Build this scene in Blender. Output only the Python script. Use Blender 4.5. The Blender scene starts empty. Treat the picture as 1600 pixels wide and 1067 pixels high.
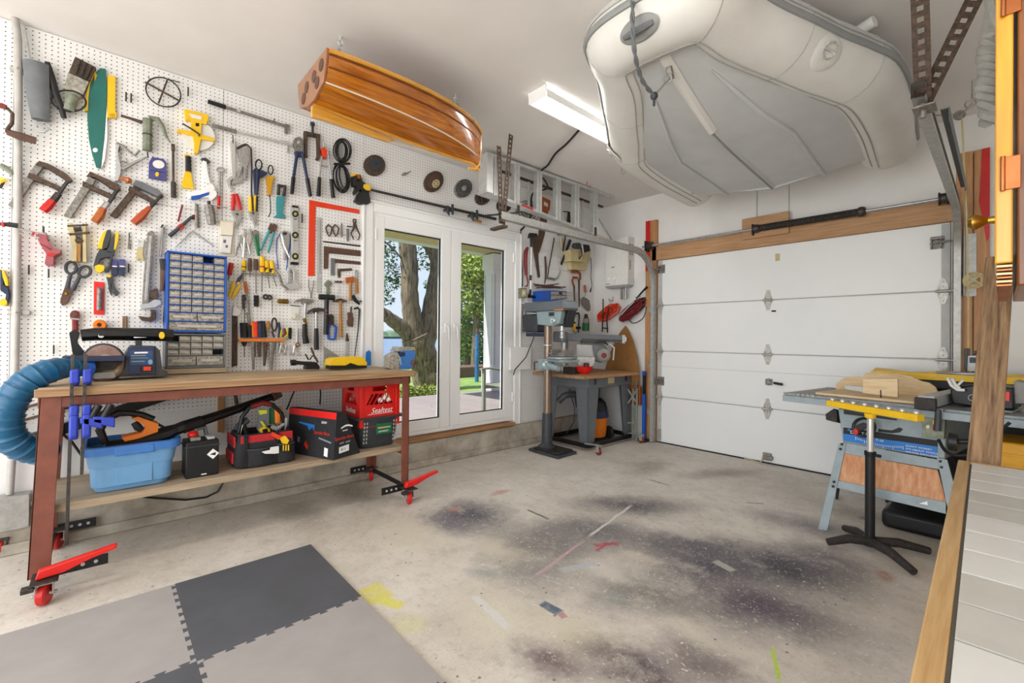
import bpy, bmesh, math, random
from mathutils import Vector, Matrix
random.seed(7)
S = bpy.context.scene
COL = S.collection
# ------------------------------------------------------------------ camera
CF=698.0; CCY=524.1; CX,CY,CZ=3.688,0.0,1.205      # focal length in pixels of a 1600x1067 frame, camera position
_y,_p,_r=math.radians(47.64),math.radians(.33),math.radians(.55)
FWD=Vector((-math.sin(_y)*math.cos(_p),math.cos(_y)*math.cos(_p),math.sin(_p)))
_R0=Vector((math.cos(_y),math.sin(_y),0)); _U0=_R0.cross(FWD)
RGT=_R0*math.cos(_r)+_U0*math.sin(_r); UPV=-_R0*math.sin(_r)+_U0*math.cos(_r)
CAM=Vector((CX,CY,CZ))
cd=bpy.data.cameras.new('camera'); cam=bpy.data.objects.new('camera',cd); COL.objects.link(cam)
cd.sensor_width=36; cd.lens=CF/1600*36; cd.shift_y=-(533.5-CCY)/1600; cd.clip_start=.05; cd.clip_end=500
m=Matrix((RGT,UPV,-FWD)).transposed().to_4x4(); m.translation=CAM; cam.matrix_world=m
S.camera=cam
# ------------------------------------------------------------------ world, sun, exposure
S.view_settings.view_transform='Standard'; S.view_settings.look='None'
S.view_settings.gamma=1; S.view_settings.use_curve_mapping=False
S.view_settings.exposure=1.14
W=bpy.data.worlds.new('sky'); S.world=W; W.use_nodes=True
nt=W.node_tree; nt.nodes.clear()
o=nt.nodes.new('ShaderNodeOutputWorld'); b=nt.nodes.new('ShaderNodeBackground'); nt.links.new(b.outputs[0],o.inputs[0])
tc=nt.nodes.new('ShaderNodeTexCoord'); sx=nt.nodes.new('ShaderNodeSeparateXYZ'); nt.links.new(tc.outputs['Generated'],sx.inputs[0])
rp=nt.nodes.new('ShaderNodeValToRGB'); nt.links.new(sx.outputs[2],rp.inputs[0])
rp.color_ramp.elements[0].position=0; rp.color_ramp.elements[0].color=(.80,.88,1,1)
rp.color_ramp.elements[1].position=.7; rp.color_ramp.elements[1].color=(.46,.62,.92,1)
nt.links.new(rp.outputs[0],b.inputs[0]); b.inputs[1].default_value=.52
SUN_E=3.6
sd=bpy.data.lights.new('sun','SUN'); sd.energy=SUN_E; sd.angle=math.radians(1.0); sd.color=(1,.94,.84)
so=bpy.data.objects.new('sun',sd); COL.objects.link(so)
so.rotation_euler=Vector((.15,.75,-1)).to_track_quat('-Z','Y').to_euler()
REAR_E=78.0
LAMP_E=9.0      # emission of the fluorescent diffusers
# added area fill light at the unseen rear end, standing in for daylight
ad=bpy.data.lights.new('rear_fill','AREA'); ad.shape='RECTANGLE'; ad.size=5.8; ad.size_y=2.5; ad.energy=REAR_E; ad.color=(.965,.985,1)
ao=bpy.data.objects.new('rear_fill',ad); COL.objects.link(ao); ao.location=(3.1,-3.15,1.4); ao.rotation_euler=Vector((-.12,1,.28)).to_track_quat('-Z','Y').to_euler()
# ------------------------------------------------------------------ pixel helpers (photo pixel -> point on a real plane)
def ray(px,py): return FWD+RGT*((px-800)/CF)+UPV*((CCY-py)/CF)
def on(px,py,ax,val):
    d=ray(px,py); return CAM+d*((val-CAM[ax])/d[ax])
def onX(px,py,x): return on(px,py,0,x)
def onY(px,py,y): return on(px,py,1,y)
def onZ(px,py,z): return on(px,py,2,z)
def mpp(P): return (Vector(P)-CAM).dot(FWD)/CF      # metres per photo pixel at a point
# ------------------------------------------------------------------ materials
def lin(h):
    if not isinstance(h,str): return tuple(h)[:3]
    h=h.lstrip('#'); v=[int(h[i:i+2],16)/255 for i in (0,2,4)]
    return tuple(c/12.92 if c<=.04045 else ((c+.055)/1.055)**2.4 for c in v)
MATS={}
def newmat(name):
    m=bpy.data.materials.new(name); m.use_nodes=True; n=m.node_tree
    return m,n,n.nodes['Principled BSDF']
def N(n,t,**k):
    x=n.nodes.new(t)
    for a,v in k.items(): setattr(x,a,v)
    return x
def mat(name,col,rough=.5,metal=0,var=.08,scale=18,bump=0,stretch=None,col2=None,detail=4,coat=0,alpha=None,trans=0,emit=0,sharp=(.35,.65)):
    m,n,p=newmat(name); c=lin(col)
    if var or col2:
        t=N(n,'ShaderNodeTexCoord'); mp=N(n,'ShaderNodeMapping'); n.links.new(t.outputs['Object'],mp.inputs[0])
        if stretch: mp.inputs['Scale'].default_value=stretch
        ns=N(n,'ShaderNodeTexNoise'); ns.inputs['Scale'].default_value=scale; ns.inputs['Detail'].default_value=detail; ns.inputs['Roughness'].default_value=.6
        n.links.new(mp.outputs[0],ns.inputs[0])
        r=N(n,'ShaderNodeValToRGB'); n.links.new(ns.outputs[0],r.inputs[0])
        c2=lin(col2) if col2 else tuple(min(1,x*(1+var)) for x in c); c1=c if col2 else tuple(x*(1-var) for x in c)
        r.color_ramp.elements[0].position=sharp[0]; r.color_ramp.elements[0].color=(*c1,1)
        r.color_ramp.elements[1].position=sharp[1]; r.color_ramp.elements[1].color=(*c2,1)
        n.links.new(r.outputs[0],p.inputs['Base Color'])
        if bump:
            bp=N(n,'ShaderNodeBump'); bp.inputs['Strength'].default_value=bump; bp.inputs['Distance'].default_value=.01
            n.links.new(ns.outputs[0],bp.inputs['Height']); n.links.new(bp.outputs[0],p.inputs['Normal'])
    else: p.inputs['Base Color'].default_value=(*c,1)
    p.inputs['Roughness'].default_value=rough; p.inputs['Metallic'].default_value=metal
    if coat: p.inputs['Coat Weight'].default_value=coat; p.inputs['Coat Roughness'].default_value=.08
    if trans: p.inputs['Transmission Weight'].default_value=trans
    if alpha is not None: p.inputs['Alpha'].default_value=alpha
    if emit: p.inputs['Emission Color'].default_value=(*c,1); p.inputs['Emission Strength'].default_value=emit
    MATS[name]=m; return m
# ------------------------------------------------------------------ mesh builder
WLOC={}
class MB:
    def __init__(s,M=None): s.v=[]; s.f=[]; s.M=M
    def add(s,vs,fs):
        k=len(s.v)
        for q in vs:
            q=Vector(q); s.v.append(s.M@q if s.M else q)
        s.f+= [tuple(i+k for i in f) for f in fs]; return s
    def box(s,a,b):
        x0,y0,z0=a; x1,y1,z1=b
        if x0>x1:x0,x1=x1,x0
        if y0>y1:y0,y1=y1,y0
        if z0>z1:z0,z1=z1,z0
        return s.add([(x0,y0,z0),(x1,y0,z0),(x1,y1,z0),(x0,y1,z0),(x0,y0,z1),(x1,y0,z1),(x1,y1,z1),(x0,y1,z1)],
          [(0,3,2,1),(4,5,6,7),(0,1,5,4),(1,2,6,5),(2,3,7,6),(3,0,4,7)])
    def bar(s,a,b,w,h,up=(0,0,1)):
        """square bar from a to b, width w sideways and h along up"""
        a=Vector(a);b=Vector(b);d=(b-a).normalized();u=Vector(up)
        sd=d.cross(u)
        if sd.length<1e-4: sd=d.cross(Vector((1,0,0)))
        sd.normalize(); u=sd.cross(d).normalized(); q=[]
        for e in (a,b):
            for i,j in ((-1,-1),(1,-1),(1,1),(-1,1)): q.append(e+sd*(w/2*i)+u*(h/2*j))
        return s.add(q,[(0,1,2,3),(7,6,5,4),(0,4,5,1),(1,5,6,2),(2,6,7,3),(3,7,4,0)])
    def tube(s,pts,r,n=8,caps=True,closed=False,flat=None):
        """round tube through pts; r scalar or list; flat=(vector,factor) squashes the section along vector"""
        P=[Vector(p) for p in pts]; L=len(P); rs=r if isinstance(r,(list,tuple)) else [r]*L
        vs=[];nrm=None
        for i in range(L):
            if closed: t=(P[(i+1)%L]-P[i-1])
            else: t=(P[min(i+1,L-1)]-P[max(i-1,0)])
            t=t.normalized() if t.length>1e-9 else Vector((0,0,1))
            if nrm is None:
                ref=Vector((0,0,1)) if abs(t.z)<.9 else Vector((1,0,0))
                nrm=(ref-t*ref.dot(t)).normalized()
            else:
                nrm=nrm-t*nrm.dot(t)
                nrm=nrm.normalized() if nrm.length>1e-6 else t.orthogonal().normalized()
            bi=t.cross(nrm)
            for k in range(n):
                a=2*math.pi*(k+.5)/n; o=nrm*math.cos(a)+bi*math.sin(a)
                if flat:
                    fv=flat[0]; o=o+fv*(o.dot(fv)*(flat[1]-1))
                vs.append(P[i]+o*rs[i])
        fs=[]
        for i in range(L if closed else L-1):
            j=(i+1)%L
            for k in range(n): fs.append((i*n+k,i*n+(k+1)%n,j*n+(k+1)%n,j*n+k))
        if caps and not closed: fs.append(tuple(range(n-1,-1,-1))); fs.append(tuple((L-1)*n+k for k in range(n)))
        return s.add(vs,fs)
    def lathe(s,prof,base,axis=(0,0,1),n=20,caps=True):
        ax=Vector(axis).normalized(); u=ax.orthogonal().normalized(); w=ax.cross(u); vs=[];B=Vector(base)
        for r,h in prof:
            for k in range(n):
                a=2*math.pi*k/n; vs.append(B+ax*h+(u*math.cos(a)+w*math.sin(a))*r)
        fs=[]
        for i in range(len(prof)-1):
            for k in range(n): fs.append((i*n+k,i*n+(k+1)%n,(i+1)*n+(k+1)%n,(i+1)*n+k))
        if caps: fs.append(tuple(range(n-1,-1,-1))); fs.append(tuple((len(prof)-1)*n+k for k in range(n)))
        return s.add(vs,fs)
    def prism(s,poly,off):
        """polygon (3d points) extruded by vector off"""
        n=len(poly); P=[Vector(p) for p in poly]; O=Vector(off)
        return s.add(P+[p+O for p in P],[tuple(range(n-1,-1,-1)),tuple(range(n,2*n))]+[(i,(i+1)%n,n+(i+1)%n,n+i) for i in range(n)])
    def grid(s,rows,closed=False):
        """surface through rows of points"""
        n=len(rows[0]); fs=[]
        for i in range(len(rows)-1):
            for k in range(n if closed else n-1):
                fs.append((i*n+k,i*n+(k+1)%n,(i+1)*n+(k+1)%n,(i+1)*n+k))
        return s.add([p for r in rows for p in r],fs)
    def ball(s,c,r,n=12,sc=(1,1,1)):
        c=Vector(c); prof=[]
        rows=[]
        for i in range(n//2+1):
            t=math.pi*i/(n//2); rows.append([(c.x+sc[0]*r*math.sin(t)*math.cos(2*math.pi*k/n),c.y+sc[1]*r*math.sin(t)*math.sin(2*math.pi*k/n),c.z+sc[2]*r*math.cos(t)) for k in range(n)])
        return s.grid(rows,True)
    def torus(s,c,axis,R,r,n=24,k=8,arc=(0,2*math.pi)):
        ax=Vector(axis).normalized(); u=ax.orthogonal().normalized(); w=ax.cross(u); full=abs(arc[1]-arc[0]-2*math.pi)<1e-6
        pts=[Vector(c)+(u*math.cos(a)+w*math.sin(a))*R for a in [arc[0]+(arc[1]-arc[0])*i/(n if full else n-1) for i in range(n)]]
        return s.tube(pts,r,k,closed=full)
    def build(s,name,material,parent=None,bevel=0,loc=None,smooth=True,seg=2,weld=False):
        if parent is not None: L=WLOC[parent.name]
        elif loc is not None: L=Vector(loc)
        else:
            xs=[v.x for v in s.v]; ys=[v.y for v in s.v]; L=Vector(((min(xs)+max(xs))/2,(min(ys)+max(ys))/2,min(v.z for v in s.v)))
        me=bpy.data.meshes.new(name); me.from_pydata([v-L for v in s.v],[],s.f)
        bm=bmesh.new(); bm.from_mesh(me)
        if weld: bmesh.ops.remove_doubles(bm,verts=bm.verts,dist=1e-5)
        bmesh.ops.recalc_face_normals(bm,faces=bm.faces); bm.to_mesh(me); bm.free()
        me.materials.append(MATS[material] if isinstance(material,str) else material)
        if smooth:
            me.shade_smooth(); me.set_sharp_from_angle(angle=math.radians(38))
        ob=bpy.data.objects.new(name,me); COL.objects.link(ob)
        if parent is not None: ob.parent=parent
        else: ob.location=L
        WLOC[ob.name]=L.copy()
        if bevel:
            b=ob.modifiers.new('edge','BEVEL'); b.width=bevel; b.segments=seg; b.limit_method='ANGLE'; b.angle_limit=math.radians(40); b.harden_normals=False
        return ob
def tag(o,label,cat,group=None):
    o['label']=label; o['category']=cat
    if group: o['group']=group
    return o
def thing(name,label,cat,loc,group=None):
    e=bpy.data.objects.new(name,None); COL.objects.link(e); e.location=Vector(loc); e.empty_display_size=.05
    WLOC[e.name]=Vector(loc); return tag(e,label,cat,group)
def struct(o): o['kind']='structure'; return o
def sroot(name,loc=(0,0,0)):
    e=bpy.data.objects.new(name,None); COL.objects.link(e); e.location=Vector(loc); WLOC[e.name]=Vector(loc); e['kind']='structure'; return e
def clone(o,parent=None,dloc=(0,0,0)):
    c=o.copy(); COL.objects.link(c); c.parent=parent if parent is not None else o.parent
    c.location=o.location+Vector(dloc); base=WLOC[parent.name] if parent is not None else WLOC[o.name]
    WLOC[c.name]=WLOC[o.name]+Vector(dloc); return c
def clone_tree(o,parent=None,dloc=(0,0,0)):
    c=clone(o,parent,dloc)
    for ch in list(o.children):
        d=ch.copy(); COL.objects.link(d); d.parent=c; WLOC[d.name]=WLOC[c.name]
        for g in list(ch.children):
            e=g.copy(); COL.objects.link(e); e.parent=d
    return c
def B(name,material,parent,a,b,bevel=.002,**k): return MB().box(a,b).build(name,material,parent,bevel,**k)
def text(body,size,material,parent,org,xd,up,name='lettering',depth=.0006,align='LEFT',shear=0,sx=1):
    cu=bpy.data.curves.new('t','FONT'); cu.body=body; cu.size=size; cu.extrude=depth; cu.align_x=align; cu.shear=shear; cu.resolution_u=2
    to=bpy.data.objects.new('t',cu); COL.objects.link(to)
    me=bpy.data.meshes.new_from_object(to.evaluated_get(bpy.context.evaluated_depsgraph_get()))
    bpy.data.objects.remove(to); bpy.data.curves.remove(cu)
    X=Vector(xd).normalized(); U=Vector(up); U=(U-X*U.dot(X)).normalized(); Z=X.cross(U)
    mb=MB(); mb.add([Vector(org)+X*(v.co.x*sx)+U*v.co.y+Z*v.co.z for v in me.vertices],[tuple(p.vertices) for p in me.polygons])
    bpy.data.meshes.remove(me)
    return mb.build(name,material,parent,smooth=False)
# ------------------------------------------------------------------ palette
mat('white_paint','#ecebe8',.55,var=.02,scale=3); mat('ceiling_paint','#e6e2de',.7,var=.03,scale=2)
mat('drywall','#e9e7e4',.7,var=.025,scale=4)
mat('door_white','#eeefee',.35,var=.012,scale=3); mat('upvc','#f4f4f3',.25,var=0)
mat('concrete','#c6beb0',.85,col2='#948a7b',scale=5,detail=10,bump=.3); mat('column_steel','#93806f',.38,.8,var=.12,scale=8)
mat('black','#141415',.45,var=.2); mat('black_gloss','#101012',.22,var=0); mat('rubber','#1c1c1e',.75,var=.2,scale=40)
mat('dark_grey','#3a3d42',.5,var=.12); mat('grey','#6c6f72',.55,var=.12); mat('light_grey','#b9bab8',.5,var=.06)
mat('steel','#b2b2b0',.32,.55,var=.15,scale=40); mat('chrome','#dcdcda',.18,.6,var=.04); mat('worn_steel','#8a857f',.5,.45,var=.35,scale=60,bump=.08)
mat('dark_steel','#4c4744',.5,.7,var=.3,scale=50); mat('rusty','#6b5647',.75,.3,col2='#423831',scale=70,bump=.15)
mat('galv','#a9a8a4',.42,.45,var=.12,scale=30); mat('alu','#cfd0ce',.35,.5,var=.08,scale=20); mat('iron','#3b3633',.6,.4,var=.3,scale=60)
mat('brass','#a8843c',.25,1,var=.15); mat('copper','#a8653c',.35,.9,var=.15)
mat('red','#c8201c',.4,var=.08); mat('bright_red','#e2231c',.38,var=.05); mat('dark_red','#7c1f24',.5,var=.2); mat('orange','#e97c1a',.42,var=.06); mat('orange_red','#e8401c',.4,var=.04)
mat('yellow','#f2c318',.4,var=.05); mat('dark_yellow','#d39a12',.45,var=.08); mat('lime','#c8cf3a',.4,var=.05)
mat('blue','#1d56b4',.42,var=.06); mat('royal_blue','#2a3fb0',.4,var=.06); mat('navy','#262f4e',.5,var=.12); mat('sky_blue','#6fa2cf',.45,var=.05); mat('lid_blue','#3f78c0',.42,var=.05); mat('teal','#1c6b62',.45,var=.08); mat('turquoise','#3f8f95',.45,var=.1); mat('pale_blue','#7fa6bd',.5,var=.08)
mat('purple','#4a4a86',.5,var=.1); mat('green','#1f6b45',.45,var=.1); mat('hose_blue','#14597f',.3,var=.08,scale=12)
mat('cream','#e4ddcb',.55,var=.03); mat('off_white','#e8e6e0',.5,var=.03); mat('white','#f2f2f0',.4,var=.01); mat('print_white','#f4f4f2',.6,var=0); mat('print_black','#181818',.6,var=0); mat('print_red','#e03418',.5,var=0); mat('print_grey','#8a9298',.6,var=0); mat('print_blue','#2478c8',.5,var=0)
mat('olive','#6d7460',.5,.3,col2='#8f9483',scale=30); mat('tan','#c9b98a',.6,var=.08); mat('pinkish','#a8545c',.5,var=.12)
mat('clear_plastic','#bcb8b0',.25,var=.12,scale=60,coat=.3); mat('clear_grey','#9c978c',.3,var=.4,scale=60); mat('bits','#6d665d',.5,.2,col2='#b8b2a8',scale=70); mat('sand_disc','#a5857a',.8,col2='#8a6a60',scale=20); mat('label_navy','#274a74',.5,var=.1)
mat('leather','#5a4033',.65,var=.2); mat('soft_grey','#8f8d88',.6,var=.15)
def wood(name,c1,c2,stretch=(1,14,14),scale=4,rough=.55,coat=0,bump=.05,detail=6):
    return mat(name,c1,rough,col2=c2,stretch=stretch,scale=scale,coat=coat,bump=bump,detail=detail,sharp=(.3,.7))
wood('fir_x','#c59c72','#a97b52',(1,14,14)); wood('fir_z','#c89868','#a8754a',(14,14,1)); wood('fir_y','#b98a5c','#8f633c',(14,1,14))
wood('bench_wood','#cdb793','#8a6c4e',(34,1.6,34),3,.6,bump=.15); wood('shelf_wood','#b9a68c','#948067',(16,1,16),4,.75,bump=.1); wood('bench_edge','#c09a70','#7a583c',(6,1,70),3,.6,bump=.1)
wood('ply','#e2cba4','#d0b083',(3,3,14),4,.6); wood('handle_wood','#b9823f','#96642c',(12,12,2),10,.5); wood('red_wood','#c03a24','#a06030',(10,10,10),8,.4,coat=.2); wood('orange_wood','#c0692a','#9c4a1c',(10,10,10),8,.4,coat=.2)
wood('cedar','#d0801f','#8c4611',(22,1.2,22),2.6,.25,coat=.8,bump=.02); wood('cedar_dark','#8c4a1e','#4e2610',(40,2,40),2,.3,coat=.6,bump=.02); wood('pale_ash','#e3a846','#c98a2c',(20,2,20),3,.3,coat=.6,bump=.02); wood('transom_wood','#a06a45','#8a5734',(20,20,3),3,.35,coat=.5,bump=.02)
wood('varnish','#d59a22','#b67c12',(14,14,1.2),3,.25,coat=.5,bump=.02); wood('dark_varnish','#8a4f16','#5c310c',(14,14,1.2),3,.35,coat=.3)
wood('old_plank','#b2906c','#5e4735',(26,26,1.6),3,.85,bump=.2); wood('rough_orange','#dfae86','#c07c50',(16,16,2),3,.7); wood('table_edge','#d0ae7c','#b48c58',(20,1,20),4,.5); wood('mdf','#a0703a','#8c5f2e',(2,2,2),8,.6)
wood('bark','#94846f','#2e261f',(14,14,2.2),1.6,.95,bump=1.0,detail=10)
wood('deck_wood','#a79c9c','#83787a',(16,1,16),3,.8)
mat('red_frame','#7e4737',.55,var=.14,scale=12); mat('canvas_black','#26262a',.85,var=.25,scale=80,bump=.1); mat('canvas_red','#c0242c',.75,var=.1,scale=60)
mat('vinyl','#dcdad5',.42,var=.035,scale=5); mat('vinyl_grey','#c4c6c6',.35,var=.04,scale=5); mat('vinyl_dark','#8d8f8e',.5,var=.06)
mat('machine_grey','#63686d',.45,var=.06); mat('machine_blue','#8d9fa3',.4,var=.06); mat('saw_blue','#95a2a7',.45,var=.08); mat('cast_iron','#8f9496',.4,.3,var=.12)
mat('foam_light','#a49f9c',.9,var=.05,scale=5); mat('foam_dark','#54555a',.9,var=.09,scale=4,bump=.03)
mat('tile_white','#dfdfdc',.3,var=.03,scale=10); mat('tile_grey','#c6c5be',.35,var=.04,scale=10); mat('grout','#6d6a62',.8,var=.05)
mat('bark_leaf','#6d8a3c',.6,var=.35,scale=3); mat('leaf_dark','#4a6a35',.6,var=.35,scale=2); mat('leaf_bright','#8f9c4a',.6,var=.35,scale=1.5); mat('lawn','#7f9a4c',.9,var=.25,scale=3); mat('far_green','#6d8468',.9,var=.2,scale=.3)
mat('porch_white','#d9d6de',.6,var=.02); mat('soffit_wood','#c4ad8a',.7,var=.1,stretch=(1,12,1),scale=3); mat('patio_green','#7c8273',.6,var=.08); mat('pool_blue','#1f6aa6',.4,var=.1)
mat('brick_red','#7d5a50',.9,col2='#5a463f',scale=20)
def _lake():
    m,n,p=newmat('lake'); p.inputs['Base Color'].default_value=(.12,.19,.34,1); p.inputs['Roughness'].default_value=.25
    t=N(n,'ShaderNodeTexCoord'); w=N(n,'ShaderNodeTexNoise'); w.inputs['Scale'].default_value=1.4; w.inputs['Detail'].default_value=4
    n.links.new(t.outputs['Object'],w.inputs[0]); bp=N(n,'ShaderNodeBump'); bp.inputs['Strength'].default_value=.9; bp.inputs['Distance'].default_value=.25
    n.links.new(w.outputs[0],bp.inputs['Height']); n.links.new(bp.outputs[0],p.inputs['Normal']); MATS['lake']=m
_lake()
def _glass(name,tint,rough=0):
    m,n,p=newmat(name); n.nodes.remove(p); out=n.nodes['Material Output']
    tr=N(n,'ShaderNodeBsdfTransparent'); tr.inputs[0].default_value=(*tint,1); gl=N(n,'ShaderNodeBsdfGlossy'); gl.inputs['Roughness'].default_value=rough
    fr=N(n,'ShaderNodeFresnel'); fr.inputs[0].default_value=1.3; mx=N(n,'ShaderNodeMixShader'); n.links.new(fr.outputs[0],mx.inputs[0]); n.links.new(tr.outputs[0],mx.inputs[1]); n.links.new(gl.outputs[0],mx.inputs[2]); n.links.new(mx.outputs[0],out.inputs[0]); MATS[name]=m
_glass('pane_glass',(.93,.95,.95)); _glass('thin_glass',(.9,.92,.92),.02)
mat('vinyl_seam','#a8a7a3',.5,var=.05); mat('conduit_grey','#b9b5b0',.5,.1,var=.08); mat('hinge_steel','#b4b2ac',.4,.35,var=.15,scale=40); mat('tape_clear','#e8ecea',.15,var=0,trans=.85)
def _diffuser():
    m,n,p=newmat('diffuser'); p.inputs['Base Color'].default_value=(.9,.9,.86,1); p.inputs['Emission Color'].default_value=(1,.985,.955,1); p.inputs['Emission Strength'].default_value=LAMP_E; MATS['diffuser']=m
_diffuser()
def _peg():
    m,n,p=newmat('pegboard'); t=N(n,'ShaderNodeTexCoord'); sp=N(n,'ShaderNodeSeparateXYZ'); n.links.new(t.outputs['Object'],sp.inputs[0])
    def mth(op,a,b=None):
        x=N(n,'ShaderNodeMath',operation=op)
        for i,q in enumerate((a,b)):
            if q is None: continue
            if isinstance(q,(int,float)): x.inputs[i].default_value=q
            else: n.links.new(q,x.inputs[i])
        return x.outputs[0]
    def cell(s): return mth('SUBTRACT',mth('FRACT',mth('DIVIDE',s,.0254)),.5)
    a,b=cell(sp.outputs[1]),cell(sp.outputs[2]); r=mth('SQRT',mth('ADD',mth('MULTIPLY',a,a),mth('MULTIPLY',b,b)))
    h=mth('LESS_THAN',r,.13); mx=N(n,'ShaderNodeMix',data_type='RGBA'); n.links.new(h,mx.inputs['Factor'])
    mx.inputs[6].default_value=(*lin('#efeeec'),1); mx.inputs[7].default_value=(*lin('#4a4642'),1)
    n.links.new(mx.outputs[2],p.inputs['Base Color']); p.inputs['Roughness'].default_value=.45; MATS['pegboard']=m
_peg()
def _floor():
    m,n,p=newmat('floor_concrete'); L=n.links
    t=N(n,'ShaderNodeTexCoord')
    def noise(scale,detail=6,rough=.6,vec=None):
        x=N(n,'ShaderNodeTexNoise'); x.inputs['Scale'].default_value=scale; x.inputs['Detail'].default_value=detail; x.inputs['Roughness'].default_value=rough
        L.new(vec or t.outputs['Object'],x.inputs[0]); return x
    def ramp(src,a,b,ca,cb):
        r=N(n,'ShaderNodeValToRGB'); L.new(src,r.inputs[0]); r.color_ramp.elements[0].position=a; r.color_ramp.elements[0].color=(*lin(ca),1); r.color_ramp.elements[1].position=b; r.color_ramp.elements[1].color=(*lin(cb),1); return r.outputs[0]
    def mix(f,a,c):
        x=N(n,'ShaderNodeMix',data_type='RGBA'); L.new(f,x.inputs['Factor']); L.new(a,x.inputs[6])
        if isinstance(c,str): x.inputs[7].default_value=(*lin(c),1)
        else: L.new(c,x.inputs[7])
        return x.outputs[2]
    def mth(op,a,b=None,clamp=False):
        x=N(n,'ShaderNodeMath',operation=op); x.use_clamp=clamp
        for i,q in enumerate((a,b)):
            if q is None: continue
            if isinstance(q,(int,float)): x.inputs[i].default_value=q
            else: L.new(q,x.inputs[i])
        return x.outputs[0]
    n1=noise(1.3,9,.7); n2=noise(9,8,.7); n3=noise(55,4,.75); n5=noise(3.2,8,.8); n6=noise(130,2,.6)
    c=ramp(n1.outputs[0],.30,.70,'#bfb6a9','#e4ddd3')
    c=mix(mth('MULTIPLY',mth('SUBTRACT',n2.outputs[0],.5,True),1.5,True),c,'#8f8576')
    c=mix(mth('MULTIPLY',mth('SUBTRACT',n5.outputs[0],.55,True),1.6,True),c,'#dcd6cc')
    n7=noise(24,7,.8); n8=noise(7,10,.85)
    c=mix(mth('MULTIPLY',mth('SUBTRACT',n7.outputs[0],.53,True),3.2,True),c,'#968b7d')
    c=mix(mth('MULTIPLY',mth('SUBTRACT',.46,n8.outputs[0],True),2.6,True),c,'#ebe5dc')
    # distorted coordinates for stains
    dv=N(n,'ShaderNodeVectorMath',operation='MULTIPLY_ADD'); nc=noise(3.2,5,.7); L.new(nc.outputs['Color'],dv.inputs[0]); dv.inputs[1].default_value=(.34,.34,0); L.new(t.outputs['Object'],dv.inputs[2])
    sub=N(n,'ShaderNodeVectorMath',operation='SUBTRACT'); L.new(dv.outputs[0],sub.inputs[0]); sub.inputs[1].default_value=(.17,.17,0)
    def stain(c,cx,cy,rx,ry,ang,col,amt,edge=(0.25,1.0),vec=sub.outputs[0],grain=None,boxy=False):
        mp=N(n,'ShaderNodeMapping',vector_type='TEXTURE'); mp.inputs['Location'].default_value=(cx,cy,0); mp.inputs['Rotation'].default_value=(0,0,math.radians(ang)); mp.inputs['Scale'].default_value=(rx,ry,1000)
        L.new(vec,mp.inputs[0])
        if boxy:
            ab=N(n,'ShaderNodeVectorMath',operation='ABSOLUTE'); L.new(mp.outputs[0],ab.inputs[0]); sx_=N(n,'ShaderNodeSeparateXYZ'); L.new(ab.outputs[0],sx_.inputs[0]); dist=mth('MAXIMUM',sx_.outputs[0],sx_.outputs[1])
        else:
            ln=N(n,'ShaderNodeVectorMath',operation='LENGTH'); L.new(mp.outputs[0],ln.inputs[0]); dist=ln.outputs['Value']
        mr=N(n,'ShaderNodeMapRange',interpolation_type='SMOOTHSTEP'); L.new(dist,mr.inputs[0]); mr.inputs[1].default_value=edge[0]; mr.inputs[2].default_value=edge[1]; mr.inputs[3].default_value=amt; mr.inputs[4].default_value=0
        f=mr.outputs[0]
        if grain is not None: f=mth('MULTIPLY',f,mth('MULTIPLY',mth('SUBTRACT',grain,.22),3.6,True),True)
        return mix(f,c,col)
    G=n5.outputs[0]
    def F(px,py): q=onZ(px,py,0); return q.x,q.y
    for px,py,rx,ry,ang,col,amt in [(640,835,0.36,0.32,0,'#d5ccb8',0.8),(760,955,0.4,0.272,0,'#d8d1be',0.9),(900,985,0.32,0.2,0,'#d3cbb4',0.8),(1090,1000,0.272,0.112,0,'#d0c9ba',0.6),(735,805,0.462,0.35700000000000004,0,'#57545c',1),(700,815,0.42000000000000004,0.21000000000000002,0,'#6d6870',0.8049999999999999),(860,850,0.5775000000000001,0.42000000000000004,20,'#77726f',0.8624999999999999),(930,830,0.525,0.35700000000000004,35,'#6c686b',0.9199999999999999),(990,790,0.651,0.273,45,'#5c595f',0.9774999999999999),(1070,850,0.63,0.315,40,'#6a656b',0.9774999999999999),(1110,885,0.525,0.378,45,'#4f4c54',1),(1235,888,0.5775000000000001,0.441,30,'#45434d',1),(1190,950,0.5775000000000001,0.35700000000000004,20,'#594f5a',1),(1290,870,0.35700000000000004,0.315,0,'#6c656b',0.9199999999999999),(1000,1045,0.378,0.231,10,'#5a4c53',1),(860,1035,0.252,0.168,0,'#6d5d60',0.9199999999999999),(1110,1040,0.315,0.168,0,'#6a5d60',0.8049999999999999),(1260,820,0.525,0.273,10,'#787075',0.8049999999999999),(1010,930,0.42000000000000004,0.273,40,'#6d6866',0.8624999999999999),(830,890,0.42000000000000004,0.29400000000000004,20,'#7c7976',0.69),(1130,740,0.63,0.21000000000000002,60,'#8d8376',0.8049999999999999),(560,770,0.525,0.2625,0,'#998f82',0.8049999999999999),(470,800,0.525,0.21000000000000002,0,'#8f8679',0.69),(1015,730,0.525,0.231,90,'#8f8577',0.69),(1330,800,0.3675,0.231,0,'#9a9084',0.69),(950,900,0.24,0.096,0,'#d2ccc2',0.8),(1060,830,0.2,0.112,0,'#cfc8bd',0.7),(780,860,0.24,0.128,0,'#d6cdb9',0.7),(1000,870,0.176,0.096,20,'#d0c6b6',0.7),(880,735,0.32,0.16,40,'#cdc5b8',0.7)]:
        x,y=F(px,py); c=stain(c,x,y,rx,ry,ang,col,amt,(.05,1.0),grain=n5.outputs[0])
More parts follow.
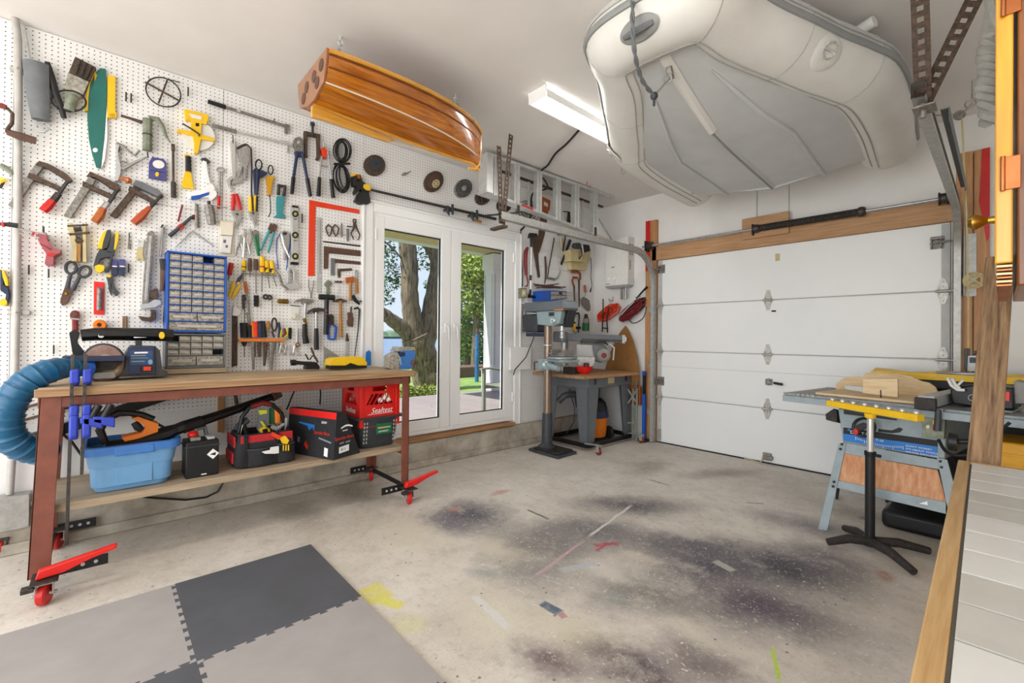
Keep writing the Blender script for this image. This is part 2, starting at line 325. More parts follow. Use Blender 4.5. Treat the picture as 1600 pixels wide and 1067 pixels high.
    def st2(p,q,w,col,amt,edge=(.7,1.0)):
        nonlocal c
        a=F(*p); b=F(*q); L_=math.hypot(b[0]-a[0],b[1]-a[1]); c=stain(c,(a[0]+b[0])/2,(a[1]+b[1])/2,L_/2,w,math.degrees(math.atan2(b[1]-a[1],b[0]-a[0])),col,amt,edge,vec=warp2,grain=G,boxy=edge[0]>.5)
    d2=N(n,'ShaderNodeVectorMath',operation='MULTIPLY_ADD'); L.new(nc.outputs['Color'],d2.inputs[0]); d2.inputs[1].default_value=(.04,.04,0); L.new(t.outputs['Object'],d2.inputs[2])
    s2=N(n,'ShaderNodeVectorMath',operation='SUBTRACT'); L.new(d2.outputs[0],s2.inputs[0]); s2.inputs[1].default_value=(.02,.02,0); warp2=s2.outputs[0]
    st2((990,787),(915,842),.012,'#d9d6d2',.9); st2((915,842),(830,905),.012,'#c9a3b0',.8); st2((735,928),(800,985),.022,'#d8d8d4',.95)
    st2((845,940),(878,958),.03,'#3b5672',.9); st2((572,915),(600,940),.07,'#d9d06a',1); st2((590,935),(632,948),.035,'#dcd56e',1); st2((600,965),(680,985),.1,'#d2cd9a',.6,(.2,1)); st2((925,852),(970,848),.025,'#b04a52',.9); st2((930,862),(950,848),.012,'#b5424d',.9)
    st2((870,892),(935,880),.03,'#b9bdc4',.85); st2((760,775),(805,763),.06,'#c48a78',.7,(.2,1)); st2((695,800),(725,790),.05,'#bf7f6e',.7,(.2,1)); st2((1375,885),(1390,915),.05,'#9c6650',.7,(.2,1)); st2((1340,812),(1365,808),.05,'#52626a',.7,(.3,1))
    st2((1205,1008),(1218,1067),.008,'#b6d23c',1); st2((875,955),(885,965),.02,'#b5808a',.8); st2((1115,875),(1150,893),.03,'#bcb8ae',.8); st2((715,890),(800,900),.08,'#7e8f8a',.45,(.1,1)); st2((940,945),(985,925),.05,'#8fa09c',.5,(.1,1))
    st2((820,795),(860,812),.012,'#4d4642',.8); st2((1000,745),(1060,762),.025,'#7a6c60',.7,(.2,1)); st2((1165,785),(1195,787),.012,'#6f6459',.7)
    # specks
    vo=N(n,'ShaderNodeTexVoronoi'); vo.inputs['Scale'].default_value=15; L.new(t.outputs['Object'],vo.inputs[0])
    sp=mth('LESS_THAN',vo.outputs['Distance'],.09); gate=mth('GREATER_THAN',noise(1.5,2).outputs[0],.5); c=mix(mth('MULTIPLY',mth('MULTIPLY',sp,gate),.7),c,'#57483e')
    vo2=N(n,'ShaderNodeTexVoronoi'); vo2.inputs['Scale'].default_value=34; L.new(sub.outputs[0],vo2.inputs[0])
    c=mix(mth('MULTIPLY',mth('LESS_THAN',vo2.outputs['Distance'],.14),.85),c,'#e0dbd2')
    c=mix(mth('MULTIPLY',mth('SUBTRACT',n3.outputs[0],.55,True),3.4,True),c,'#ddd7cd'); c=mix(mth('MULTIPLY',mth('SUBTRACT',.44,n7.outputs[0],True),2.2,True),c,'#cfc8bd'); c=mix(mth('MULTIPLY',mth('SUBTRACT',.40,n6.outputs[0],True),3.0,True),c,'#6b6158')
    L.new(c,p.inputs['Base Color']); p.inputs['Roughness'].default_value=.62
    bp=N(n,'ShaderNodeBump'); bp.inputs['Strength'].default_value=.12; bp.inputs['Distance'].default_value=.01; L.new(n2.outputs[0],bp.inputs['Height']); L.new(bp.outputs[0],p.inputs['Normal'])
    MATS['floor_concrete']=m
_floor()
# ------------------------------------------------------------------ room shell
D=4.82; H=2.93; WB=D+.02          # garage door face, ceiling height, back wall face
DX0,DX1,DZ=.955,3.42,2.135         # garage door opening
FY0,FY1,FZ0,FZ1=1.70,3.40,.29,2.30 # french door opening in the left wall
YB,XR=-3.2,6.2                      # unseen rear end, left open to let light in, right wall
fl=MB().box((-.12,YB,-.12),(XR,D+.35,0)).build('floor','floor_concrete',loc=(0,0,0)); struct(fl)
struct(MB().box((-.12,YB,H),(XR,D+.3,H+.12)).build('ceiling','ceiling_paint',loc=(0,0,H)))
wl=sroot('wall_left')
w=MB(); T=-.12
w.box((T,YB,.20),(0,FY0,H)).box((T,FY1,.20),(0,D+.3,H)).box((T,FY0,FZ1),(0,FY1,H)).build('drywall','drywall',wl)
# pegboard sheets, 6 mm proud of the drywall
PEG=.007
def peg(y0,y1,z0,z1,name='pegboard_panel'):
    o=MB().box((.0005,y0+.0015,z0),(PEG,y1-.0015,z1)).build(name,'pegboard',wl,.001); return o
pz=onX(5,592,0).z
for y0,y1,z0 in ((YB+.1,-.385,.86),(-.385,.60,.70),(.60,1.62,.52)):
    peg(y0,y1,z0,2.05); peg(y0,y1,2.053,H-.005)
peg(1.62,3.47,2.345,H-.005); peg(3.47,D-.005,.62,2.05); peg(3.47,D-.005,2.053,H-.005)
MB().box((.0005,3.44,.255),(.012,D,.62)).build('lower_panel','drywall',wl,.001)
struct(MB().box((-.12,YB,0),(.055,D+.1,.235)).build('baseboard_left','concrete',bevel=.012,loc=(0,0,0)))
struct(MB().box((.05,YB,0),(.078,3.9,.062)).build('trim_5','concrete',bevel=.008,loc=(0,0,0)))
wb=MB(); wb.box((-.12,WB,0),(DX0,D+.3,H)).box((DX1,WB,0),(XR,D+.3,H)).box((DX0,WB,DZ),(DX1,D+.3,H))
struct(wb.build('wall_back','drywall',loc=(0,D,0)))
struct(MB().box((XR,YB,0),(XR+.12,D+.3,H)).build('wall_right','drywall',loc=(XR,0,0)))
# timber round the garage door
def trim(k,a,b,m): return struct(MB().box(a,b).build('trim_%d'%k,m,bevel=.003))
trim(1,(DX0-.07,D-.03,DZ),(DX1+.03,WB,DZ+.165),'fir_x')
def jamb(k,x0,x1,z1,m='fir_z'):
    e=sroot('trim_%d'%k,((x0+x1)/2,D,0)); return e
j2=jamb(2,DX0-.15,DX0-.02,2.6)
MB().box((DX0-.15,D-.035,0),(DX0-.085,WB,2.62)).build('board','fir_z',j2,.003); MB().box((DX0-.085,D-.03,0),(DX0-.012,WB,2.62)).build('board','fir_z',j2,.003)
MB().box((DX0-.1505,D-.036,2.02),(DX0-.09,D-.0345,2.62)).build('red_paint','red',j2)
j3=jamb(3,DX1,DX1+.3,2.6)
MB().box((DX1+.03,D-.035,0),(DX1+.12,WB,2.64)).build('board','fir_z',j3,.003); MB().box((DX1+.125,D-.03,0),(DX1+.205,WB,2.64)).build('board','fir_z',j3,.003)
rp_=[(DX1+.165,2.64),(DX1+.206,2.64),(DX1+.206,1.98),(DX1+.19,1.95),(DX1+.17,2.12),(DX1+.15,2.25),(DX1+.16,2.45)]
MB().prism([(x,D-.0305,z) for x,z in rp_],(0,-.001,0)).build('red_paint','red',j3)
MB().box((DX1+.012,D-.02,0),(DX1+.03,WB,2.2)).build('dark_seal','leather',j3)
# spring mounting board in the middle of the header
trim(4,(1.91,D-.06,2.22),(2.33,D-.032,2.43),'fir_x')
# ------------------------------------------------------------------ garage door, four sections
gd=sroot('door_2',((DX0+DX1)/2,D,0)); sh=DZ/4; secs=[]
for k in range(4):
    secs.append(MB().box((DX0+.004,D,.005+k*sh+.002),(DX1-.004,D+.04,(k+1)*sh-.002)).build('door_section','door_white',gd,.004))
MB().box((DX0,D+.012,.005),(DX1,D+.05,DZ)).build('door_core','light_grey',gd)
MB().box((DX0,D-.012,0),(DX1,D+.03,.012)).build('bottom_seal','rubber',gd)
MB().box((DX0+.004,D-.0012,1.5*sh+.09),(DX1-.004,D+.001,1.5*sh+.093)).build('groove','light_grey',secs[1])
for sx_ in (DX0+.002,DX1-.052):
    for k in range(4): MB().box((sx_,D-.002,k*sh+.01),(sx_+.05,D,(k+1)*sh-.01)).build('end_stile','light_grey',secs[k],.001)
xm=onY(1200,500,D).x
def hinge(x,z,sec,roller=0):
    mb=MB(); y=D-.001
    for sg in (1,-1):
        o=[(x-.035,z+sg*.012),(x-.028,z+sg*.045),(x-.012,z+sg*.10),(x+.012,z+sg*.10),(x+.028,z+sg*.045),(x+.035,z+sg*.012)]
        mb.prism([(a,y,c) for a,c in o],(0,-.006,0))
    mb.tube([(x-.045,y-.016,z),(x+.045,y-.016,z)],.011,10)
    for sg in (1,-1):
        for q in (.035,.075): mb.lathe([(.006,0),(.005,.006)],(x,y-.006,z+sg*q),(0,-1,0),8)
        mb.box((x-.03,y-.02,z+sg*.012),(x-.022,y,z+sg*.03)); mb.box((x+.022,y-.02,z+sg*.012),(x+.03,y,z+sg*.03))
    if roller: mb.tube([(x,y-.02,z),(x+roller*.09,y-.02,z)],.006,8); mb.lathe([(.006,0),(.021,.001),(.021,.012),(.006,.013)],(x+roller*.075,y-.02,z),(roller,0,0),14)
    return mb.build('hinge','hinge_steel',sec,.001)
for k in (1,2,3):
    hinge(xm,k*sh,secs[k-1]); hinge(DX0+.03,k*sh,secs[k-1],-1); hinge(DX1-.04,k*sh,secs[k-1],1)
def bracket(x,z,sec,rl):
    mb=MB().box((x-.04,D-.004,z-.05),(x+.04,D,z+.05)).box((x-.04,D-.05,z-.012),(x+.04,D,z-.006)).box((x-.04,D-.05,z+.02),(x+.04,D,z+.026)).box((x-.035,D-.045,z-.045),(x-.028,D,z+.03)).box((x+.02,D-.045,z-.045),(x+.027,D,z+.03))
    mb.tube([(x,D-.03,z),(x+rl*.09,D-.03,z)],.006,8); return mb.build('roller_bracket','worn_steel',sec,.001)
bracket(DX0+.045,2.03,secs[3],-1); bracket(DX1-.075,1.985,secs[3],1); bracket(DX0+.045,.72,secs[1],-1)
MB().box((DX0+.005,D-.004,.03),(DX0+.055,D,.16)).build('corner_plate','galv',secs[0],.001)
# lock handle and latch
P=onY(1207,597,D); lk=MB().lathe([(.034,0),(.034,.008),(.02,.014),(.018,.03)],(P.x-.03,D,P.z),(0,-1,0),16).box((P.x-.06,D-.012,P.z-.03),(P.x,D,P.z+.03)).build('lock','worn_steel',secs[1],.001)
MB().tube([(P.x-.03,D-.034,P.z),(P.x+.03,D-.04,P.z-.004)],.008,8).build('handle','steel',secs[1]); MB().tube([(P.x+.025,D-.04,P.z-.004),(P.x+.1,D-.044,P.z-.012)],[.012,.013],10).build('grip','black',secs[1])
P=onY(1200,713,D); MB().box((P.x-.04,D-.03,P.z-.035),(P.x+.035,D,P.z+.035)).box((P.x-.005,D-.045,P.z-.02),(P.x+.05,D-.01,P.z+.01)).build('lift_bracket','worn_steel',secs[0],.003)
Q=onZ(1172,718,.006)
MB().tube([(P.x-.03,D-.035,P.z+.02),(P.x-.04,D-.045,P.z-.03),(P.x-.045,D-.04,.02),(P.x-.06,D-.06,.008),(Q.x,Q.y,.008),(Q.x-.05,Q.y-.02,.008)],.006,6).build('pull_rope','tan',secs[0])
P=onY(1209,486,D); MB().box((P.x-.02,D-.003,P.z-.008),(P.x+.02,D,P.z+.008)).build('badge','print_black',secs[2])
P=onY(1215,402,D); MB().box((P.x-.02,D-.001,P.z-.035),(P.x+.02,D,P.z+.035)).build('tape_mark','tan',secs[3])
# ------------------------------------------------------------------ torsion bar
SZ=onY(1200,355,D-.09).z
tb=thing('torsion_spring','steel torsion shaft with a dark coil spring above the garage door','garage hardware',(2.1,D-.09,SZ))
ya=D-.09; zl=onY(1012,386,ya).z; zr=onY(1475,308,ya).z; zm=(zl+zr)/2
MB().tube([(DX0-.16,ya,zm),(DX1+.03,ya,zm)],.0125,12).build('shaft','steel',tb)
xs0=onY(1182,357,ya).x; xs1=onY(1346,328,ya).x
nn=46; MB().lathe([( .030+(.004 if i%2 else 0), (xs1-xs0)*i/(2*nn)) for i in range(2*nn+1)],(xs0,ya,zm),(1,0,0),14).build('coil','iron',tb)
for x in (xs0,xs1): MB().lathe([(.036,-.02),(.042,-.015),(.042,.01),(.03,.03)],(x,ya,zm),(1,0,0),14).build('winding_cone','dark_steel',tb)
MB().box((xs0-.04,ya-.02,zm-.06),(xs0-.03,D-.06,zm+.05)).build('centre_bracket','dark_steel',tb,.002)
for x in (DX0-.06,DX1-.035):
    MB().lathe([(.02,-.03),(.05,-.028),(.05,-.02),(.04,-.015),(.04,.015),(.05,.02),(.05,.028),(.02,.03)],(x,ya,zm),(1,0,0),20).build('cable_drum','dark_steel',tb)
    MB().box((x+.035 if x>2 else x-.045,ya-.05,zm-.06),(x+.045 if x>2 else x-.035,D-.03,zm+.06)).build('end_bracket','dark_steel',tb,.002)
# ------------------------------------------------------------------ door tracks
def track(x,side,label,yend):
    e=thing('door_track',label,'door track',(x,D-.05,0),'garage door tracks')
    R=.38; zt=2.205; yv=D-.06; pts=[Vector((x,yv,.01)),Vector((x,yv,zt-R))]
    for i in range(1,9):
        a=math.pi/2*i/8; pts.append(Vector((x,yv-R+R*math.cos(a),zt-R+R*math.sin(a))))
    pts.append(Vector((x,yend,zt)))
    # C-shaped channel: web plus two lips, swept along the path
    prof=[(-.024,-.03),(-.024,.03),(.016,.034),(.02,.022),(.017,.021),(.014,.031),(-.021,.027),(-.021,-.027),(.014,-.031),(.017,-.021),(.02,-.022),(.016,-.034)]
    rows=[]
    for i,p in enumerate(pts):
        t=(pts[min(i+1,len(pts)-1)]-pts[max(i-1,0)]).normalized(); sx_=Vector((1,0,0))*(-side); nn_=t.cross(Vector((1,0,0))).normalized()
        rows.append([p+sx_*(a)*-1+nn_*c for a,c in prof])
    MB().grid(rows,True).build('channel','galv',e)
    return e,zt
tl,zt=track(DX0-.03,-1,'galvanised door track bending overhead beside the white water heater',2.37)
tr,zt=track(DX1+.045,1,'galvanised door track rising on the side nearer the table saw',2.37)
# vertical angle and splice plate of the right track
MB().box((DX1+.075,D-.1,1.55),(DX1+.08,D-.035,2.25)).box((DX1+.08,D-.04,1.55),(DX1+.14,D-.036,2.02)).build('flag_bracket','galv',tr,.001)
MB().bar((DX1+.1,D-.36,2.27),(DX1+.1,2.9,2.27),.004,.07).bar((DX1+.085,D-.36,2.30),(DX1+.085,2.9,2.30),.03,.004).build('angle_stiffener','grey',tr)
# low plates holding the left track
for z in (.35,.9,1.55): MB().box((DX0-.1,D-.06,z-.03),(DX0-.05,D-.034,z+.03)).build('jamb_bracket','galv',tl,.001)
def perforated(name,a,b,w,up,material,parent,step=.04,hole=.018):
    """punched flat strap from a to b: two edge strips joined by rungs, so that the slots are real openings"""
    a=Vector(a);b=Vector(b);d=(b-a);L=d.length;d.normalize();u=Vector(up);u=(u-d*u.dot(d)).normalized();nrm=d.cross(u);mb=MB()
    def strip(c0,c1,o,ww): mb.bar(a+d*c0+u*o,a+d*c1+u*o,.003,ww,up=u)
    strip(0,L,w*.34,w*.32); strip(0,L,-w*.34,w*.32); k=0
    while k*step<L-.001:
        strip(k*step,min(L,k*step+step-hole),0,w*.38); k+=1
    return mb.build(name,material,parent)
# hangers
E0=Vector((DX0-.045,2.42,zt-.06))
P1=onX(800,222,DX0-.045); P2=onX(778,226,DX0+.06)
perforated('hanger_strap',E0,(E0.x,2.50,H-.02),.045,(0,1,0),'rusty',tl); perforated('hanger_strap',E0+Vector((0,-.02,0)),(E0.x+.01,2.36,H-.16),.045,(0,1,0),'rusty',tl)
MB().bar((DX0-.16,2.40,zt-.09),(DX0+.01,2.40,zt-.09),.05,.02).build('hanger_foot','rusty',tl,.002)
E1=Vector((DX1+.05,2.45,zt+.03))
perforated('hanger_strap',E1+Vector((0,0,-.06)),(E1.x,2.2,H),.055,(1,0,0),'rusty',tr); perforated('hanger_strap',E1+Vector((0,0,-.06)),(E1.x+.30,2.5,H),.055,(1,.3,0),'rusty',tr)
MB().box((E1.x-.03,E1.y-.05,E1.z-.09),(E1.x+.04,E1.y+.05,E1.z-.082)).tube([(E1.x+.0,E1.y,E1.z-.12),(E1.x,E1.y,E1.z-.04)],.012,8).build('hanger_bolt','worn_steel',tr,.002)
# ------------------------------------------------------------------ french doors in the left wall
fd=sroot('door_1',(0,(FY0+FY1)/2,FZ0))
def frame(name,material,parent,y0,y1,z0,z1,w,x0,x1,bevel=.003,wb=None,wt=None):
    wb=w if wb is None else wb; wt=w if wt is None else wt
    return MB().box((x0,y0,z0),(x1,y0+w,z1)).box((x0,y1-w,z0),(x1,y1,z1)).box((x0,y0+w,z0),(x1,y1-w,z0+wb)).box((x0,y0+w,z1-wt),(x1,y1-w,z1)).build(name,material,parent,bevel)
cs=MB().box((0,1.61,.24),(.022,FY0+.01,FZ1+.085)).box((0,FY1-.01,.24),(.022,3.475,FZ1+.085)).box((0,FY0+.01,FZ1-.01),(.022,FY1-.01,FZ1+.085)).build('casing','upvc',fd,.006)
MB().box((.022,1.61,FZ1+.065),(.034,3.475,FZ1+.085)).box((.022,1.61,.24),(.034,1.628,FZ1+.065)).box((.022,3.457,.24),(.034,3.475,FZ1+.065)).build('back_band','upvc',fd,.004)
frame('frame','upvc',fd,FY0,FY1,FZ0,FZ1,.04,-.1,.008)
pL=(onX(600,400,0).y,onX(689,400,0).y); pR=(onX(720,400,0).y,onX(788,400,0).y); zA,zB=.425,2.165; ym=2.53
for k,(py,ly,hy) in enumerate(((pL,(FY0+.035,ym-.002),ym-.055),(pR,(ym+.002,FY1-.035),ym+.05))):
    lf=MB().box((-.055,ly[0],FZ0+.035),(.012,py[0],FZ1-.035)).box((-.055,py[1],FZ0+.035),(.012,ly[1],FZ1-.035)).box((-.055,py[0],FZ0+.035),(.012,py[1],zA)).box((-.055,py[0],zB),(.012,py[1],FZ1-.035)).build('door_leaf','upvc',fd,.006)
    frame('gasket','rubber',lf,py[0]-.001,py[1]+.001,zA-.001,zB+.001,.007,-.03,-.008,0)
    MB().box((-.03,py[0],zA),(-.026,py[1],zB)).build('pane','pane_glass',lf,smooth=False)
    hz=onX(703,515,.03).z; MB().box((.012,hy-.016,hz-.03),(.022,hy+.016,hz+.06)).tube([(.02,hy,hz+.03),(.05,hy,hz+.03),(.055,hy+.004,hz),(.052,hy+.012,hz-.1)],[.009,.009,.009,.008],8).build('handle','upvc',lf,.002)
    for hz_ in (.55,2.1): MB().tube([(.016,ly[0] if k==0 else ly[1],hz_-.05),(.016,ly[0] if k==0 else ly[1],hz_+.05)],.009,10).build('hinge','upvc',lf)
MB().box((-.06,1.63,.245),(.075,3.36,.275)).build('sill_board','fir_y',fd,.003)
# ------------------------------------------------------------------ ceiling lights
def lamp(x0,y0,label):
    L,w_,h_=1.22,.165,.085
    e=thing('ceiling_light',label,'light',(x0+w_/2,y0+L/2,H-h_),'fluorescent ceiling lights')
    MB().box((x0+.01,y0,H-.045),(x0+w_-.01,y0+L,H)).build('housing','white',e,.003)
    [MB().box((x0,ye-.004,H-h_),(x0+w_,ye+.004,H-.002)).build('end_cap','white',e,.002) for ye in (y0,y0+L)]
    MB().grid([[(x0+.012,y,H-h_+.006),(x0+.02,y,H-h_),(x0+w_-.02,y,H-h_),(x0+w_-.012,y,H-h_+.006)] for y in (y0+.004,y0+L-.004)]).build('diffuser','diffuser',e)
    for xa,xb in ((x0,x0+.012),(x0+w_,x0+w_-.012)): MB().grid([[(xa,y,H-.03),(xa,y,H-h_+.004),(xb,y,H-h_+.006)] for y in (y0+.004,y0+L-.004)]).build('side_lens','white',e)
    return e
lamp(1.44,2.19,'lit fluorescent ceiling light between the wooden boat and the inflatable dinghy')
lamp(1.44,-1.6,'added unseen fluorescent fill light towards the rear of the garage'); lamp(4.4,-.9,'added unseen fluorescent fill light towards the right wall')  # two out-of-view copies of the fixture, added to brighten the room
# ------------------------------------------------------------------ tools on the pegboard (outlines measured on the wall plane)
FR={'A':(0,0,3.9975),'B':(0,200,5.3333),'C':(0,340,5.3333),'D':(240,130,5.3333),'E':(300,300,5.3333),'F':(240,380,4.4444),'G':(480,200,4.4444),'H':(740,200,5.3333),'K':(800,350,7.62),'L':(810,430,6.279),'P':(360,480,7.2727),'Q':(60,130,7.62),'R':(250,380,5.083),'O':(0,0,1)}
PY=lambda l:[(l[i],l[i+1]) for i in range(0,len(l),2)]
class Tool:
    """one thing hanging on the left wall; parts are given in photo crops, put on the plane x=d"""
    def __init__(s,name,label,cat,fr,group=None,d=.026):
        s.n,s.l,s.c,s.g,s.d=name,label,cat,group,d; s.ox,s.oy,s.s=FR[fr]; s.parts=[]
    def w(s,p,d): return onX(s.ox+p[0]/s.s,s.oy+p[1]/s.s,d)
    def poly(s,part,m,l,d=None,th=None,bev=.0015):
        d=s.d if d is None else d; P=[s.w(p,d) for p in PY(l)]
        th=(d-.009) if th is None else th
        s.parts.append((part,m,MB().prism(P,(-th,0,0)),bev)); return s
    def el(s,part,m,cx,cy,rx,ry,d=None,th=None,ang=0,n=24,bev=.0015,hole=0):
        c,q=math.cos(math.radians(ang)),math.sin(math.radians(ang)); l=[]
        for i in range(n):
            a=2*math.pi*i/n; x,y=rx*math.cos(a),ry*math.sin(a); l+= [cx+x*c-y*q,cy+x*q+y*c]
        return s.poly(part,m,l,d,th,bev)
    def st(s,part,m,l,r,d=None,flat=.7,n=8,closed=False):
        """rounded bar through points; r = half width in crop units (one or per point)"""
        d=s.d if d is None else d; pts=PY(l); k=len(pts); rr=r if isinstance(r,(list,tuple)) else [r]*k
        P=[s.w(p,d) for p in pts]; R=[max(.0012,rr[i]/s.s*mpp(P[i])) for i in range(k)]
        mx=max(R)*flat; sh=min(0,-0.0); P=[p+Vector((max(0,mx+.0085-d),0,0)) for p in P]
        s.parts.append((part,m,MB().tube(P,R,n,closed=closed,flat=(Vector((1,0,0)),flat)),0)); return s
    def ring(s,part,m,cx,cy,rx,ry,r,d=None,ang=0,n=28,a0=0,a1=360,flat=1):
        c,q=math.cos(math.radians(ang)),math.sin(math.radians(ang)); l=[]; full=a1-a0>=360
        for i in range(n):
            a=math.radians(a0+(a1-a0)*i/(n if full else n-1)); x,y=rx*math.cos(a),ry*math.sin(a); l+= [cx+x*c-y*q,cy+x*q+y*c]
        return s.st(part,m,l,r,d,flat,6,full)
    def end(s):
        if len(s.parts)==1:
            p=s.parts[0]; return tag(p[2].build(s.n,p[1],bevel=p[3]),s.l,s.c,s.g)
        vs=[v for p in s.parts for v in p[2].v]
        loc=(min(v.x for v in vs),(min(v.y for v in vs)+max(v.y for v in vs))/2,min(v.z for v in vs))
        e=thing(s.n,s.l,s.c,loc,s.g)
        for part,m,mb,bev in s.parts: mb.build(part,m,e,bev)
        return e
def T(*a,**k): return Tool(*a,**k)
# --- upper left
t=T('caulking_gun','dark grey caulking gun hanging below the ceiling by the conduit','caulking gun','A',d=.045)
t.st('barrel','grey',[225,395,235,560,255,750],[62,58,44]).st('rod','steel',[145,155,168,270,190,390],8).st('handle','black',[295,388,320,480,350,590,385,680,400,738],[14,20,20,17,14]).ring('ring','steel',262,795,42,30,5).end()
T('wire_brush','brown ribbed brush head with clear plastic wrapping and a cord','brush','A',d=.05).poly('head','rusty',[470,352,600,420,560,505,430,450]).st('rib','dark_steel',[500,375,470,460],6,d=.058).st('rib','dark_steel',[535,395,505,478],6,d=.058).st('rib','dark_steel',[570,415,535,492],6,d=.058).poly('shroud','clear_grey',[425,450,555,510,520,590,440,640,400,540]).st('stem','olive',[455,590,430,690],[30,26]).ring('cord','black',430,630,108,65,5,ang=8).end()
T('hand_saw','teal hand saw in a clear sleeve beside the yellow bar','saw','A',d=.03).poly('blade_cover','teal',[625,425,660,428,668,560,662,700,650,870,640,960,627,1050,600,1040,575,960,555,870,545,740,550,600,562,520,590,460]).poly('spine','white',[668,640,672,860,655,1000,632,1055,640,960,652,870],d=.028).poly('grip','yellow',[590,440,610,470,570,560,550,690,528,695,535,600,555,520]).el('mark','white',595,937,16,14,d=.0315,th=.002).end()
T('folding_rule','yellow flat bar with a rounded end hanging beside the teal saw','rule','A',d=.03).poly('bar','yellow',[672,470,722,474,720,690,728,705,728,735,668,733,670,700]).el('end_hole','dark_yellow',700,718,20,12,d=.0315,th=.002).end()
t=T('spoked_wheel','thin dark wheel rim with a cross of four spokes','wheel','A',d=.03)
t.ring('rim','iron',1020,575,115,85,4.2,ang=28).st('spoke','rusty',[905,512,1125,632],6).st('spoke','rusty',[1045,500,990,645],5).st('pin','dark_steel',[925,480,940,500],3).st('pin','dark_steel',[1050,495,1125,515],3).end()
T('grease_gun','olive green lever grease gun with ribbed barrel','grease gun','A',d=.05).st('barrel','olive',[922,745,922,800,920,940],[27,24,25],flat=1).st('barrel_band','dark_steel',[921,838,921,846],27,flat=1).st('nozzle','rusty',[755,722,800,735,890,765],[9,8,12]).st('lever','olive',[930,735,985,745,1015,790,1040,860,1065,892],[14,16,13,9,5]).st('tip','dark_steel',[920,950,925,985],4).end()
T('measuring_tape_reel','yellow open reel measuring tape with a white spool and handle','tape measure','D',d=.05).el('spool','off_white',375,440,138,118,ang=15,d=.035).poly('frame','yellow',[255,215,300,222,455,262,458,290,440,345,400,335,395,425,520,465,508,482,395,468,372,582,342,575,330,440,200,402,200,380,310,400,315,308,268,300]).poly('handle_opening','off_white',[292,250,405,275,400,305,320,288],d=.0515,th=.003).st('crank','dark_steel',[240,335,330,390,385,428,375,440],7,d=.06).poly('badge','black',[350,330,380,332,380,360,350,358],d=.0515,th=.002).end()
T('torque_wrench','long steel torque wrench with a black grip, higher of two bars','wrench','D',d=.035).st('grip','black',[452,152,600,200],[17,19],flat=1).st('shaft','worn_steel',[600,200,1110,362],[13,13],flat=1).poly('head','worn_steel',[1095,335,1138,348,1120,418,1095,410]).st('collar','chrome',[690,222,720,232],18,flat=1).st('hook','dark_steel',[1005,295,1005,340],4).end()
T('breaker_bar','long chrome breaker bar with a knurled grip below the torque wrench','wrench','D',d=.035).st('grip','worn_steel',[488,350,690,405],[15,17],flat=1).st('shaft','chrome',[690,405,1060,492],[11,13],flat=1).st('head','chrome',[1055,488,1100,498,1148,516],[16,20,16]).st('drive','chrome',[1115,525,1112,578],12,flat=1).end()
T('socket_extension','long rusty socket extension bar hanging upright','wrench','B',d=.03).st('bar','rusty',[1442,150,1444,450],9,flat=1).st('drive','rusty',[1441,135,1442,190],13,flat=1).st('socket','dark_steel',[1444,450,1446,580],19,flat=1).end()
T('hand_brace','old cranked hand brace with wooden grip over the conduit','brace','A',d=.1).st('crank','rusty',[0,665,50,680,78,710,75,770,45,810,45,830],10,flat=1).st('grip','leather',[45,825,120,850,225,880],[18,24,22],flat=1).st('head','dark_red',[0,655,40,672],16,flat=1).end()
T('hand_plane','steel tool with swept handle and small brown knob','plane','B',d=.04).poly('plate','light_grey',[965,120,1005,135,985,180,990,250,1010,330,1005,380,985,440,960,440,965,300]).st('curved_bar','worn_steel',[968,122,1030,150,1080,200,1125,232,1163,185],9).st('rod','steel',[1020,345,1110,295,1225,240],[16,14,7],flat=1).poly('plate_front','light_grey',[1020,250,1060,262,1055,280,1020,268]).st('knob','orange_wood',[990,425,1030,420,1070,438,1098,445],[8,14,28,16],flat=1).st('web','dark_steel',[1000,150,990,200],5).end()
T('stud_finder','purple square gauge with a round opening and yellow button','gauge','B',d=.035).poly('body','purple',[1268,240,1365,258,1385,290,1388,440,1238,412,1242,285]).el('opening','off_white',1322,302,50,34,ang=12,d=.0362,th=.002).poly('band','navy',[1245,345,1385,372,1385,378,1245,351],d=.036,th=.002).el('button','yellow',1310,385,16,20,d=.038,th=.004).end()
T('putty_knife','yellow wide putty knife with black and yellow handle','putty knife','D',d=.03).poly('blade','yellow',[265,732,310,735,322,800,336,882,234,868,245,800]).st('grip','black',[288,610,290,735],[20,22],flat=.8).st('grip_inlay','yellow',[288,630,288,690],[11,11],d=.034).poly('hang_tab','yellow',[258,588,308,600,305,618,260,608]).end()
T('pop_riveter','white hand riveter with a blue grip','riveter','D',d=.04).poly('jaw','dark_grey',[400,620,440,622,478,655,450,660,405,642]).poly('arm','white',[410,642,442,650,452,740,475,835,440,850,430,740]).poly('body','white',[445,830,495,838,530,920,522,945,485,975,460,950,300,962,274,935,280,910,400,885,440,862]).poly('lower_grip','blue',[310,955,315,940,380,930,465,905,460,930,385,958,325,966],d=.043).el('pivot','light_grey',510,885,10,10,d=.042,th=.003).end()
T('basin_wrench','steel rod tool with a ring head and red grip','wrench','D',d=.03).ring('head','steel',560,722,28,18,8).st('rod','steel',[552,735,546,940],10,flat=1).st('grip','red',[546,940,541,1045],12,flat=1).end()
T('adjustable_wrench','large chrome adjustable wrench hanging jaws down','wrench','D',d=.035).poly('handle','chrome',[638,482,662,470,682,482,685,770,652,775]).poly('fixed_jaw','chrome',[605,805,645,772,690,765,680,785,640,810,640,850,665,895,645,898,612,862]).poly('moving_jaw','steel',[665,790,700,770,738,812,728,830,680,835,655,845]).st('hang_hole','dark_steel',[660,430,662,500],4).end()
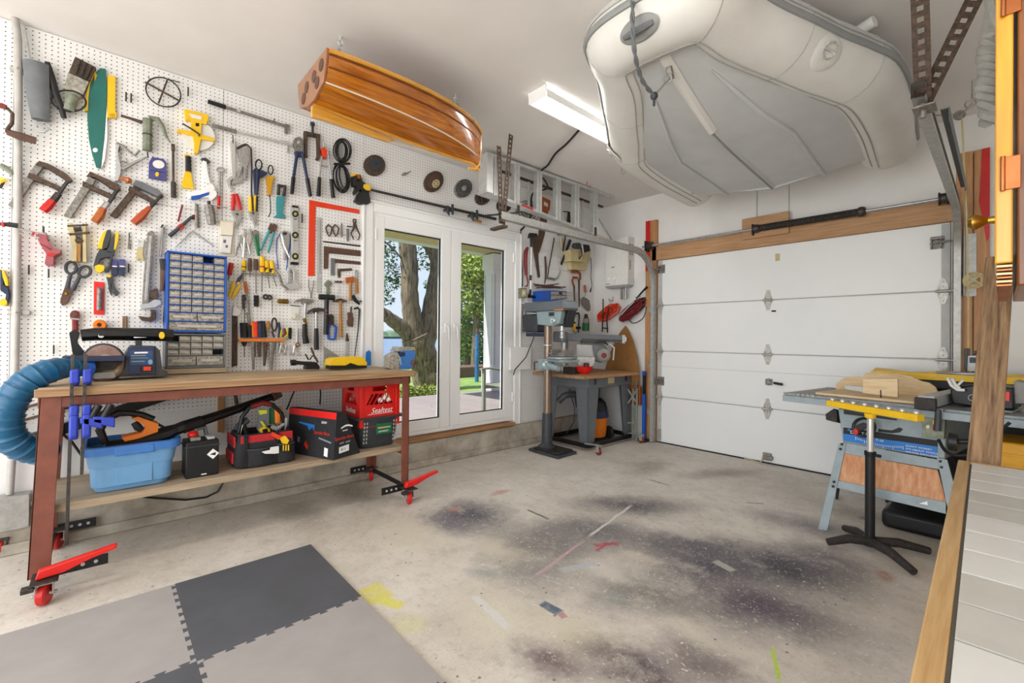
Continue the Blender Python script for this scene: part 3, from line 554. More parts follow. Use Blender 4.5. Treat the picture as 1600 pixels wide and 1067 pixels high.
T('chain_wrench','silver locking pliers with a dark chain loop','pliers','D',d=.04).poly('body','steel',[705,560,735,535,790,525,802,640,775,700,770,800,752,798,748,690,715,780,702,770,730,660,712,600]).st('jaw','dark_steel',[695,545,740,520,775,510],10).st('chain','iron',[775,508,812,545,818,700,816,900,828,1065],[7]*5,d=.046).end()
T('red_snips','aviation snips with red handles','snips','E',d=.035).st('handle','red',[346,18,345,90,340,150],[16,18,14]).st('handle','red',[366,15,388,90,404,150],[16,18,14]).poly('jaw','steel',[328,150,418,160,412,230,385,268,372,300,370,262,350,210]).el('pivot','dark_steel',378,185,10,10,d=.037,th=.003).end()
T('yellow_snips','aviation snips with yellow handles','snips','E',d=.035).st('handle','yellow',[492,35,490,90,488,165],[18,20,14]).st('handle','yellow',[535,20,528,90,520,160],[14,18,14]).poly('jaw','steel',[472,150,545,155,532,220,535,260,525,285,505,235,480,200]).el('pivot','dark_steel',510,175,9,9,d=.037,th=.003).end()
T('strap_wrench','navy strap wrench with a black strap loop','strap wrench','D',d=.045).ring('loop','black',876,680,26,42,6).poly('head','navy',[835,715,850,706,955,745,935,765,885,790,870,930,845,935,840,800]).st('strap','black',[862,940,858,1068],9).st('strap','navy',[868,720,860,930],10,d=.05).end()
T('yellow_strap_wrench','small yellow strap wrench with a black loop','strap wrench','D',d=.04).ring('loop','black',975,722,20,38,5).poly('body','dark_yellow',[940,778,1015,775,1000,800,985,860,975,930,952,930,952,850]).st('strap','black',[966,930,975,1000,975,1080,955,1115],4).end()
T('flaring_tool','turquoise hand crimping tool with dark forked grips','crimper','D',d=.035).st('fork','dark_steel',[1045,842,1038,930],[12,14]).st('fork','dark_steel',[1098,850,1085,940],[10,14]).poly('body','turquoise',[1030,940,1095,940,1090,1000,1080,1080,1105,1120,1095,1125,1005,1115,1030,1090,1025,1000]).poly('bridge','dark_steel',[1035,840,1105,852,1103,866,1035,856]).end()
T('bolt_cutters','long handled bolt cutters with navy handles','bolt cutters','D',d=.045).poly('jaw','worn_steel',[1180,455,1205,445,1235,455,1252,500,1245,572,1190,566,1170,500]).el('pivot','chrome',1212,490,14,14,d=.048,th=.004).poly('yoke','navy',[1180,565,1250,570,1240,610,1190,610]).st('handle','navy',[1195,590,1165,790],[13,12],flat=1).st('handle','navy',[1240,590,1280,800],[13,12],flat=1).st('grip','black',[1165,785,1152,922],[17,15],flat=1).st('grip','black',[1280,795,1305,942],[17,15],flat=1).end()
T('gear_puller','rusty two legged gear puller with a centre screw','puller','D',d=.04).poly('bridge','rusty',[1258,395,1392,425,1390,455,1256,425]).poly('leg','rusty',[1258,420,1285,425,1282,600,1290,615,1262,618,1266,580]).poly('leg','rusty',[1362,440,1390,448,1385,610,1378,640,1355,630,1366,600]).st('screw','dark_steel',[1325,345,1325,450],10,flat=1).st('screw_head','dark_steel',[1324,328,1324,352],18,flat=1).end()
T('cable_crimper','long crimping tool with a bright red head','crimper','D',d=.045).poly('head','orange_red',[1395,545,1420,530,1450,560,1440,625,1410,612,1405,580]).st('tip','chrome',[1418,495,1420,535],10).st('arm','steel',[1402,610,1382,790],7,flat=1).st('arm','steel',[1452,570,1482,805],7,flat=1).st('grip','black',[1382,785,1374,940],[14,17],flat=1).st('grip','black',[1480,800,1496,955],[14,17],flat=1).poly('link','light_grey',[1395,670,1455,685,1455,694,1395,680]).end()
t=T('cable_coil','black cable bundled into a tied coil','cable','G',d=.04)
for i in range(6): t.ring('loop','black',247+random.uniform(-9,9),163+random.uniform(-8,8),62-i*7,84-i*5,4.5,d=.03+i*.007,n=22)
for i in range(6): t.ring('loop','black',240+random.uniform(-12,12),345+random.uniform(-8,8),56-i*7,100-i*5,4.5,d=.03+i*.007,n=22,ang=-8)
t.st('tie','black',[185,250,298,248],8,d=.075).end()
T('grinding_disc','dark round grinding disc with a reddish rim','disc','G',d=.03).el('disc','rusty',470,258,75,72,ang=35).el('face','dark_grey',476,252,44,46,d=.036,th=.01,ang=35).el('arbor','black',480,248,7,8,d=.037,th=.003).end()
t=T('pole_pruner','long dark pole pruner with a yellow and black motor head over the door','pruner','G',d=.06)
t.poly('motor','black',[318,330,370,320,385,370,445,410,440,440,400,450,370,425,335,460,330,440,345,405,320,400]).poly('cap','orange',[335,322,365,320,378,365,345,375]).poly('trim','yellow',[395,390,425,388,445,410,440,435,410,430,390,410],d=.066).poly('guard','black',[385,430,430,445,442,515,425,528,372,525,335,505,350,470]).st('shaft','dark_steel',[438,428,1310,632],[9,10],flat=1).st('cap_end','yellow',[305,330,330,322],9).end()
for lb,gx,gy in (('dark rubber pole clip nearer the yellow pruner head','970','555'),('dark rubber pole clip with a brown peg below','1140','595')):
    gx=int(gx);gy=int(gy); t=T('pole_clip',lb,'clip','G',d=.075).st('jaw','dark_grey',[gx+5,gy-15,gx+8,gy+30,gx+16,gy+52],[9,12,6]).st('jaw','dark_grey',[gx+40,gy-25,gx+38,gy+25,gx+42,gy+48],[9,12,6]).poly('base','dark_grey',[gx,gy,gx+50,gy,gx+50,gy+18,gx,gy+16])
    if gx>1000: t.st('peg','handle_wood',[gx+10,gy+40,gx+70,gy+58],9)
    t.end()
for nm,lb,cx,cy,rx,ry,m1,m2 in (('grinder_brush','rusty brown wire wheel with a pale hub over the door',882,370,62,76,'rusty','leather'),('polishing_wheel','grey steel polishing wheel with a pierced centre',1087,418,56,68,'worn_steel','grey'),('saw_disc','dark toothed wheel half behind the ladder end',1225,475,50,60,'rusty','iron'),('dark_disc','dark disc behind the rusty hanger straps',1372,535,48,52,'iron','black')):
    t=T(nm,lb,'wheel','G',d=.035).el('disc',m1,cx,cy,rx,ry,ang=30).el('face',m2,cx+3,cy+2,rx*.7,ry*.7,d=.04,th=.01,ang=30)
    if nm=='grinder_brush': t.el('hub','tan',895,386,25,30,d=.045,th=.006,ang=30); [t.el('hub_hole','iron',895+14*math.cos(a*1.05),386+17*math.sin(a*1.05),4,5,d=.0455,th=.002,n=8) for a in range(6)]
    elif nm=='polishing_wheel':
        for q in (.85,.6,.4): t.ring('groove','dark_steel',cx+3,cy+1,rx*q,ry*q,2.5,d=.042,ang=30)
        t.el('hub','chrome',1090,418,14,16,d=.045,th=.006)
    elif nm=='saw_disc': t.st('slot','leather',[1205,440,1215,520],4,d=.045).st('slot','leather',[1245,450,1250,510],4,d=.045)
    else: t.el('hub','dark_steel',1375,535,10,11,d=.045,th=.006)
    t.end()
t=T('wire_fan_guard','round wire fan guard behind the ladder rail','fan guard','H',d=.03)
for q in (1,.75,.5,.25): t.ring('wire_ring','dark_steel',450,700,100*q,92*q,3,ang=20)
for a in range(0,180,22): c,q=math.cos(math.radians(a)),math.sin(math.radians(a)); t.st('wire','dark_steel',[450-98*c,700-90*q,450+98*c,700+90*q],2.2)
t.end()
T('wall_hook','small steel hook on the bare pegboard over the door','hook','G',d=.05).st('stem','worn_steel',[722,300,690,315],4,d=.06).el('plate','worn_steel',682,316,12,10).end()
# --- bar clamps
CL='red and orange handled bar clamps'
t=T('bar_clamp','bar clamp with bright red handle, leftmost of the three steel bar clamps','clamp','B',CL,d=.05)
t.poly('bar','worn_steel',[300,290,360,320,118,667,65,640],d=.04).poly('fixed_jaw','rusty',[325,272,400,295,460,325,560,385,605,432,575,450,490,390,400,335,295,305]).poly('sliding_jaw','rusty',[240,370,290,388,400,440,522,495,505,528,400,472,290,437,230,410]).st('screw','dark_steel',[560,450,478,565],[13,13],flat=1).st('collar','dark_steel',[492,545,440,610],[24,26],flat=1).st('handle','red',[440,605,400,655,358,692],[28,32,30],flat=1).end()
t=T('bar_clamp','bar clamp with plain orange wood handle, middle of the three','clamp','B',CL,d=.05)
t.poly('bar','worn_steel',[740,402,797,432,592,747,530,725],d=.04).poly('fixed_jaw','rusty',[750,360,990,468,1006,500,985,527,930,500,800,412,725,395]).poly('sliding_jaw','rusty',[690,440,962,565,940,592,790,522,685,480]).st('screw','dark_steel',[975,515,890,655],[14,14],flat=1).st('collar','steel',[898,620,860,672],[22,24],flat=1).st('handle','orange_wood',[862,668,830,735,788,785],[26,34,30],flat=1).end()
t=T('bar_clamp','bar clamp with worn red and orange handle below the purple gauge','clamp','B',CL,d=.05)
t.poly('bar','rusty',[1108,488,1166,500,975,747,915,725],d=.04).poly('fixed_jaw','grey',[1130,430,1210,460,1330,520,1366,570,1340,582,1230,530,1110,470]).poly('sliding_jaw','rusty',[1080,480,1312,610,1290,632,1180,572,1070,510]).st('screw','dark_steel',[1345,560,1240,680],[12,12],flat=1).st('collar','dark_steel',[1290,615,1262,645],[18,18],flat=1).st('handle','red_wood',[1250,660,1180,735,1112,795],[18,32,28],flat=1).end()
T('pipe_clamp','olive and yellow clamp cut by the photo edge behind the conduit','clamp','B',d=.03).st('arm','olive',[0,310,60,340,105,388],[22,24,16]).st('knob','yellow',[0,450,40,425],[18,20]).st('rod','iron',[30,450,0,500],10).end()
T('corner_clamp','red corner clamp with steel guide rods and black holder','clamp','B',d=.11).st('holder','black',[0,800,80,805,150,815],[14,20,22]).st('band','red',[20,785,30,825],10,d=.12).st('guide_rod','steel',[165,845,385,885],7,flat=1).st('guide_rod','steel',[160,875,330,915],7,flat=1).poly('body','pinkish',[320,880,385,868,392,930,440,1000,512,1018,495,1045,450,1060,445,1140,370,1130,385,1050,330,965,300,892]).poly('rib','dark_red',[335,960,430,1010,425,1018,335,968],d=.114).st('knob','red',[265,880,285,888],18).el('pad','red',425,1055,40,12,d=.115,th=.02,ang=8).st('pin','dark_steel',[362,820,362,870],7).end()
t=T('wooden_clamp','tan wooden hand screw clamp with rusty screws','clamp','C',d=.06)
t.poly('jaw','tan',[558,45,602,40,640,200,640,362,598,362,600,250]).poly('jaw','tan',[688,42,715,55,722,372,690,366]).poly('jaw_block','handle_wood',[640,215,675,215,672,368,645,366]).st('screw','rusty',[560,70,735,60],8).st('screw','rusty',[575,140,750,125],10).st('nut','iron',[620,100,680,95],18).st('handle','rusty',[625,195,685,190],16).st('handle','iron',[640,160,690,200],9).end()
T('spring_clamp','large black spring clamp with yellow grips and jaw pad','clamp','C',d=.06).poly('grip','yellow',[862,118,890,108,862,200,850,262,810,252,832,185]).poly('arm','dark_grey',[890,105,925,100,922,160,895,250,850,268]).poly('arm','dark_grey',[950,140,962,130,955,260,938,300,890,290,930,190]).poly('grip','yellow',[960,118,992,122,985,190,965,262,940,275,955,200]).poly('jaw','dark_grey',[830,262,955,285,935,330,880,330,835,345,815,400,790,420,778,400,800,320]).poly('jaw','dark_grey',[920,330,938,330,915,420,885,458,868,440,900,400]).poly('pad','yellow',[788,405,825,388,872,402,868,440,835,460,800,448],d=.065).end()
for lb,dx in (('purple spring clamp pad nearer the black and yellow clamp',0),('purple spring clamp pad nearer the pipe wrench',62)):
    T('purple_clamp',lb,'clamp','C','small purple clamps',d=.05).poly('jaw','purple',[930+dx,345,982+dx,348,980+dx,400,928+dx,400]).poly('pad','navy',[925+dx,410,985+dx,415,975+dx,488,925+dx,470]).st('pivot','off_white',[935+dx,405,975+dx,407],6,d=.056).end()
T('small_spring_clamp','small dark spring clamp with a yellow tip above the red card','clamp','C',d=.04).poly('arm','dark_grey',[885,490,905,500,925,540,925,650,905,600,900,550]).poly('arm','dark_grey',[905,500,940,485,945,560,988,620,980,648,958,650,930,550]).el('tip','yellow',910,487,18,12,d=.045).end()
T('edge_spring_clamp','black spring clamp with a yellow grip cut by the photo edge','clamp','C',d=.06).poly('grip','yellow',[12,425,35,440,62,510,70,570,45,565,20,490]).poly('body','navy',[0,430,15,440,30,560,70,590,76,660,60,715,40,700,50,640,20,620,0,600]).el('pad','yellow',28,705,32,30,d=.065).end()
T('tin_snips','tin snips with black looped handles and brown blades','snips','C',d=.035).ring('handle_loop','dark_grey',592,418,44,50,11,ang=10).ring('handle_loop','dark_grey',705,450,52,42,11,ang=-25).st('shank','dark_grey',[590,465,575,520,560,590],[14,15,18]).st('shank','dark_grey',[668,480,640,540,605,605],[14,15,18]).poly('blade','leather',[540,578,612,600,585,660,555,718,515,732,500,700,515,640]).el('pivot','brass',550,632,13,13,d=.04,th=.005).end()
T('blister_card','red blister card holding a glass cutter','card','C',d=.018).poly('card','bright_red',[782,530,870,540,868,812,780,806],th=.004).poly('blister','pinkish',[808,575,862,580,858,770,800,766],d=.024).st('cutter','worn_steel',[828,590,824,770],14,d=.034).end()
T('pipe_wrench','large grey pipe wrench hanging jaws down by the drawers','wrench','C',d=.06).poly('handle','worn_steel',[1232,118,1262,108,1288,120,1278,250,1255,500,1240,718,1185,716,1198,500,1222,250]).poly('channel','steel',[1245,150,1268,150,1250,420,1228,690,1205,690,1222,420],d=.064).poly('housing','light_grey',[1172,720,1240,712,1290,680,1338,690,1345,720,1290,748,1175,762]).poly('hook_jaw','rusty',[1155,820,1245,832,1262,815,1258,765,1300,768,1302,845,1260,868,1185,858]).poly('heel_jaw','rusty',[1250,630,1285,590,1315,590,1325,660,1290,680,1250,665]).end()
T('adjustable_spanner','short spanner with an open chrome head and pale handle','wrench','C',d=.025).poly('head','chrome',[1135,185,1150,180,1168,210,1188,178,1205,190,1195,250,1145,250]).poly('handle','tan',[1145,250,1195,250,1190,300,1200,360,1180,350,1165,340,1150,358,1132,345]).end()
T('nail_punch','small steel punch hung on a single peg','punch','C',d=.022).st('punch','worn_steel',[1077,180,1075,262],[5,11],flat=1).st('peg','dark_steel',[1077,125,1077,200],4,flat=1).end()
T('flex_handle','chrome flex handle socket wrench with a black end','wrench','C',d=.03).st('head','black',[1342,72,1352,78],22,flat=1).st('joint','steel',[1350,85,1356,130],[20,12],flat=1).st('shaft','steel',[1354,125,1334,328],9,flat=1).end()
T('auger_brace','dark hand drill with brown jaws beside the blue drawer cabinet','drill','C',d=.05).st('grip','iron',[1358,345,1366,440],[26,24],flat=1).st('chuck','leather',[1366,440,1350,610],[26,15],flat=1).end()
T('thin_cable','thin black cord hanging beside the blue drawer cabinet','cord','C',d=.02).st('cord','black',[1368,745,1362,860,1372,990],4,flat=1).end()
T('maroon_club','maroon handled club hammer with a ring head behind the sander','hammer','C',d=.03).el('head','dark_red',623,812,42,40,d=.045).el('head_face','leather',620,805,26,24,d=.05,th=.01).st('collar','steel',[585,840,665,850],8,d=.045).st('handle','dark_red',[625,850,628,1000],20,flat=1).end()
T('dust_nozzle','orange and grey round nozzle above the belt sander','nozzle','C',d=.04).poly('base','soft_grey',[780,890,880,870,900,930,770,940]).ring('ring','orange',832,895,38,30,16,d=.055).poly('bore','dark_grey',[815,880,850,880,845,915,820,915],d=.05).end()
T('wood_stick','short brown wooden stick behind the belt sander','stick','C',d=.02).poly('stick','old_plank',[1020,820,1060,820,1058,1010,1022,1010]).end()
T('marking_gauge','red and black marking gauge hung at a slant','gauge','B',d=.035).st('bar','dark_grey',[1600,738,1520,810,1412,900],[12,14,18]).poly('block','red',[1480,810,1515,790,1540,825,1505,850],d=.042).st('red_arm','dark_red',[1520,640,1485,780],8).end()
T('wing_divider','pair of thin steel dividers opened like a roof','divider','B',d=.025).st('arm','steel',[1590,862,1460,992],[9,4]).st('arm','steel',[1598,858,1785,985],[9,4]).end()
T('dark_lever','dark flat lever with a red block beside the silver canister','lever','E',d=.025).st('lever','worn_steel',[38,100,40,200,42,300],[13,16,17]).poly('block','dark_red',[0,190,38,185,38,225,0,222],d=.03).end()
T('silver_canister','silver spray canister hanging on a rod','canister','E',d=.05).st('body','worn_steel',[140,110,152,180,165,270],[34,36,32],flat=1).st('rod','steel',[120,105,295,130],5).st('nozzle','dark_steel',[138,75,142,100],13,flat=1).end()
# --- middle of the wall
T('outlet_box','cream electrical box with switch plate on the pegboard','outlet','E',d=.05).poly('plate','cream',[222,230,356,236,350,540,216,530],d=.014).poly('box','cream',[236,242,346,252,340,362,238,354]).poly('socket','off_white',[246,362,334,366,320,512,240,502],d=.035).poly('slot','grey',[262,395,285,397,283,425,260,423],d=.0365,th=.002).poly('slot','grey',[280,440,300,442,298,465,278,463],d=.0365,th=.002).end()
T('locking_pliers','silver locking pliers, nearest the cream electrical box','pliers','E',d=.035).poly('body','steel',[392,365,418,350,425,420,405,460,390,430]).st('handle','worn_steel',[395,425,375,480,366,532],[9,7,6]).st('handle','steel',[412,430,432,500,436,545],9).poly('jaw','chrome',[418,355,436,298,452,345,440,380,425,385]).end()
T('locking_pliers','second silver locking pliers from the cream electrical box','pliers','E',d=.035).poly('body','chrome',[458,360,482,330,500,380,485,440,462,450,455,410]).st('handle','steel',[470,440,488,520],[10,7]).st('handle','chrome',[440,380,430,545],[11,13]).poly('jaw','steel',[475,340,480,300,498,330,492,365]).end()
T('grip_pliers','old slip joint pliers with green handles','pliers','E',d=.035).poly('jaw','worn_steel',[508,325,530,310,560,345,545,362,530,358,525,375]).st('handle','green',[525,370,540,450,556,532],[12,14,12]).st('handle','green',[545,360,555,470,570,490],[9,9,7]).end()
T('channel_pliers','channel lock pliers with long turquoise handles','pliers','E',d=.035).poly('jaw','leather',[638,300,655,262,672,258,668,290,690,262,712,280,705,312,680,342,650,335]).st('handle','turquoise',[645,320,605,410,572,482],[11,11,9]).st('handle','turquoise',[680,335,660,420,634,505],[11,11,9]).end()
T('curved_locking_pliers','large nickel locking pliers with curved jaws beside the level','pliers','E',d=.04).poly('body','steel',[742,335,768,318,805,330,818,390,800,470,782,565,768,560,768,480,745,400]).st('handle','chrome',[745,350,770,450,815,550],[8,7,6],d=.045).el('adjuster','dark_steel',775,345,18,12,d=.045,th=.006).end()
T('blue_loop','thin blue cord loop hanging behind the locking pliers','cord','E',d=.018).st('cord','blue',[735,345,705,400,702,500,720,648],3.5,flat=1).st('cord','blue',[808,350,822,420,800,540,785,650],3.5,flat=1).end()
t=T('spirit_level','grey aluminium spirit level with three round vials','level','E',d=.04)
t.poly('body','alu',[826,112,886,116,890,602,830,606]).poly('end_cap','black',[834,108,888,116,888,134,834,126],d=.042).poly('end_cap','black',[828,580,890,586,890,606,828,604],d=.042).poly('rail','light_grey',[838,130,846,131,848,582,840,582],d=.0425,th=.004)
for y in (182,358,535): t.ring('vial_ring','black',861,y,21,21,6,d=.045).el('vial','lime',861,y,9,14,d=.044,th=.004)
for y in (222,400): t.poly('scale_mark','black',[848,y,876,y+2,874,y+8,848,y+6],d=.0412,th=.001)
t.end()
T('framing_square','large bright red framing square','square','E',d=.014).poly('square','orange_red',[978,65,1396,146,1396,182,1030,120,1022,700,967,700],th=.004,bev=.0008).end()
T('steel_rule','long steel rule hanging inside the red framing square','rule','E',d=.013).poly('rule','alu',[1040,205,1083,214,1078,690,1040,690],th=.003,bev=.0005).poly('rule_end','light_grey',[1041,700,1080,698,1076,842,1040,842],th=.003,bev=.0005).st('scale','grey',[1070,230,1066,680],1.5,d=.0145).end()
for lb,cx in (('teardrop caliper on its own peg nearest the steel rule',1140),('darker teardrop caliper, second from the steel rule',1196)):
    T('teardrop_caliper',lb,'caliper','E','teardrop calipers',d=.02).st('arm','rusty',[cx-4,270,cx-25,300,cx-12,345,cx+2,372],[6,7,6,4]).st('arm','rusty',[cx-4,270,cx+26,300,cx+18,345,cx+3,372],[6,7,6,4]).end()
T('thin_scriber','thin grey scriber between the calipers','scriber','E',d=.018).st('scriber','worn_steel',[1246,262,1246,372],[6,9]).end()
T('centre_punch','short grey centre punch below the scriber','punch','E',d=.018).st('punch','grey',[1296,305,1297,408],[11,9]).end()
T('outside_caliper','brown outside caliper with round hinge and bowed legs','caliper','E',d=.022).ring('hinge','leather',1354,240,12,12,6).st('leg','rusty',[1352,255,1348,300,1325,345,1340,382,1352,395],[10,9,6,5,3]).st('leg','rusty',[1358,255,1370,300,1398,355,1390,392,1375,398],[10,9,6,5,3]).st('screw','rusty',[1290,285,1345,290],5).end()
T('dark_strip','thin dark steel strip above the brown square','strip','E',d=.014).poly('strip','dark_steel',[1094,406,1404,442,1404,456,1094,418],th=.004).end()
T('try_square','wide brown steel square, largest of the brown squares','square','E',d=.016).poly('square','leather',[1100,450,1406,488,1406,536,1140,510,1135,640,1098,640],th=.006).end()
T('bevel_square','square with grey stock and brown blade','square','E',d=.016).poly('stock','grey',[1160,550,1195,555,1190,696,1158,695],d=.02).poly('blade','leather',[1195,558,1406,580,1406,606,1195,590],th=.003).end()
T('small_square','small brown square below the larger squares','square','E',d=.018).poly('blade','rusty',[1214,640,1332,634,1334,655,1240,660,1236,710,1222,716,1214,690],th=.006).end()
T('scratch_awl','wood handled awl with a steel loop on top','awl','E',d=.025).st('handle','handle_wood',[1373,725,1374,845],[12,15]).ring('loop','steel',1370,690,9,38,5).end()
T('small_mallet','small orange wooden mallet','mallet','E',d=.035).poly('head','orange_wood',[1284,712,1348,704,1356,720,1350,755,1290,758]).st('handle','handle_wood',[1320,755,1320,905],[13,12],flat=1).end()
SDR='screwdrivers on the short rack'
for lb,x,y0,y1,yb,x2,m1,m2,w_ in (('screwdriver with black and yellow handle, nearest the blue drawers',432,570,655,745,426,'yellow','black',18),('screwdriver with slim grey brown handle',482,552,660,710,484,'leather',None,15),('screwdriver with brown turned handle and reddish shaft',532,560,650,845,534,'leather',None,17),('screwdriver with yellow and red handle, tallest on the rack',584,540,670,835,583,'yellow','red',20),('screwdriver with yellow handle and black collar beside the tallest one',620,572,670,800,648,'yellow','black',17),('screwdriver with pale yellow handle nearest the staple gun',660,576,680,790,704,'yellow','black',19)):
    t=T('screwdriver',lb,'screwdriver','E',SDR,d=.035).st('handle',m1,[x,y0,x+.06*(y1-y0)*(x2-x)/20,y1],[w_,w_*.9],flat=1)
    if m2: t.st('collar',m2,[x+.05*(x2-x)*4/2,y0+.6*(y1-y0),x+.2*(x2-x),y1+4],[w_*1.02,w_*.6],flat=1)
    t.st('shaft','worn_steel',[x+.2*(x2-x),y1,x2,yb],[5,4],flat=1).end()
T('tool_rack','thin steel rail carrying the screwdrivers','rack','E',d=.03).st('rail','worn_steel',[410,678,700,700],5).end()
T('red_screwdriver','screwdriver with a red handle against the drawer cabinet','screwdriver','E',d=.03).st('handle','red',[328,592,312,690],[18,17],flat=1).st('shaft','worn_steel',[312,690,300,735],5).end()
T('pruning_snips','hand snips with bright yellow handles','snips','E',d=.035).poly('blade','dark_steel',[428,672,410,730,385,760,370,755,385,715]).st('handle','yellow',[345,745,340,790,310,872],[14,15,11]).st('handle','yellow',[400,775,365,830,336,888],[14,14,10]).el('pivot','chrome',385,760,12,12,d=.04,th=.006).end()
T('wood_chisel','chisel with orange wood handle above a dark wrench','chisel','E',d=.035).st('handle','orange_wood',[440,745,455,840],[13,15],flat=1).st('blade','worn_steel',[455,840,460,880],8).end()
T('monkey_wrench','dark monkey wrench with a long thin shank','wrench','E',d=.035).poly('jaw','dark_steel',[420,855,462,850,460,900,440,910,445,970,425,978,420,920]).st('shank','worn_steel',[462,880,472,980,482,1100],[8,8,7]).st('rod','dark_steel',[438,975,438,1100],3).end()
T('staple_gun','chrome staple gun with an open grip','staple gun','F',d=.05).poly('frame','chrome',[928,200,935,165,975,168,990,200,985,262,1008,285,1012,316,915,325,905,300,930,285,972,272,972,200,955,180,945,195,945,265,928,280]).st('lever','worn_steel',[840,185,870,225,895,290,935,322],[8,10,10,7]).end()
T('stub_driver','short black stub screwdriver grip','screwdriver','F',d=.035).st('grip','black',[713,362,713,440],[16,15],flat=1).end()
T('dial_clamp','steel twin dial indicator clamp','gauge','F',d=.035).poly('base','alu',[755,355,825,365,825,395,760,388]).ring('dial','dark_steel',778,372,14,14,6,d=.045).ring('dial','dark_steel',806,376,13,13,6,d=.045).st('stem','worn_steel',[822,395,824,490],3).end()
T('brass_cylinder','small brass cylinder on a peg','fitting','F',d=.03).st('body','brass',[862,402,930,405],[15,17],flat=1).st('end','worn_steel',[925,405,936,406],14,flat=1).end()
T('wire_tongs','thin wire tongs hanging open end up','tongs','E',d=.022).st('wire','worn_steel',[972,728,972,790,990,850,988,885],4,flat=1).st('wire','worn_steel',[1012,735,1010,790,994,850,992,885],4,flat=1).end()
T('oil_can','bent metal spout beside the tongs','spout','E',d=.03).poly('spout','olive',[1106,770,1132,732,1160,742,1168,765,1145,790,1150,840,1138,855,1122,842,1128,800]).end()
T('t_handle_tap','small T handle tap wrench','wrench','E',d=.022).st('bar','rusty',[1190,748,1250,750],8).st('shaft','steel',[1220,752,1218,880],3,flat=1).end()
T('claw_hammer','claw hammer with steel shaft and black taped grip','hammer','F',d=.045).poly('head','worn_steel',[980,408,1000,392,1040,382,1062,385,1108,390,1112,410,1072,410,1066,425,1040,425,1035,402,1005,402]).st('shaft','steel',[1055,418,1050,560],[9,10],flat=1).st('grip','black',[1050,560,1050,640,1060,696],[16,18,22],flat=1).st('tape','brass',[1045,520,1055,560],12,flat=1).end()
T('claw_hammer','claw hammer with black rubber grip, lower of the two','hammer','F',d=.05).poly('head','dark_steel',[1073,492,1085,468,1115,450,1150,448,1188,455,1190,472,1150,472,1142,486,1122,486,1115,470,1090,478]).st('shaft','steel',[1130,480,1130,595],9,flat=1).st('grip','black',[1130,590,1130,660,1131,740],[13,16,17],flat=1).end()
T('rubber_mallet','black rubber mallet with red dots on its black handle','mallet','F',d=.055).st('head','rubber',[1150,372,1255,378],[20,20],flat=1).st('handle','black',[1202,385,1197,635],[15,17],flat=1).el('dot','pinkish',1200,468,6,7,d=.072,th=.004).el('dot','pinkish',1200,492,6,7,d=.072,th=.004).el('dot','pinkish',1199,516,6,7,d=.072,th=.004).end()
T('tack_hammer','small hammer with plain wood handle','hammer','F',d=.04).poly('head','rusty',[1250,398,1285,388,1300,382,1345,400,1345,406,1305,410,1285,408,1250,406]).st('handle','handle_wood',[1297,400,1300,655],[10,13],flat=1).end()
T('brown_block','notched brown wooden block with a metal stem','block','F',d=.04).poly('block','leather',[1354,480,1386,484,1384,505,1390,520,1386,580,1356,576,1352,545,1358,525]).st('stem','dark_steel',[1372,440,1370,485],6,flat=1).end()
T('wire_stripper','wire stripper with blue handles','stripper','F',d=.045).poly('jaw','dark_steel',[1228,500,1238,492,1252,505,1255,570,1222,568]).st('handle','blue',[1222,565,1212,600,1214,665],[10,12,10]).st('handle','blue',[1255,570,1268,585,1258,668],[9,10,9]).st('base_link','blue',[1214,665,1258,668],7).end()
T('black_scraper','black angled scraper handle at the pegboard edge','scraper','F',d=.04).st('handle','black',[1382,362,1400,395,1430,425],[12,14,7],flat=1).st('blade','dark_steel',[1425,405,1445,402],5).end()
T('hooked_rod','thin black rod with a hooked top leaning down to the bench','rod','F',d=.025).st('rod','black',[1392,455,1415,448,1430,460,1420,600,1396,790],[6,8,6,4,3],flat=1).end()
T('slim_chisel','slim steel blade with a dark collar near the bench','chisel','F',d=.03).poly('blade','alu',[1332,680,1354,680,1352,792,1334,792]).st('neck','dark_steel',[1343,625,1344,680],[5,13]).end()
T('flat_file','wide brown flat file hanging low by the drawers','file','F',d=.02).poly('file','rusty',[546,502,584,508,582,850,544,856]).end()
T('plastic_bag','small crumpled white plastic bag on a peg','bag','F',d=.045).poly('bag','off_white',[560,425,585,450,608,470,598,498,570,505,548,500,550,470]).end()
T('flat_wrench','thin grey open end wrench above the orange rack','wrench','F',d=.02).st('shank','olive',[650,480,658,520,665,580],[9,8,7]).end()
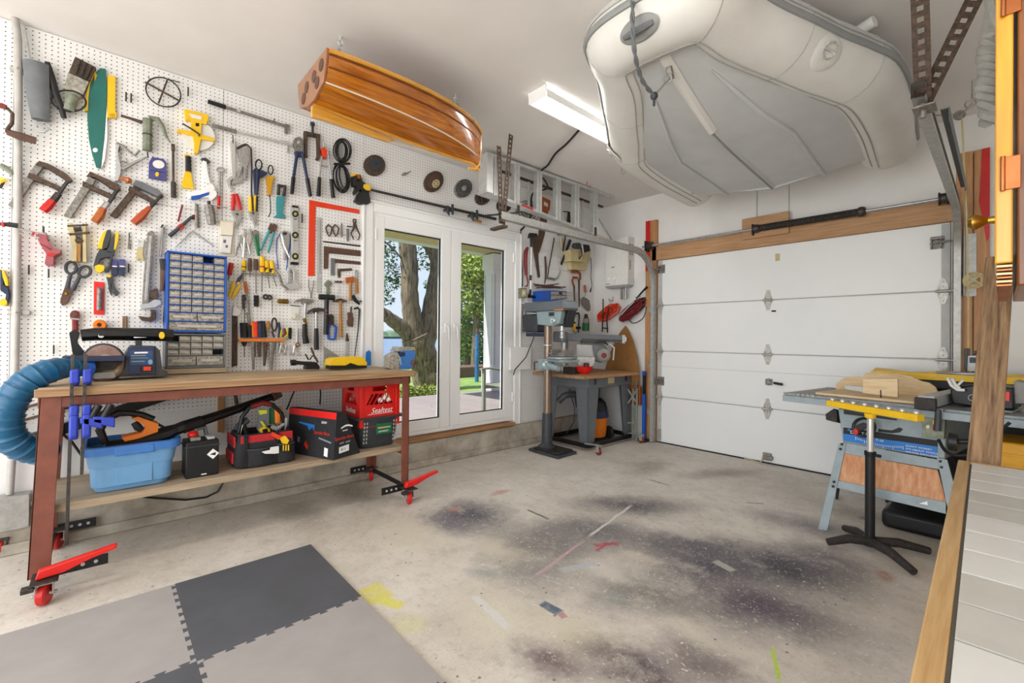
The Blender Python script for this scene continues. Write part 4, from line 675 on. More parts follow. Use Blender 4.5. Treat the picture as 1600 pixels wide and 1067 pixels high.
# orange tool rack and its tools
rk=T('orange_rack','long orange plastic tool rack low on the pegboard','rack','F',d=.07)
rk.poly('shelf','orange',[588,664,915,664,918,672,912,682,595,682]).end()
for nm,lb,cat,parts in (
 ('drill_driver','black cordless driver standing in the orange rack','driver',[('body','black',[625,552,627,655],[25,22]),('nose','black',[628,685,630,715],[20,9]),('bit','worn_steel',[630,715,630,792],4),('seam','light_grey',[604,580,648,572],2)]),
 ('black_chisel','chisel with black handle in the orange rack','chisel',[('handle','black',[670,570,668,655],[14,15]),('blade','worn_steel',[690,685,690,740,693,880],[13,11,8])]),
 ('orange_chisel','chisel with orange handle, left of the pair in the rack','chisel',[('handle','orange',[683,545,690,650],[9,12]),('blade','rusty',[697,685,700,790],[10,9])]),
 ('red_chisel','chisel with orange and red handle in the orange rack','chisel',[('handle','orange_red',[708,545,708,655],[13,15]),('blade','rusty',[733,685,735,790],[13,10])]),
 ('navy_screwdriver','screwdriver with a navy ribbed handle in the rack','screwdriver',[('handle','navy',[740,545,740,655],[15,13]),('cap','black',[738,540,740,556],17)]),
 ('ribbed_driver','black and white banded screwdriver handle in the rack','screwdriver',[('handle','black',[762,540,772,655],[12,16]),('band','off_white',[755,575,785,568],3),('band','off_white',[760,630,792,632],3)]),
 ('brown_knife','knife with oval brown wooden handle in the rack','knife',[('handle','handle_wood',[795,540,796,570,790,600],[9,15,8]),('blade','rusty',[778,690,775,770,768,850],[14,11,8])]),
 ('shears','scissors with one big dark loop standing in the rack','scissors',[('blade','worn_steel',[826,690,820,760,815,880],[22,16,11])]),
 ('lime_pliers','pliers with yellow green and red handles in the rack','pliers',[('handle','lime',[888,600,880,650],[8,8]),('handle','lime',[930,590,925,640,905,655],[7,8,6]),('grip','dark_red',[905,590,915,625,895,650],[7,12,7]),('jaw','chrome',[890,690,875,760],[8,4]),('jaw','chrome',[880,690,905,750],[8,4])]),
 ('blue_pliers','pliers with blue handles behind the shears','pliers',[('handle','navy',[868,550,875,600,868,655],[9,9,8]),('jaw','steel',[860,690,858,765],[10,5])])):
    t=T(nm,lb,cat,'F','tools in the orange rack',d=.055)
    for q in parts: t.st(*q,flat=.9)
    if nm=='shears': t.ring('loop','iron',838,565,17,44,6).st('shank','iron',[822,610,838,655],7)
    t.end()
for lb,l in (('small chrome wrench with ring end hanging alone',[[(1000,590),(998,640),(997,700)],(6,4,7)]),):
    T('ring_wrench',lb,'wrench','F',d=.025).st('shank','steel',[1000,590,998,640,997,690],[5,7,6]).ring('ring','copper',1000,705,12,14,4).end()
T('black_pencil','flat black carpenter pencil beside the orange rack','pencil','F',d=.025).poly('pencil','black',[942,585,960,587,958,665,940,662]).end()
for i,(x,y,a) in enumerate(((885,720,20),(915,735,-10),(945,735,15),(975,738,-12),(995,745,30))):
    c,q=math.sin(math.radians(a)),math.cos(math.radians(a)); lb=['small chrome ignition wrench, nearest the orange rack','small chrome ignition wrench, second from the orange rack','small chrome ignition wrench, middle of five','small chrome ignition wrench, fourth from the rack','small chrome ignition wrench, nearest the ring wrench'][i]
    T('ignition_wrench',lb,'wrench','F','small chrome wrenches',d=.018+.003*i).st('shank','chrome',[x-28*c,y-28*q,x+26*c,y+26*q],[7,4]).ring('end','chrome',x+30*c,y+32*q,8,8,4).end()
T('wall_socket','white wall socket plate with a round plug below the clamp','outlet','F',d=.016).poly('plate','off_white',[950,432,1014,437,1010,532,946,527]).poly('top_shade','dark_steel',[950,428,1014,434,1014,440,950,434],d=.02).el('plug','cream',975,505,14,20,d=.05).end()
# --- tools between the doors and the corner
T('black_cable','black cable running down beside the door casing','cable','K',d=.02).st('cable','black',[105,60,108,250,118,450,128,600,124,745],6,flat=1).end()
T('switch_box','old khaki switch box with a round button beside the door','switch','K',d=.06).poly('box','olive',[100,762,176,762,176,876,100,882]).poly('face','tan',[116,778,170,778,170,862,116,864],d=.064,th=.004).el('button','cream',148,820,14,22,d=.07,th=.008).end()
T('crowbar','dark red curved pry bar with hooked tip','pry bar','K',d=.04).st('bar','dark_red',[185,280,165,330,160,470,172,610],[16,26,24,18],flat=1).st('hook','dark_red',[175,600,190,700,185,735,150,742],[10,9,9,6],flat=1).end()
T('walking_cane','white shafted driver club with black grip and head','club','K',d=.05).st('shaft','white',[230,270,222,790],[10,10],flat=1).st('grip','black',[228,155,230,275],14,flat=1).st('sleeve','black',[222,610,220,670],15,flat=1).st('head','black',[222,780,215,830,205,850],[12,16,18],flat=1).st('head','black',[200,860,270,868],[18,16],flat=1).end()
T('panel_saw','old hand saw with dark handle and brown blade hanging point down','saw','K',d=.025).poly('blade','rusty',[243,150,312,130,316,420,336,632,312,640,262,350],th=.004).poly('handle','iron',[222,105,300,112,298,140,240,160,205,165],d=.04).end()
T('long_saw','longer brown hand saw with a wooden handle hanging behind the track','saw','H',d=.025).poly('blade','leather',[560,700,622,690,610,800,590,900,548,1040,535,1040,545,850],th=.004).poly('handle','orange_wood',[575,570,642,605,636,680,622,700,572,690,565,650],d=.04).poly('grip_hole','off_white',[588,610,620,630,618,660,585,640],d=.0415,th=.002).end()
T('iron_bar','short dark curved iron bar below the hack saw','bar','K',d=.025).st('bar','leather',[395,385,405,520,402,620,388,715],[12,16,12,6]).end()
T('bow_saw','bow saw with thin curved steel frame','saw','K',d=.03).st('back','dark_steel',[503,165,470,350,440,520,420,650],[8,8,7,7],flat=1).st('frame','steel',[508,165,545,350,572,480,575,570,545,640,500,660],[6,6,7,9,12,14],flat=1).st('grip','worn_steel',[410,645,450,645,505,660],[10,14,14],flat=1).end()
T('tan_stick','small tan wooden handle behind the door track','handle','K',d=.03).st('stick','ply',[582,165,590,270],[18,14]).end()
T('machete','long dark blade slanting down beside the saws','blade','K',d=.03).st('blade','iron',[695,190,640,340,585,482],[22,20,16],flat=.4).st('rod','dark_steel',[628,170,608,330],7).end()
T('garden_shears','dark shears with black handles hung high behind the ladder','shears','H',d=.035).st('blade','iron',[790,700,785,790],[8,12]).st('blade','iron',[800,700,800,790],[6,10]).st('hook','dark_steel',[745,695,800,700],5).st('shank','dark_steel',[770,840,765,900,745,1020],[8,7,8]).end()
T('wall_tool_motor','old tan power tool with black and white motor mounted on the wall','power tool','K',d=.14).poly('base','tan',[696,300,935,300,930,420,905,455,890,470,882,552,710,540,700,440],d=.08).poly('front','tan',[700,305,790,300,790,420,870,425,860,450,705,440]).st('motor','dark_grey',[735,258,795,262],[34,40],flat=1).st('coil','off_white',[795,300,835,250,845,330,815,420],[12,14,14,12]).st('cord','black',[790,255,830,300,835,370,800,415],8,d=.15).poly('switch','black',[850,240,920,250,935,320,860,340],d=.12).end()
T('hanging_lead','thin black cord with a plug hanging below the tan motor','cord','K',d=.03).st('cord','black',[938,400,945,500,938,620,952,730,940,780],4,flat=1).st('plug','black',[942,765,932,808],[7,10],flat=1).end()
T('old_pipe_wrench','orange brown pipe wrench with hooked jaw, higher of the two','wrench','K',d=.04).st('hook','copper',[708,572,770,565,810,590,812,650,790,670],[16,18,18,17,14]).st('handle','rusty',[798,670,798,990],[13,7],flat=1).end()
T('old_pipe_wrench','orange brown pipe wrench with hooked jaw, lower of the two','wrench','K',d=.045).st('hook','copper',[780,640,730,635,718,680,735,735],[14,16,16,14]).st('handle','rusty',[738,730,748,990],[12,7],flat=1).end()
T('brick_trowel','brick trowel with wood handle hanging point down','trowel','K',d=.03).st('handle','orange_wood',[864,725,876,815],[15,16],flat=1).st('tang','steel',[878,815,870,850,852,872],5).poly('blade','worn_steel',[848,868,880,878,922,905,936,990,930,1030,905,1040,830,955,820,895],th=.004).end()
t=T('stick_bundle','bundle of thin brown sticks lying across two pegs','sticks','K',d=.05)
for i,l in enumerate(([250,712,420,735,640,755],[265,735,430,728,560,712],[285,762,430,740,545,710],[300,752,450,758,635,748],[262,720,400,745,600,765])): t.st('stick','leather',l,[5,9,5],d=.04+.006*i)
t.end()
T('combination_wrench','combination wrench hanging by the door, left of the pair','wrench','L','wrenches by the door',d=.03).st('shank','worn_steel',[42,310,42,420,48,545],[7,8,7]).ring('ring','worn_steel',42,300,12,12,6).st('jaw','worn_steel',[40,535,52,560],[6,11]).end()
T('combination_wrench','combination wrench hanging by the door, right of the pair','wrench','L','wrenches by the door',d=.03).st('shank','worn_steel',[76,320,68,420,72,540],[7,8,7]).ring('ring','worn_steel',76,308,12,12,6).st('jaw','worn_steel',[68,530,82,560],[6,11]).end()
T('torch_bottle','small dark green gas torch bottle hanging on the wall','torch','L',d=.09).st('bottle','green',[662,470,660,545],[36,36],flat=1).st('shoulder','soft_grey',[664,425,663,472],[30,36],flat=1).st('valve','black',[664,380,664,425],[14,24],flat=1).end()
T('hook_bar','black bar bent into a hook beside the yellow tool','hook bar','L',d=.04).st('bar','dark_steel',[545,395,560,375,588,372,598,395,592,480,588,565],[7,11,11,9,8,8],flat=1).st('knob','black',[570,515,605,517],12,flat=1).end()
T('yellow_stapler','yellow handled tool with a black top under the hook bar','tool','L',d=.04).st('body','yellow',[550,475,550,545],[13,15],flat=1).st('top','black',[550,455,550,478],11,flat=1).st('foot','chrome',[548,545,565,568],12,flat=1).end()
t=T('parts_case','open blue parts case on a shelf behind the drill press','case','K',d=.16)
t.poly('case','blue',[362,792,460,790,655,800,658,890,470,915,355,915]).poly('tray','clear_grey',[470,805,655,812,655,880,470,900],d=.165,th=.02).poly('slot','dark_steel',[470,840,650,845,650,852,470,848],d=.168,th=.004).poly('slot','dark_steel',[560,806,600,808,600,840,560,838],d=.168,th=.004).end()
T('wire_rack','small wire rack beside the blue parts case','rack','K',d=.06).st('wire','steel',[655,815,775,825],3).st('wire','steel',[660,850,775,860],3).st('wire','steel',[775,825,775,862],3).end()
# bare hooks
for i,(x,y,lb) in enumerate(((197,150,'bare peg hook left of the spoked wheel, first of two close together'),(205,152,'bare peg hook left of the spoked wheel, second of two close together'),(294,142,'bare peg hook right of the spoked wheel'),(45,420,'bare peg hook beside the conduit below the red corner clamp'),(76,426,'bare peg hook left of the tin snips'),(201,418,'bare peg hook right of the purple clamps'),(472,340,'bare peg hook right of the spirit level'),(84,545,'bare peg hook and wire left of the belt sander'))):
    T('peg_hook',lb,'hook','O','bare pegboard hooks',d=.03).st('hook','dark_steel',[x,y-6,x,y+6,x-.5,y+8],1.1,flat=1).end()
# ------------------------------------------------------------------ conduit and junction box at the left end of the wall
ce=thing('conduit','grey metal conduit pipe running down the pegboard to a steel box','conduit',(.04,-.4,.2))
cp=[onX(x,y,.045) for x,y in ((14,-30),(22,20),(28,60),(29,200),(27,400),(24,560),(20,700),(15,772))]
MB().tube(cp,.0165,10).build('pipe','conduit_grey',ce)
for x,y in ((28,110),(26,488),(23,590)):
    P=onX(x,y,.03); MB().box((.008,P.y-.03,P.z-.012),(.04,P.y+.05,P.z+.012)).tube([(.04,P.y-.018,P.z),(.066,P.y,P.z),(.04,P.y+.018,P.z)],.006,6).build('strap','conduit_grey',ce,.002)
a=onX(0,782,.06); b=onX(47,812,.06); jb=MB().box((.012,a.y-.12,b.z-.03),(.09,b.y,a.z+.02)).build('junction_box','galv',ce,.004)
MB().box((.09,a.y-.118,b.z-.028),(.094,b.y-.002,a.z+.018)).build('cover','galv',jb,.001)
MB().tube([(.05,b.y-.01,(a.z+b.z)/2+.02),(.05,b.y+.1,(a.z+b.z)/2+.02)],.018,10).build('fitting','galv',jb)
# ------------------------------------------------------------------ workbench
BZ=.952; BX0,BX1=.075,.712; BY0,BY1=-.235,1.725
wbn=thing('workbench','long workbench with a worn wooden top and rust red steel legs','workbench',((BX0+BX1)/2,(BY0+BY1)/2,0))
for i in range(4):
    x0=BX0+(BX1-BX0)*i/4; x1=BX0+(BX1-BX0)*(i+1)/4-.003
    MB().box((x0,BY0+.01*(i%2),BZ-.04),(x1,BY1-.006*(i%3),BZ)).build('top_plank','bench_wood',wbn,.003)
MB().box((BX1-.003,BY0,BZ-.042),(BX1+.004,BY1,BZ-.003)).build('edge_strip','bench_edge',wbn,.003)
MB().box((BX1-.03,BY0+.01,BZ-.095),(BX1-.022,BY1-.02,BZ-.042)).box((BX1-.06,BY0+.01,BZ-.05),(BX1-.022,BY1-.02,BZ-.042)).build('front_rail','red_frame',wbn,.002)
MB().box((BX0+.02,BY0+.01,BZ-.095),(BX0+.028,BY1-.02,BZ-.042)).build('back_rail','red_frame',wbn,.002)
for y in (BY0+.02,BY1-.03): MB().box((BX0+.02,y,BZ-.095),(BX1-.03,y+.008,BZ-.042)).build('end_rail','red_frame',wbn,.002)
def leg(x,y,sx,sy,w_=.062):
    t=.007; k_=-.03 if y<0.5 else 0; z1=BZ-.045
    mb=MB()
    for (xa,ya,xb,yb) in ((x,y,x+sx*t,y+sy*w_),(x,y,x+sx*w_,y+sy*t)): mb.add([(xa,ya+k_,.075),(xb,ya+k_,.075),(xb,yb+k_,.075),(xa,yb+k_,.075),(xa,ya,z1),(xb,ya,z1),(xb,yb,z1),(xa,yb,z1)],[(0,3,2,1),(4,5,6,7),(0,1,5,4),(1,2,6,5),(2,3,7,6),(3,0,4,7)])
    mb.build('leg','red_frame',wbn,.002)
leg(BX1-.02,BY0+.015,-1,1,.075); leg(BX1-.02,BY1-.03,-1,-1,.058); leg(BX0+.02,BY0+.015,1,1); leg(BX0+.02,BY1-.03,1,-1)
SZ_=.388
for x0,x1 in ((.09,.345),(.35,.655)): MB().box((x0,BY0+.035,SZ_-.038),(x1,BY1-.05,SZ_)).build('shelf_plank','shelf_wood',wbn,.003)
for y in (BY0+.03,BY1-.045): MB().box((.09,y,SZ_-.075),(.68,y+.008,SZ_-.038)).build('shelf_bearer','red_frame',wbn,.002)
def caster(x,y,dy,lever,wx):
    """levelling caster: punched black bar, chrome fork, red wheel, red foot lever"""
    mb=MB().box((x-.02,y,.075),(x-.012,y+dy,.125))
    c=mb.build('caster_bar','black',wbn,.001)
    for k in range(3): MB().lathe([(.008,0),(.008,.003)],(x-.0118,y+dy*(.35+.22*k),.1),(1,0,0),10).build('bar_hole','light_grey',c)
    MB().lathe([(.012,-.016),(.042,-.016),(.047,-.01),(.047,.01),(.042,.016),(.012,.016)],(x+wx,y,.047),(.35,1,0),22).build('wheel','red',c)
    MB().box((x+wx-.02,y-.03,.045),(x+wx+.02,y-.024,.11)).box((x+wx-.02,y+.024,.045),(x+wx+.02,y+.03,.11)).box((x+wx-.04,y-.035,.1),(x+wx+.04,y+.035,.11)).tube([(x+wx,y-.04,.047),(x+wx,y+.04,.047)],.008,8).build('fork','steel',c,.002)
    MB().box((x+.0,y-.045,.108),(x+wx+.05,y+.045,.114)).box((x+wx+.01,y-.07,.085),(x+wx+.05,y-.03,.105)).build('swivel_plate','dark_steel',c,.002)
    if lever:
        MB().prism([(x+wx+.01,y-.03,.118),(x+wx+.01,y+.06,.125),(x+wx+.01,y+.15,.158),(x+wx+.01,y+.24,.178),(x+wx+.01,y+.24,.196),(x+wx+.01,y+.12,.178),(x+wx+.01,y-.02,.155)],(-.035,0,0)).build('foot_lever','bright_red',c,.004)
caster(.73,BY0+.05,.21,1,.09); caster(.73,BY1-.085,-.17,1,.07)
caster(.10,BY0+.05,.16,0,.02); caster(.10,BY1-.06,-.16,0,.02)
MB().box((.12,BY1-.06,.075),(.72,BY1-.052,.11)).build('caster_crossbar','black',wbn,.001); MB().box((.12,BY0+.04,.075),(.72,BY0+.048,.11)).build('caster_crossbar','black',wbn,.001)
# ------------------------------------------------------------------ under the bench
# blue storage tote
tt=thing('storage_tote','light blue plastic storage tote without lid on the bench shelf','tote',(.42,.1,SZ_))
def rrect(x0,y0,x1,y1,r,z,n=5):
    o=[]
    for cx,cy,a0 in ((x1-r,y1-r,0),(x0+r,y1-r,90),(x0+r,y0+r,180),(x1-r,y0+r,270)):
        for i in range(n+1):
            a=math.radians(a0+90*i/n); o.append((cx+r*math.cos(a),cy+r*math.sin(a),z))
    return o
tx0,tx1,ty0,ty1=.27,.62,-.075,.315; th_=.245
def inset(k): return tx0+k,ty0+k,tx1-k,ty1-k
MB().grid([rrect(*inset(.045),.05,SZ_+.004),rrect(*inset(.04),.055,SZ_+.02),rrect(*inset(.026),.05,SZ_+.13),rrect(*inset(.02),.05,SZ_+.13),rrect(*inset(.008),.05,SZ_+.20),rrect(*inset(.02),.05,SZ_+.2),rrect(*inset(.03),.05,SZ_+.03)],True).add(rrect(*inset(.045),.05,SZ_+.004),[tuple(range(24))]).build('body','sky_blue',tt)
MB().grid([rrect(*inset(.008),.05,SZ_+.198),rrect(*inset(-.008),.055,SZ_+.2),rrect(*inset(-.01),.055,SZ_+.24),rrect(*inset(.012),.05,SZ_+.242),rrect(*inset(.014),.05,SZ_+.2)],True).build('rim','lid_blue',tt)
MB().box((tx1-.04,.05,SZ_+.03),(tx1-.022,.2,SZ_+.2)).build('front_recess','sky_blue',tt,.004)
MB().box((tx1-.022,.045,SZ_+.19),(tx1+.012,.205,SZ_+.235)).build('handle','lid_blue',tt,.006)
MB().add(rrect(*inset(.03),.045,SZ_+.175),[tuple(range(24))]).build('dark_contents','navy',tt)
# leaf blower lying on the tote
t=T('leaf_blower','black and orange leaf blower lying on the blue tote','leaf blower','O',d=.50)
t.st('handle','black',[165,693,156,672,165,655,185,645,202,645,222,648,240,655],[5,6,6,6,5,5,5],flat=1.0).poly('housing','orange',[206,654,216,651,248,662,247,674,240,680,195,690,190,684,222,676,228,668,224,663],th=.09,d=.53).st('body','black',[165,697,205,694,262,676,276,670],[8,10,11,8],flat=1.3).st('trigger','black',[210,660,216,668,222,672],[5,6,4]).st('collar','black',[276,671,290,665],[9,9],flat=1).st('cable','black',[246,662,262,671],2).end()
mb=MB(); q0=onX(285,668,.5); q1=onX(365,641,.42); q2=onX(440,616,.30); q3=onX(507,612,.26)
t=thing('blower_tube','long black blower tube reaching behind the tool bag','tube',(.4,.8,.6)); MB().tube([q0,q0.lerp(q1,.35)],[.036,.034],14).build('ribbed_end','black',t); MB().tube([q0.lerp(q1,.3),q1,onX(432,617,.31)],[.03,.028,.024],14).build('tube','black_gloss',t); MB().tube([onX(425,621,.33),onX(436,615,.31)],[.03,.03],14).build('tip','rusty',t)
# car battery
bt=thing('car_battery','black car battery with grey terminal covers on the bench shelf','battery',(.5,.44,SZ_))
MB().box((.42,.345,SZ_),(.585,.505,SZ_+.205)).build('case','black',bt,.006); MB().box((.415,.34,SZ_+.175),(.59,.51,SZ_+.182)).build('lip','dark_grey',bt,.002)
MB().box((.45,.37,SZ_+.205),(.56,.42,SZ_+.225)).build('cover','soft_grey',bt,.005); MB().box((.45,.45,SZ_+.205),(.56,.49,SZ_+.222)).build('cover','light_grey',bt,.005)
MB().tube([(.5,.40,SZ_+.215),(.5,.40,SZ_+.26),(.46,.45,SZ_+.265),(.46,.46,SZ_+.22)],.012,8).build('clamp_arm','grey',bt)
MB().ball((.52,.385,SZ_+.24),.028,10,(1,1,.7)).build('red_cap','bright_red',bt)
c=Vector((.5865,.475,SZ_+.125)); s_=.03
MB().prism([c+Vector((0,-s_,0)),c+Vector((0,0,-s_)),c+Vector((0,s_,0)),c+Vector((0,0,s_))],(.001,0,0)).build('diamond_sticker','print_white',bt); c.x+=.0012
MB().prism([c+Vector((0,-.016,-.002)),c+Vector((0,.012,-.01)),c+Vector((0,.014,.008)),c+Vector((0,-.004,.004))],(.0006,0,0)).build('sticker_mark','print_black',bt)
MB().box((.585,.42,SZ_+.012),(.5862,.445,SZ_+.018)).build('small_print','print_white',bt)
# cardboard box with a long wedge shape
ba=Vector((-.936,-.351,0)); bw=Vector((-.351,.936,0)).normalized(); F0=Vector((.735,1.117,SZ_+.002)); up=Vector((0,0,1))
fa=[F0,F0+bw*.235,F0+bw*.095+up*.305,F0+bw*.025+up*.312]
bx_=thing('cardboard_box','black and red wedge shaped cardboard box sticking out from the shelf','box',(.5,1.1,SZ_))
MB().prism(fa,ba*.47).build('carton','canvas_black',bx_,.002)
lf=[F0+bw*.0215+up*.265,F0+bw*.0255+up*.308,F0+bw*.0255+up*.308+ba*.468,F0+bw*.0215+up*.265+ba*.468]
lf2=[p-bw*.001+ba*.001 for p in lf]; MB().prism(lf2,-bw*.0012).build('red_band','bright_red',bx_)
xf=-ba; 
def onfront(u,v): return F0+bw*u+up*v+xf*.0012
def onside(u,v): return F0+ba*u+up*v+bw*(.025*v/.312)-bw*.0018
text('Speeder-Bore',.03,'print_red',bx_,onfront(.01,.125),bw,up,sx=.98); text('BLADES',.012,'print_white',bx_,onfront(.075,.178),bw,up); 
MB().grid([[onfront(.06+.1*i/8,.195+.012*math.sin(math.pi*i/8)) for i in range(9)],[onfront(.06+.1*i/8,.205+.014*math.sin(math.pi*i/8)) for i in range(9)]]).build('logo_arc','print_white',bx_)
for a_,b_ in ((.05,.085),(.1,.14)): MB().prism([onfront(a_,.095),onfront(b_,.098),onfront(b_,.108),onfront(a_,.105)],xf*.0004).build('print_line','print_grey',bx_)
MB().prism([onfront(.045,.035),onfront(.13,.04),onfront(.13,.082),onfront(.045,.077)],xf*.0005).build('price_label','print_white',bx_); text('6\'-1',.026,'print_black',bx_,onfront(.062,.05)+xf*.001,bw,up)
text('Speeder-Bore',.032,'print_red',bx_,onside(.2,.155),-ba,up,sx=.85); MB().prism([onside(.15,.125),onside(.03,.105),onside(.03,.115),onside(.15,.135)],-bw*.0004).build('print_line','print_grey',bx_)
MB().prism([onside(.09,.02),onside(.055,.015),onside(.055,.07),onside(.09,.075)],-bw*.0005).build('price_label','print_white',bx_)
MB().prism([onside(.36,.222),onside(.20,.212),onside(.20,.170),onside(.22,.195),onside(.25,.170),onside(.27,.20),onside(.36,.212)],-bw*.0005).build('saw_print','print_blue',bx_)
MB().prism([onside(.29,.07),onside(.255,.04),onside(.245,.06),onside(.275,.1)],-bw*.0005).build('tool_print','print_red',bx_); text('SAW',.024,'print_white',bx_,onside(.135,.228),-ba,up)
MB().prism([onside(.36,.085),onside(.335,.08),onside(.335,.115),onside(.36,.12)],-bw*.0005).build('tool_print','print_grey',bx_)
# black laundry basket under the red milk crate
bk=thing('plastic_basket','black plastic basket with green label under the red crate','basket',(.44,1.51,SZ_))
kx0,kx1,ky0,ky1,kz=.25,.615,1.33,1.69,.245
def kin(k,z): return rrect(kx0+k,ky0+k,kx1-k,ky1-k,.05,z)
MB().grid([kin(.045,SZ_+.004),kin(.03,SZ_+.1),kin(.012,SZ_+.215),kin(-.012,SZ_+.218),kin(-.014,SZ_+.23),kin(.02,SZ_+.232),kin(.05,SZ_+.012)],True).add(kin(.045,SZ_+.004),[tuple(range(24))]).build('body','dark_grey',bk)
for r_ in range(6):
    z=SZ_+.04+.028*r_
    for y in (ky0+.055,ky0+.075,ky1-.075,ky1-.055):
        xx=kx1-.035+.022*(z-SZ_)/.2; MB().box((xx+.0,y,z),(xx+.004,y+.008,z+.016)).build('slot','light_grey',bk)
xx=kx1-.012; MB().box((xx-.012,1.48,SZ_+.1),(xx,1.6,SZ_+.18)).build('label','green',bk,.001); MB().box((xx,1.49,SZ_+.142),(xx+.001,1.59,SZ_+.152)).build('label_print','tan',bk); text('LAUNDRY',.018,'print_white',bk,(xx+.0012,1.492,SZ_+.114),(0,1,0),(0,0,1))
# red milk crate
mc=thing('milk_crate','bright red plastic milk crate with white script lettering','crate',(.44,1.51,SZ_+.17))
cx0,cx1,cy0,cy1,cz0,cz1=.275,.595,1.352,1.662,SZ_+.16,.872
M_='bright_red'
MB().box((cx0,cy0,cz0),(cx1,cy1,cz0+.012)).build('base','bright_red',mc,.003)
def cside(p,q,nrm):
    """one crate wall from p to q with hand hole and slanted slats"""
    p=Vector(p);q=Vector(q);d=(q-p);L=d.length;d.normalize();nv=Vector(nrm);mb=MB();H_=cz1-cz0
    def pl(u0,u1,v0,v1,t=.008,s0=0,s1=0):
        a=[p+d*u0+up*v0,p+d*u1+up*v0,p+d*(u1+s1)+up*v1,p+d*(u0+s0)+up*v1]; mb.prism(a,-nv*t)
    pl(0,L,0,.16); pl(0,.05,.16,.29); pl(L-.05,L,.16,.29); pl(.05,L-.05,.238,.258)
    pl(.05,.10,.258,.29); pl(L-.10,L-.05,.258,.29); pl(0,L,.29,H_)
    mb.prism([p+d*.05+up*.16,p+d*.09+up*.238,p+d*.05+up*.238],-nv*.008); mb.prism([p+d*(L-.05)+up*.16,p+d*(L-.05)+up*.238,p+d*(L-.09)+up*.238],-nv*.008)
    o=mb.build('wall',M_,mc,.001)
    for k in range(5): u=.07+k*(L-.16)/4; MB().bar(p+d*u+up*.16-nv*.004,p+d*(u+.045)+up*.238-nv*.004,.006,.006).build('slat',M_,mc)
    MB().box((0,0,0),(0,0,0)) ; 
    for v in (.155,.295): MB().bar(p+d*.0+up*v+nv*.002,p+d*L+up*v+nv*.002,.005,.006).build('rib',M_,o)
    return o
cside((cx1,cy0,cz0),(cx1,cy1,cz0),(1,0,0)); cside((cx0,cy0,cz0),(cx1,cy0,cz0),(0,-1,0)); cside((cx1,cy1,cz0),(cx0,cy1,cz0),(0,1,0)); cside((cx0,cy1,cz0),(cx0,cy0,cz0),(-1,0,0))
[MB().box((cx1,ya_,cz0),(cx1+.006,ya_+.03,cz1)).build('corner_post',M_,mc,.002) for ya_ in (cy0-.002,cy1-.028)]
text('Sealtest',.056,'print_white',mc,(cx1+.003,cy0+.085,cz0+.098),(0,1,0),up,shear=.35,sx=.95); MB().bar((cx1+.004,cy0+.06,cz0+.09),(cx1+.004,cy0+.26,cz0+.094),.001,.003).build('underline','print_white',mc)
text('Sealtest',.056,'print_white',mc,(cx0+.08,cy0-.003,cz0+.098),(1,0,0),up,shear=.35)
for i,(y,z) in enumerate(((1.55,.755),(1.585,.735),(1.52,.735))): tag(MB().ball((.575,y,z),.022,8).build('white_fitting','white'),['pale plastic fitting in the red crate, uppermost of three','pale plastic fitting in the red crate, nearest the bench leg','pale plastic fitting in the red crate, nearest its corner'][i],'fitting','pale fittings in the crate')
# tool bag
tb_=thing('tool_bag','open red and black canvas tool bag with an arched handle','bag',(.46,.78,SZ_))
gx0,gx1,gy0,gy1=.30,.565,.60,.925; gz=SZ_
def bagring(k,z,r=.035): return rrect(gx0-k,gy0-k,gx1+k,gy1+k,r,z)
MB().grid([bagring(.0,gz+.003),bagring(.012,gz+.03),bagring(.006,gz+.15),bagring(-.012,gz+.205),bagring(-.022,gz+.205),bagring(-.01,gz+.05)],True).add(bagring(0,gz+.003),[tuple(range(24))]).build('body','canvas_black',tb_)
MB().box((gx1-.004,gy0+.02,gz+.13),(gx1+.004,gy1-.01,gz+.2)).build('front_panel','canvas_red',tb_,.003); MB().box((gx0+.03,gy0-.012,gz+.13),(gx1-.02,gy0-.002,gz+.195)).build('side_panel','canvas_red',tb_,.003); MB().box((gx0+.04,gy0-.02,gz+.03),(gx1-.03,gy0-.008,gz+.1)).build('side_pocket','canvas_red',tb_,.006)
def pocket(y0,y1,z1):
    MB().grid([[(gx1+.012+.03*math.sin(math.pi*i/8)*(.6+.4*v),y0+(y1-y0)*i/8,gz+.012+(z1-.012)*v) for i in range(9)] for v in (0,.3,.7,1)]).build('front_pocket','canvas_black',tb_)
    MB().tube([(gx1+.012+.03*math.sin(math.pi*i/8),y0+(y1-y0)*i/8,gz+z1) for i in range(9)],.004,6).build('pocket_binding','dark_grey',tb_)
pocket(gy0+.05,gy1-.11,.115); pocket(gy1-.105,gy1+.0,.125)
for y in (gy0+.045,gy1-.11): MB().box((gx1+.008,y-.012,gz+.01),(gx1+.016,y+.012,gz+.205)).build('strap','black',tb_,.002)
xm_=.44; hp=[(xm_,gy0+.03,gz+.18),(xm_,gy0+.05,gz+.30),(xm_,gy0+.09,gz+.355),(xm_,(gy0+gy1)/2,gz+.378),(xm_,gy1-.1,gz+.362),(xm_,gy1-.045,gz+.30),(xm_,gy1-.01,gz+.18)]
MB().tube(hp,.013,10).build('handle','black',tb_); MB().tube([Vector(hp[2]).lerp(Vector(hp[3]),.15),hp[3],Vector(hp[3]).lerp(Vector(hp[4]),.85)],.017,10).build('handle_wrap','dark_red',tb_)
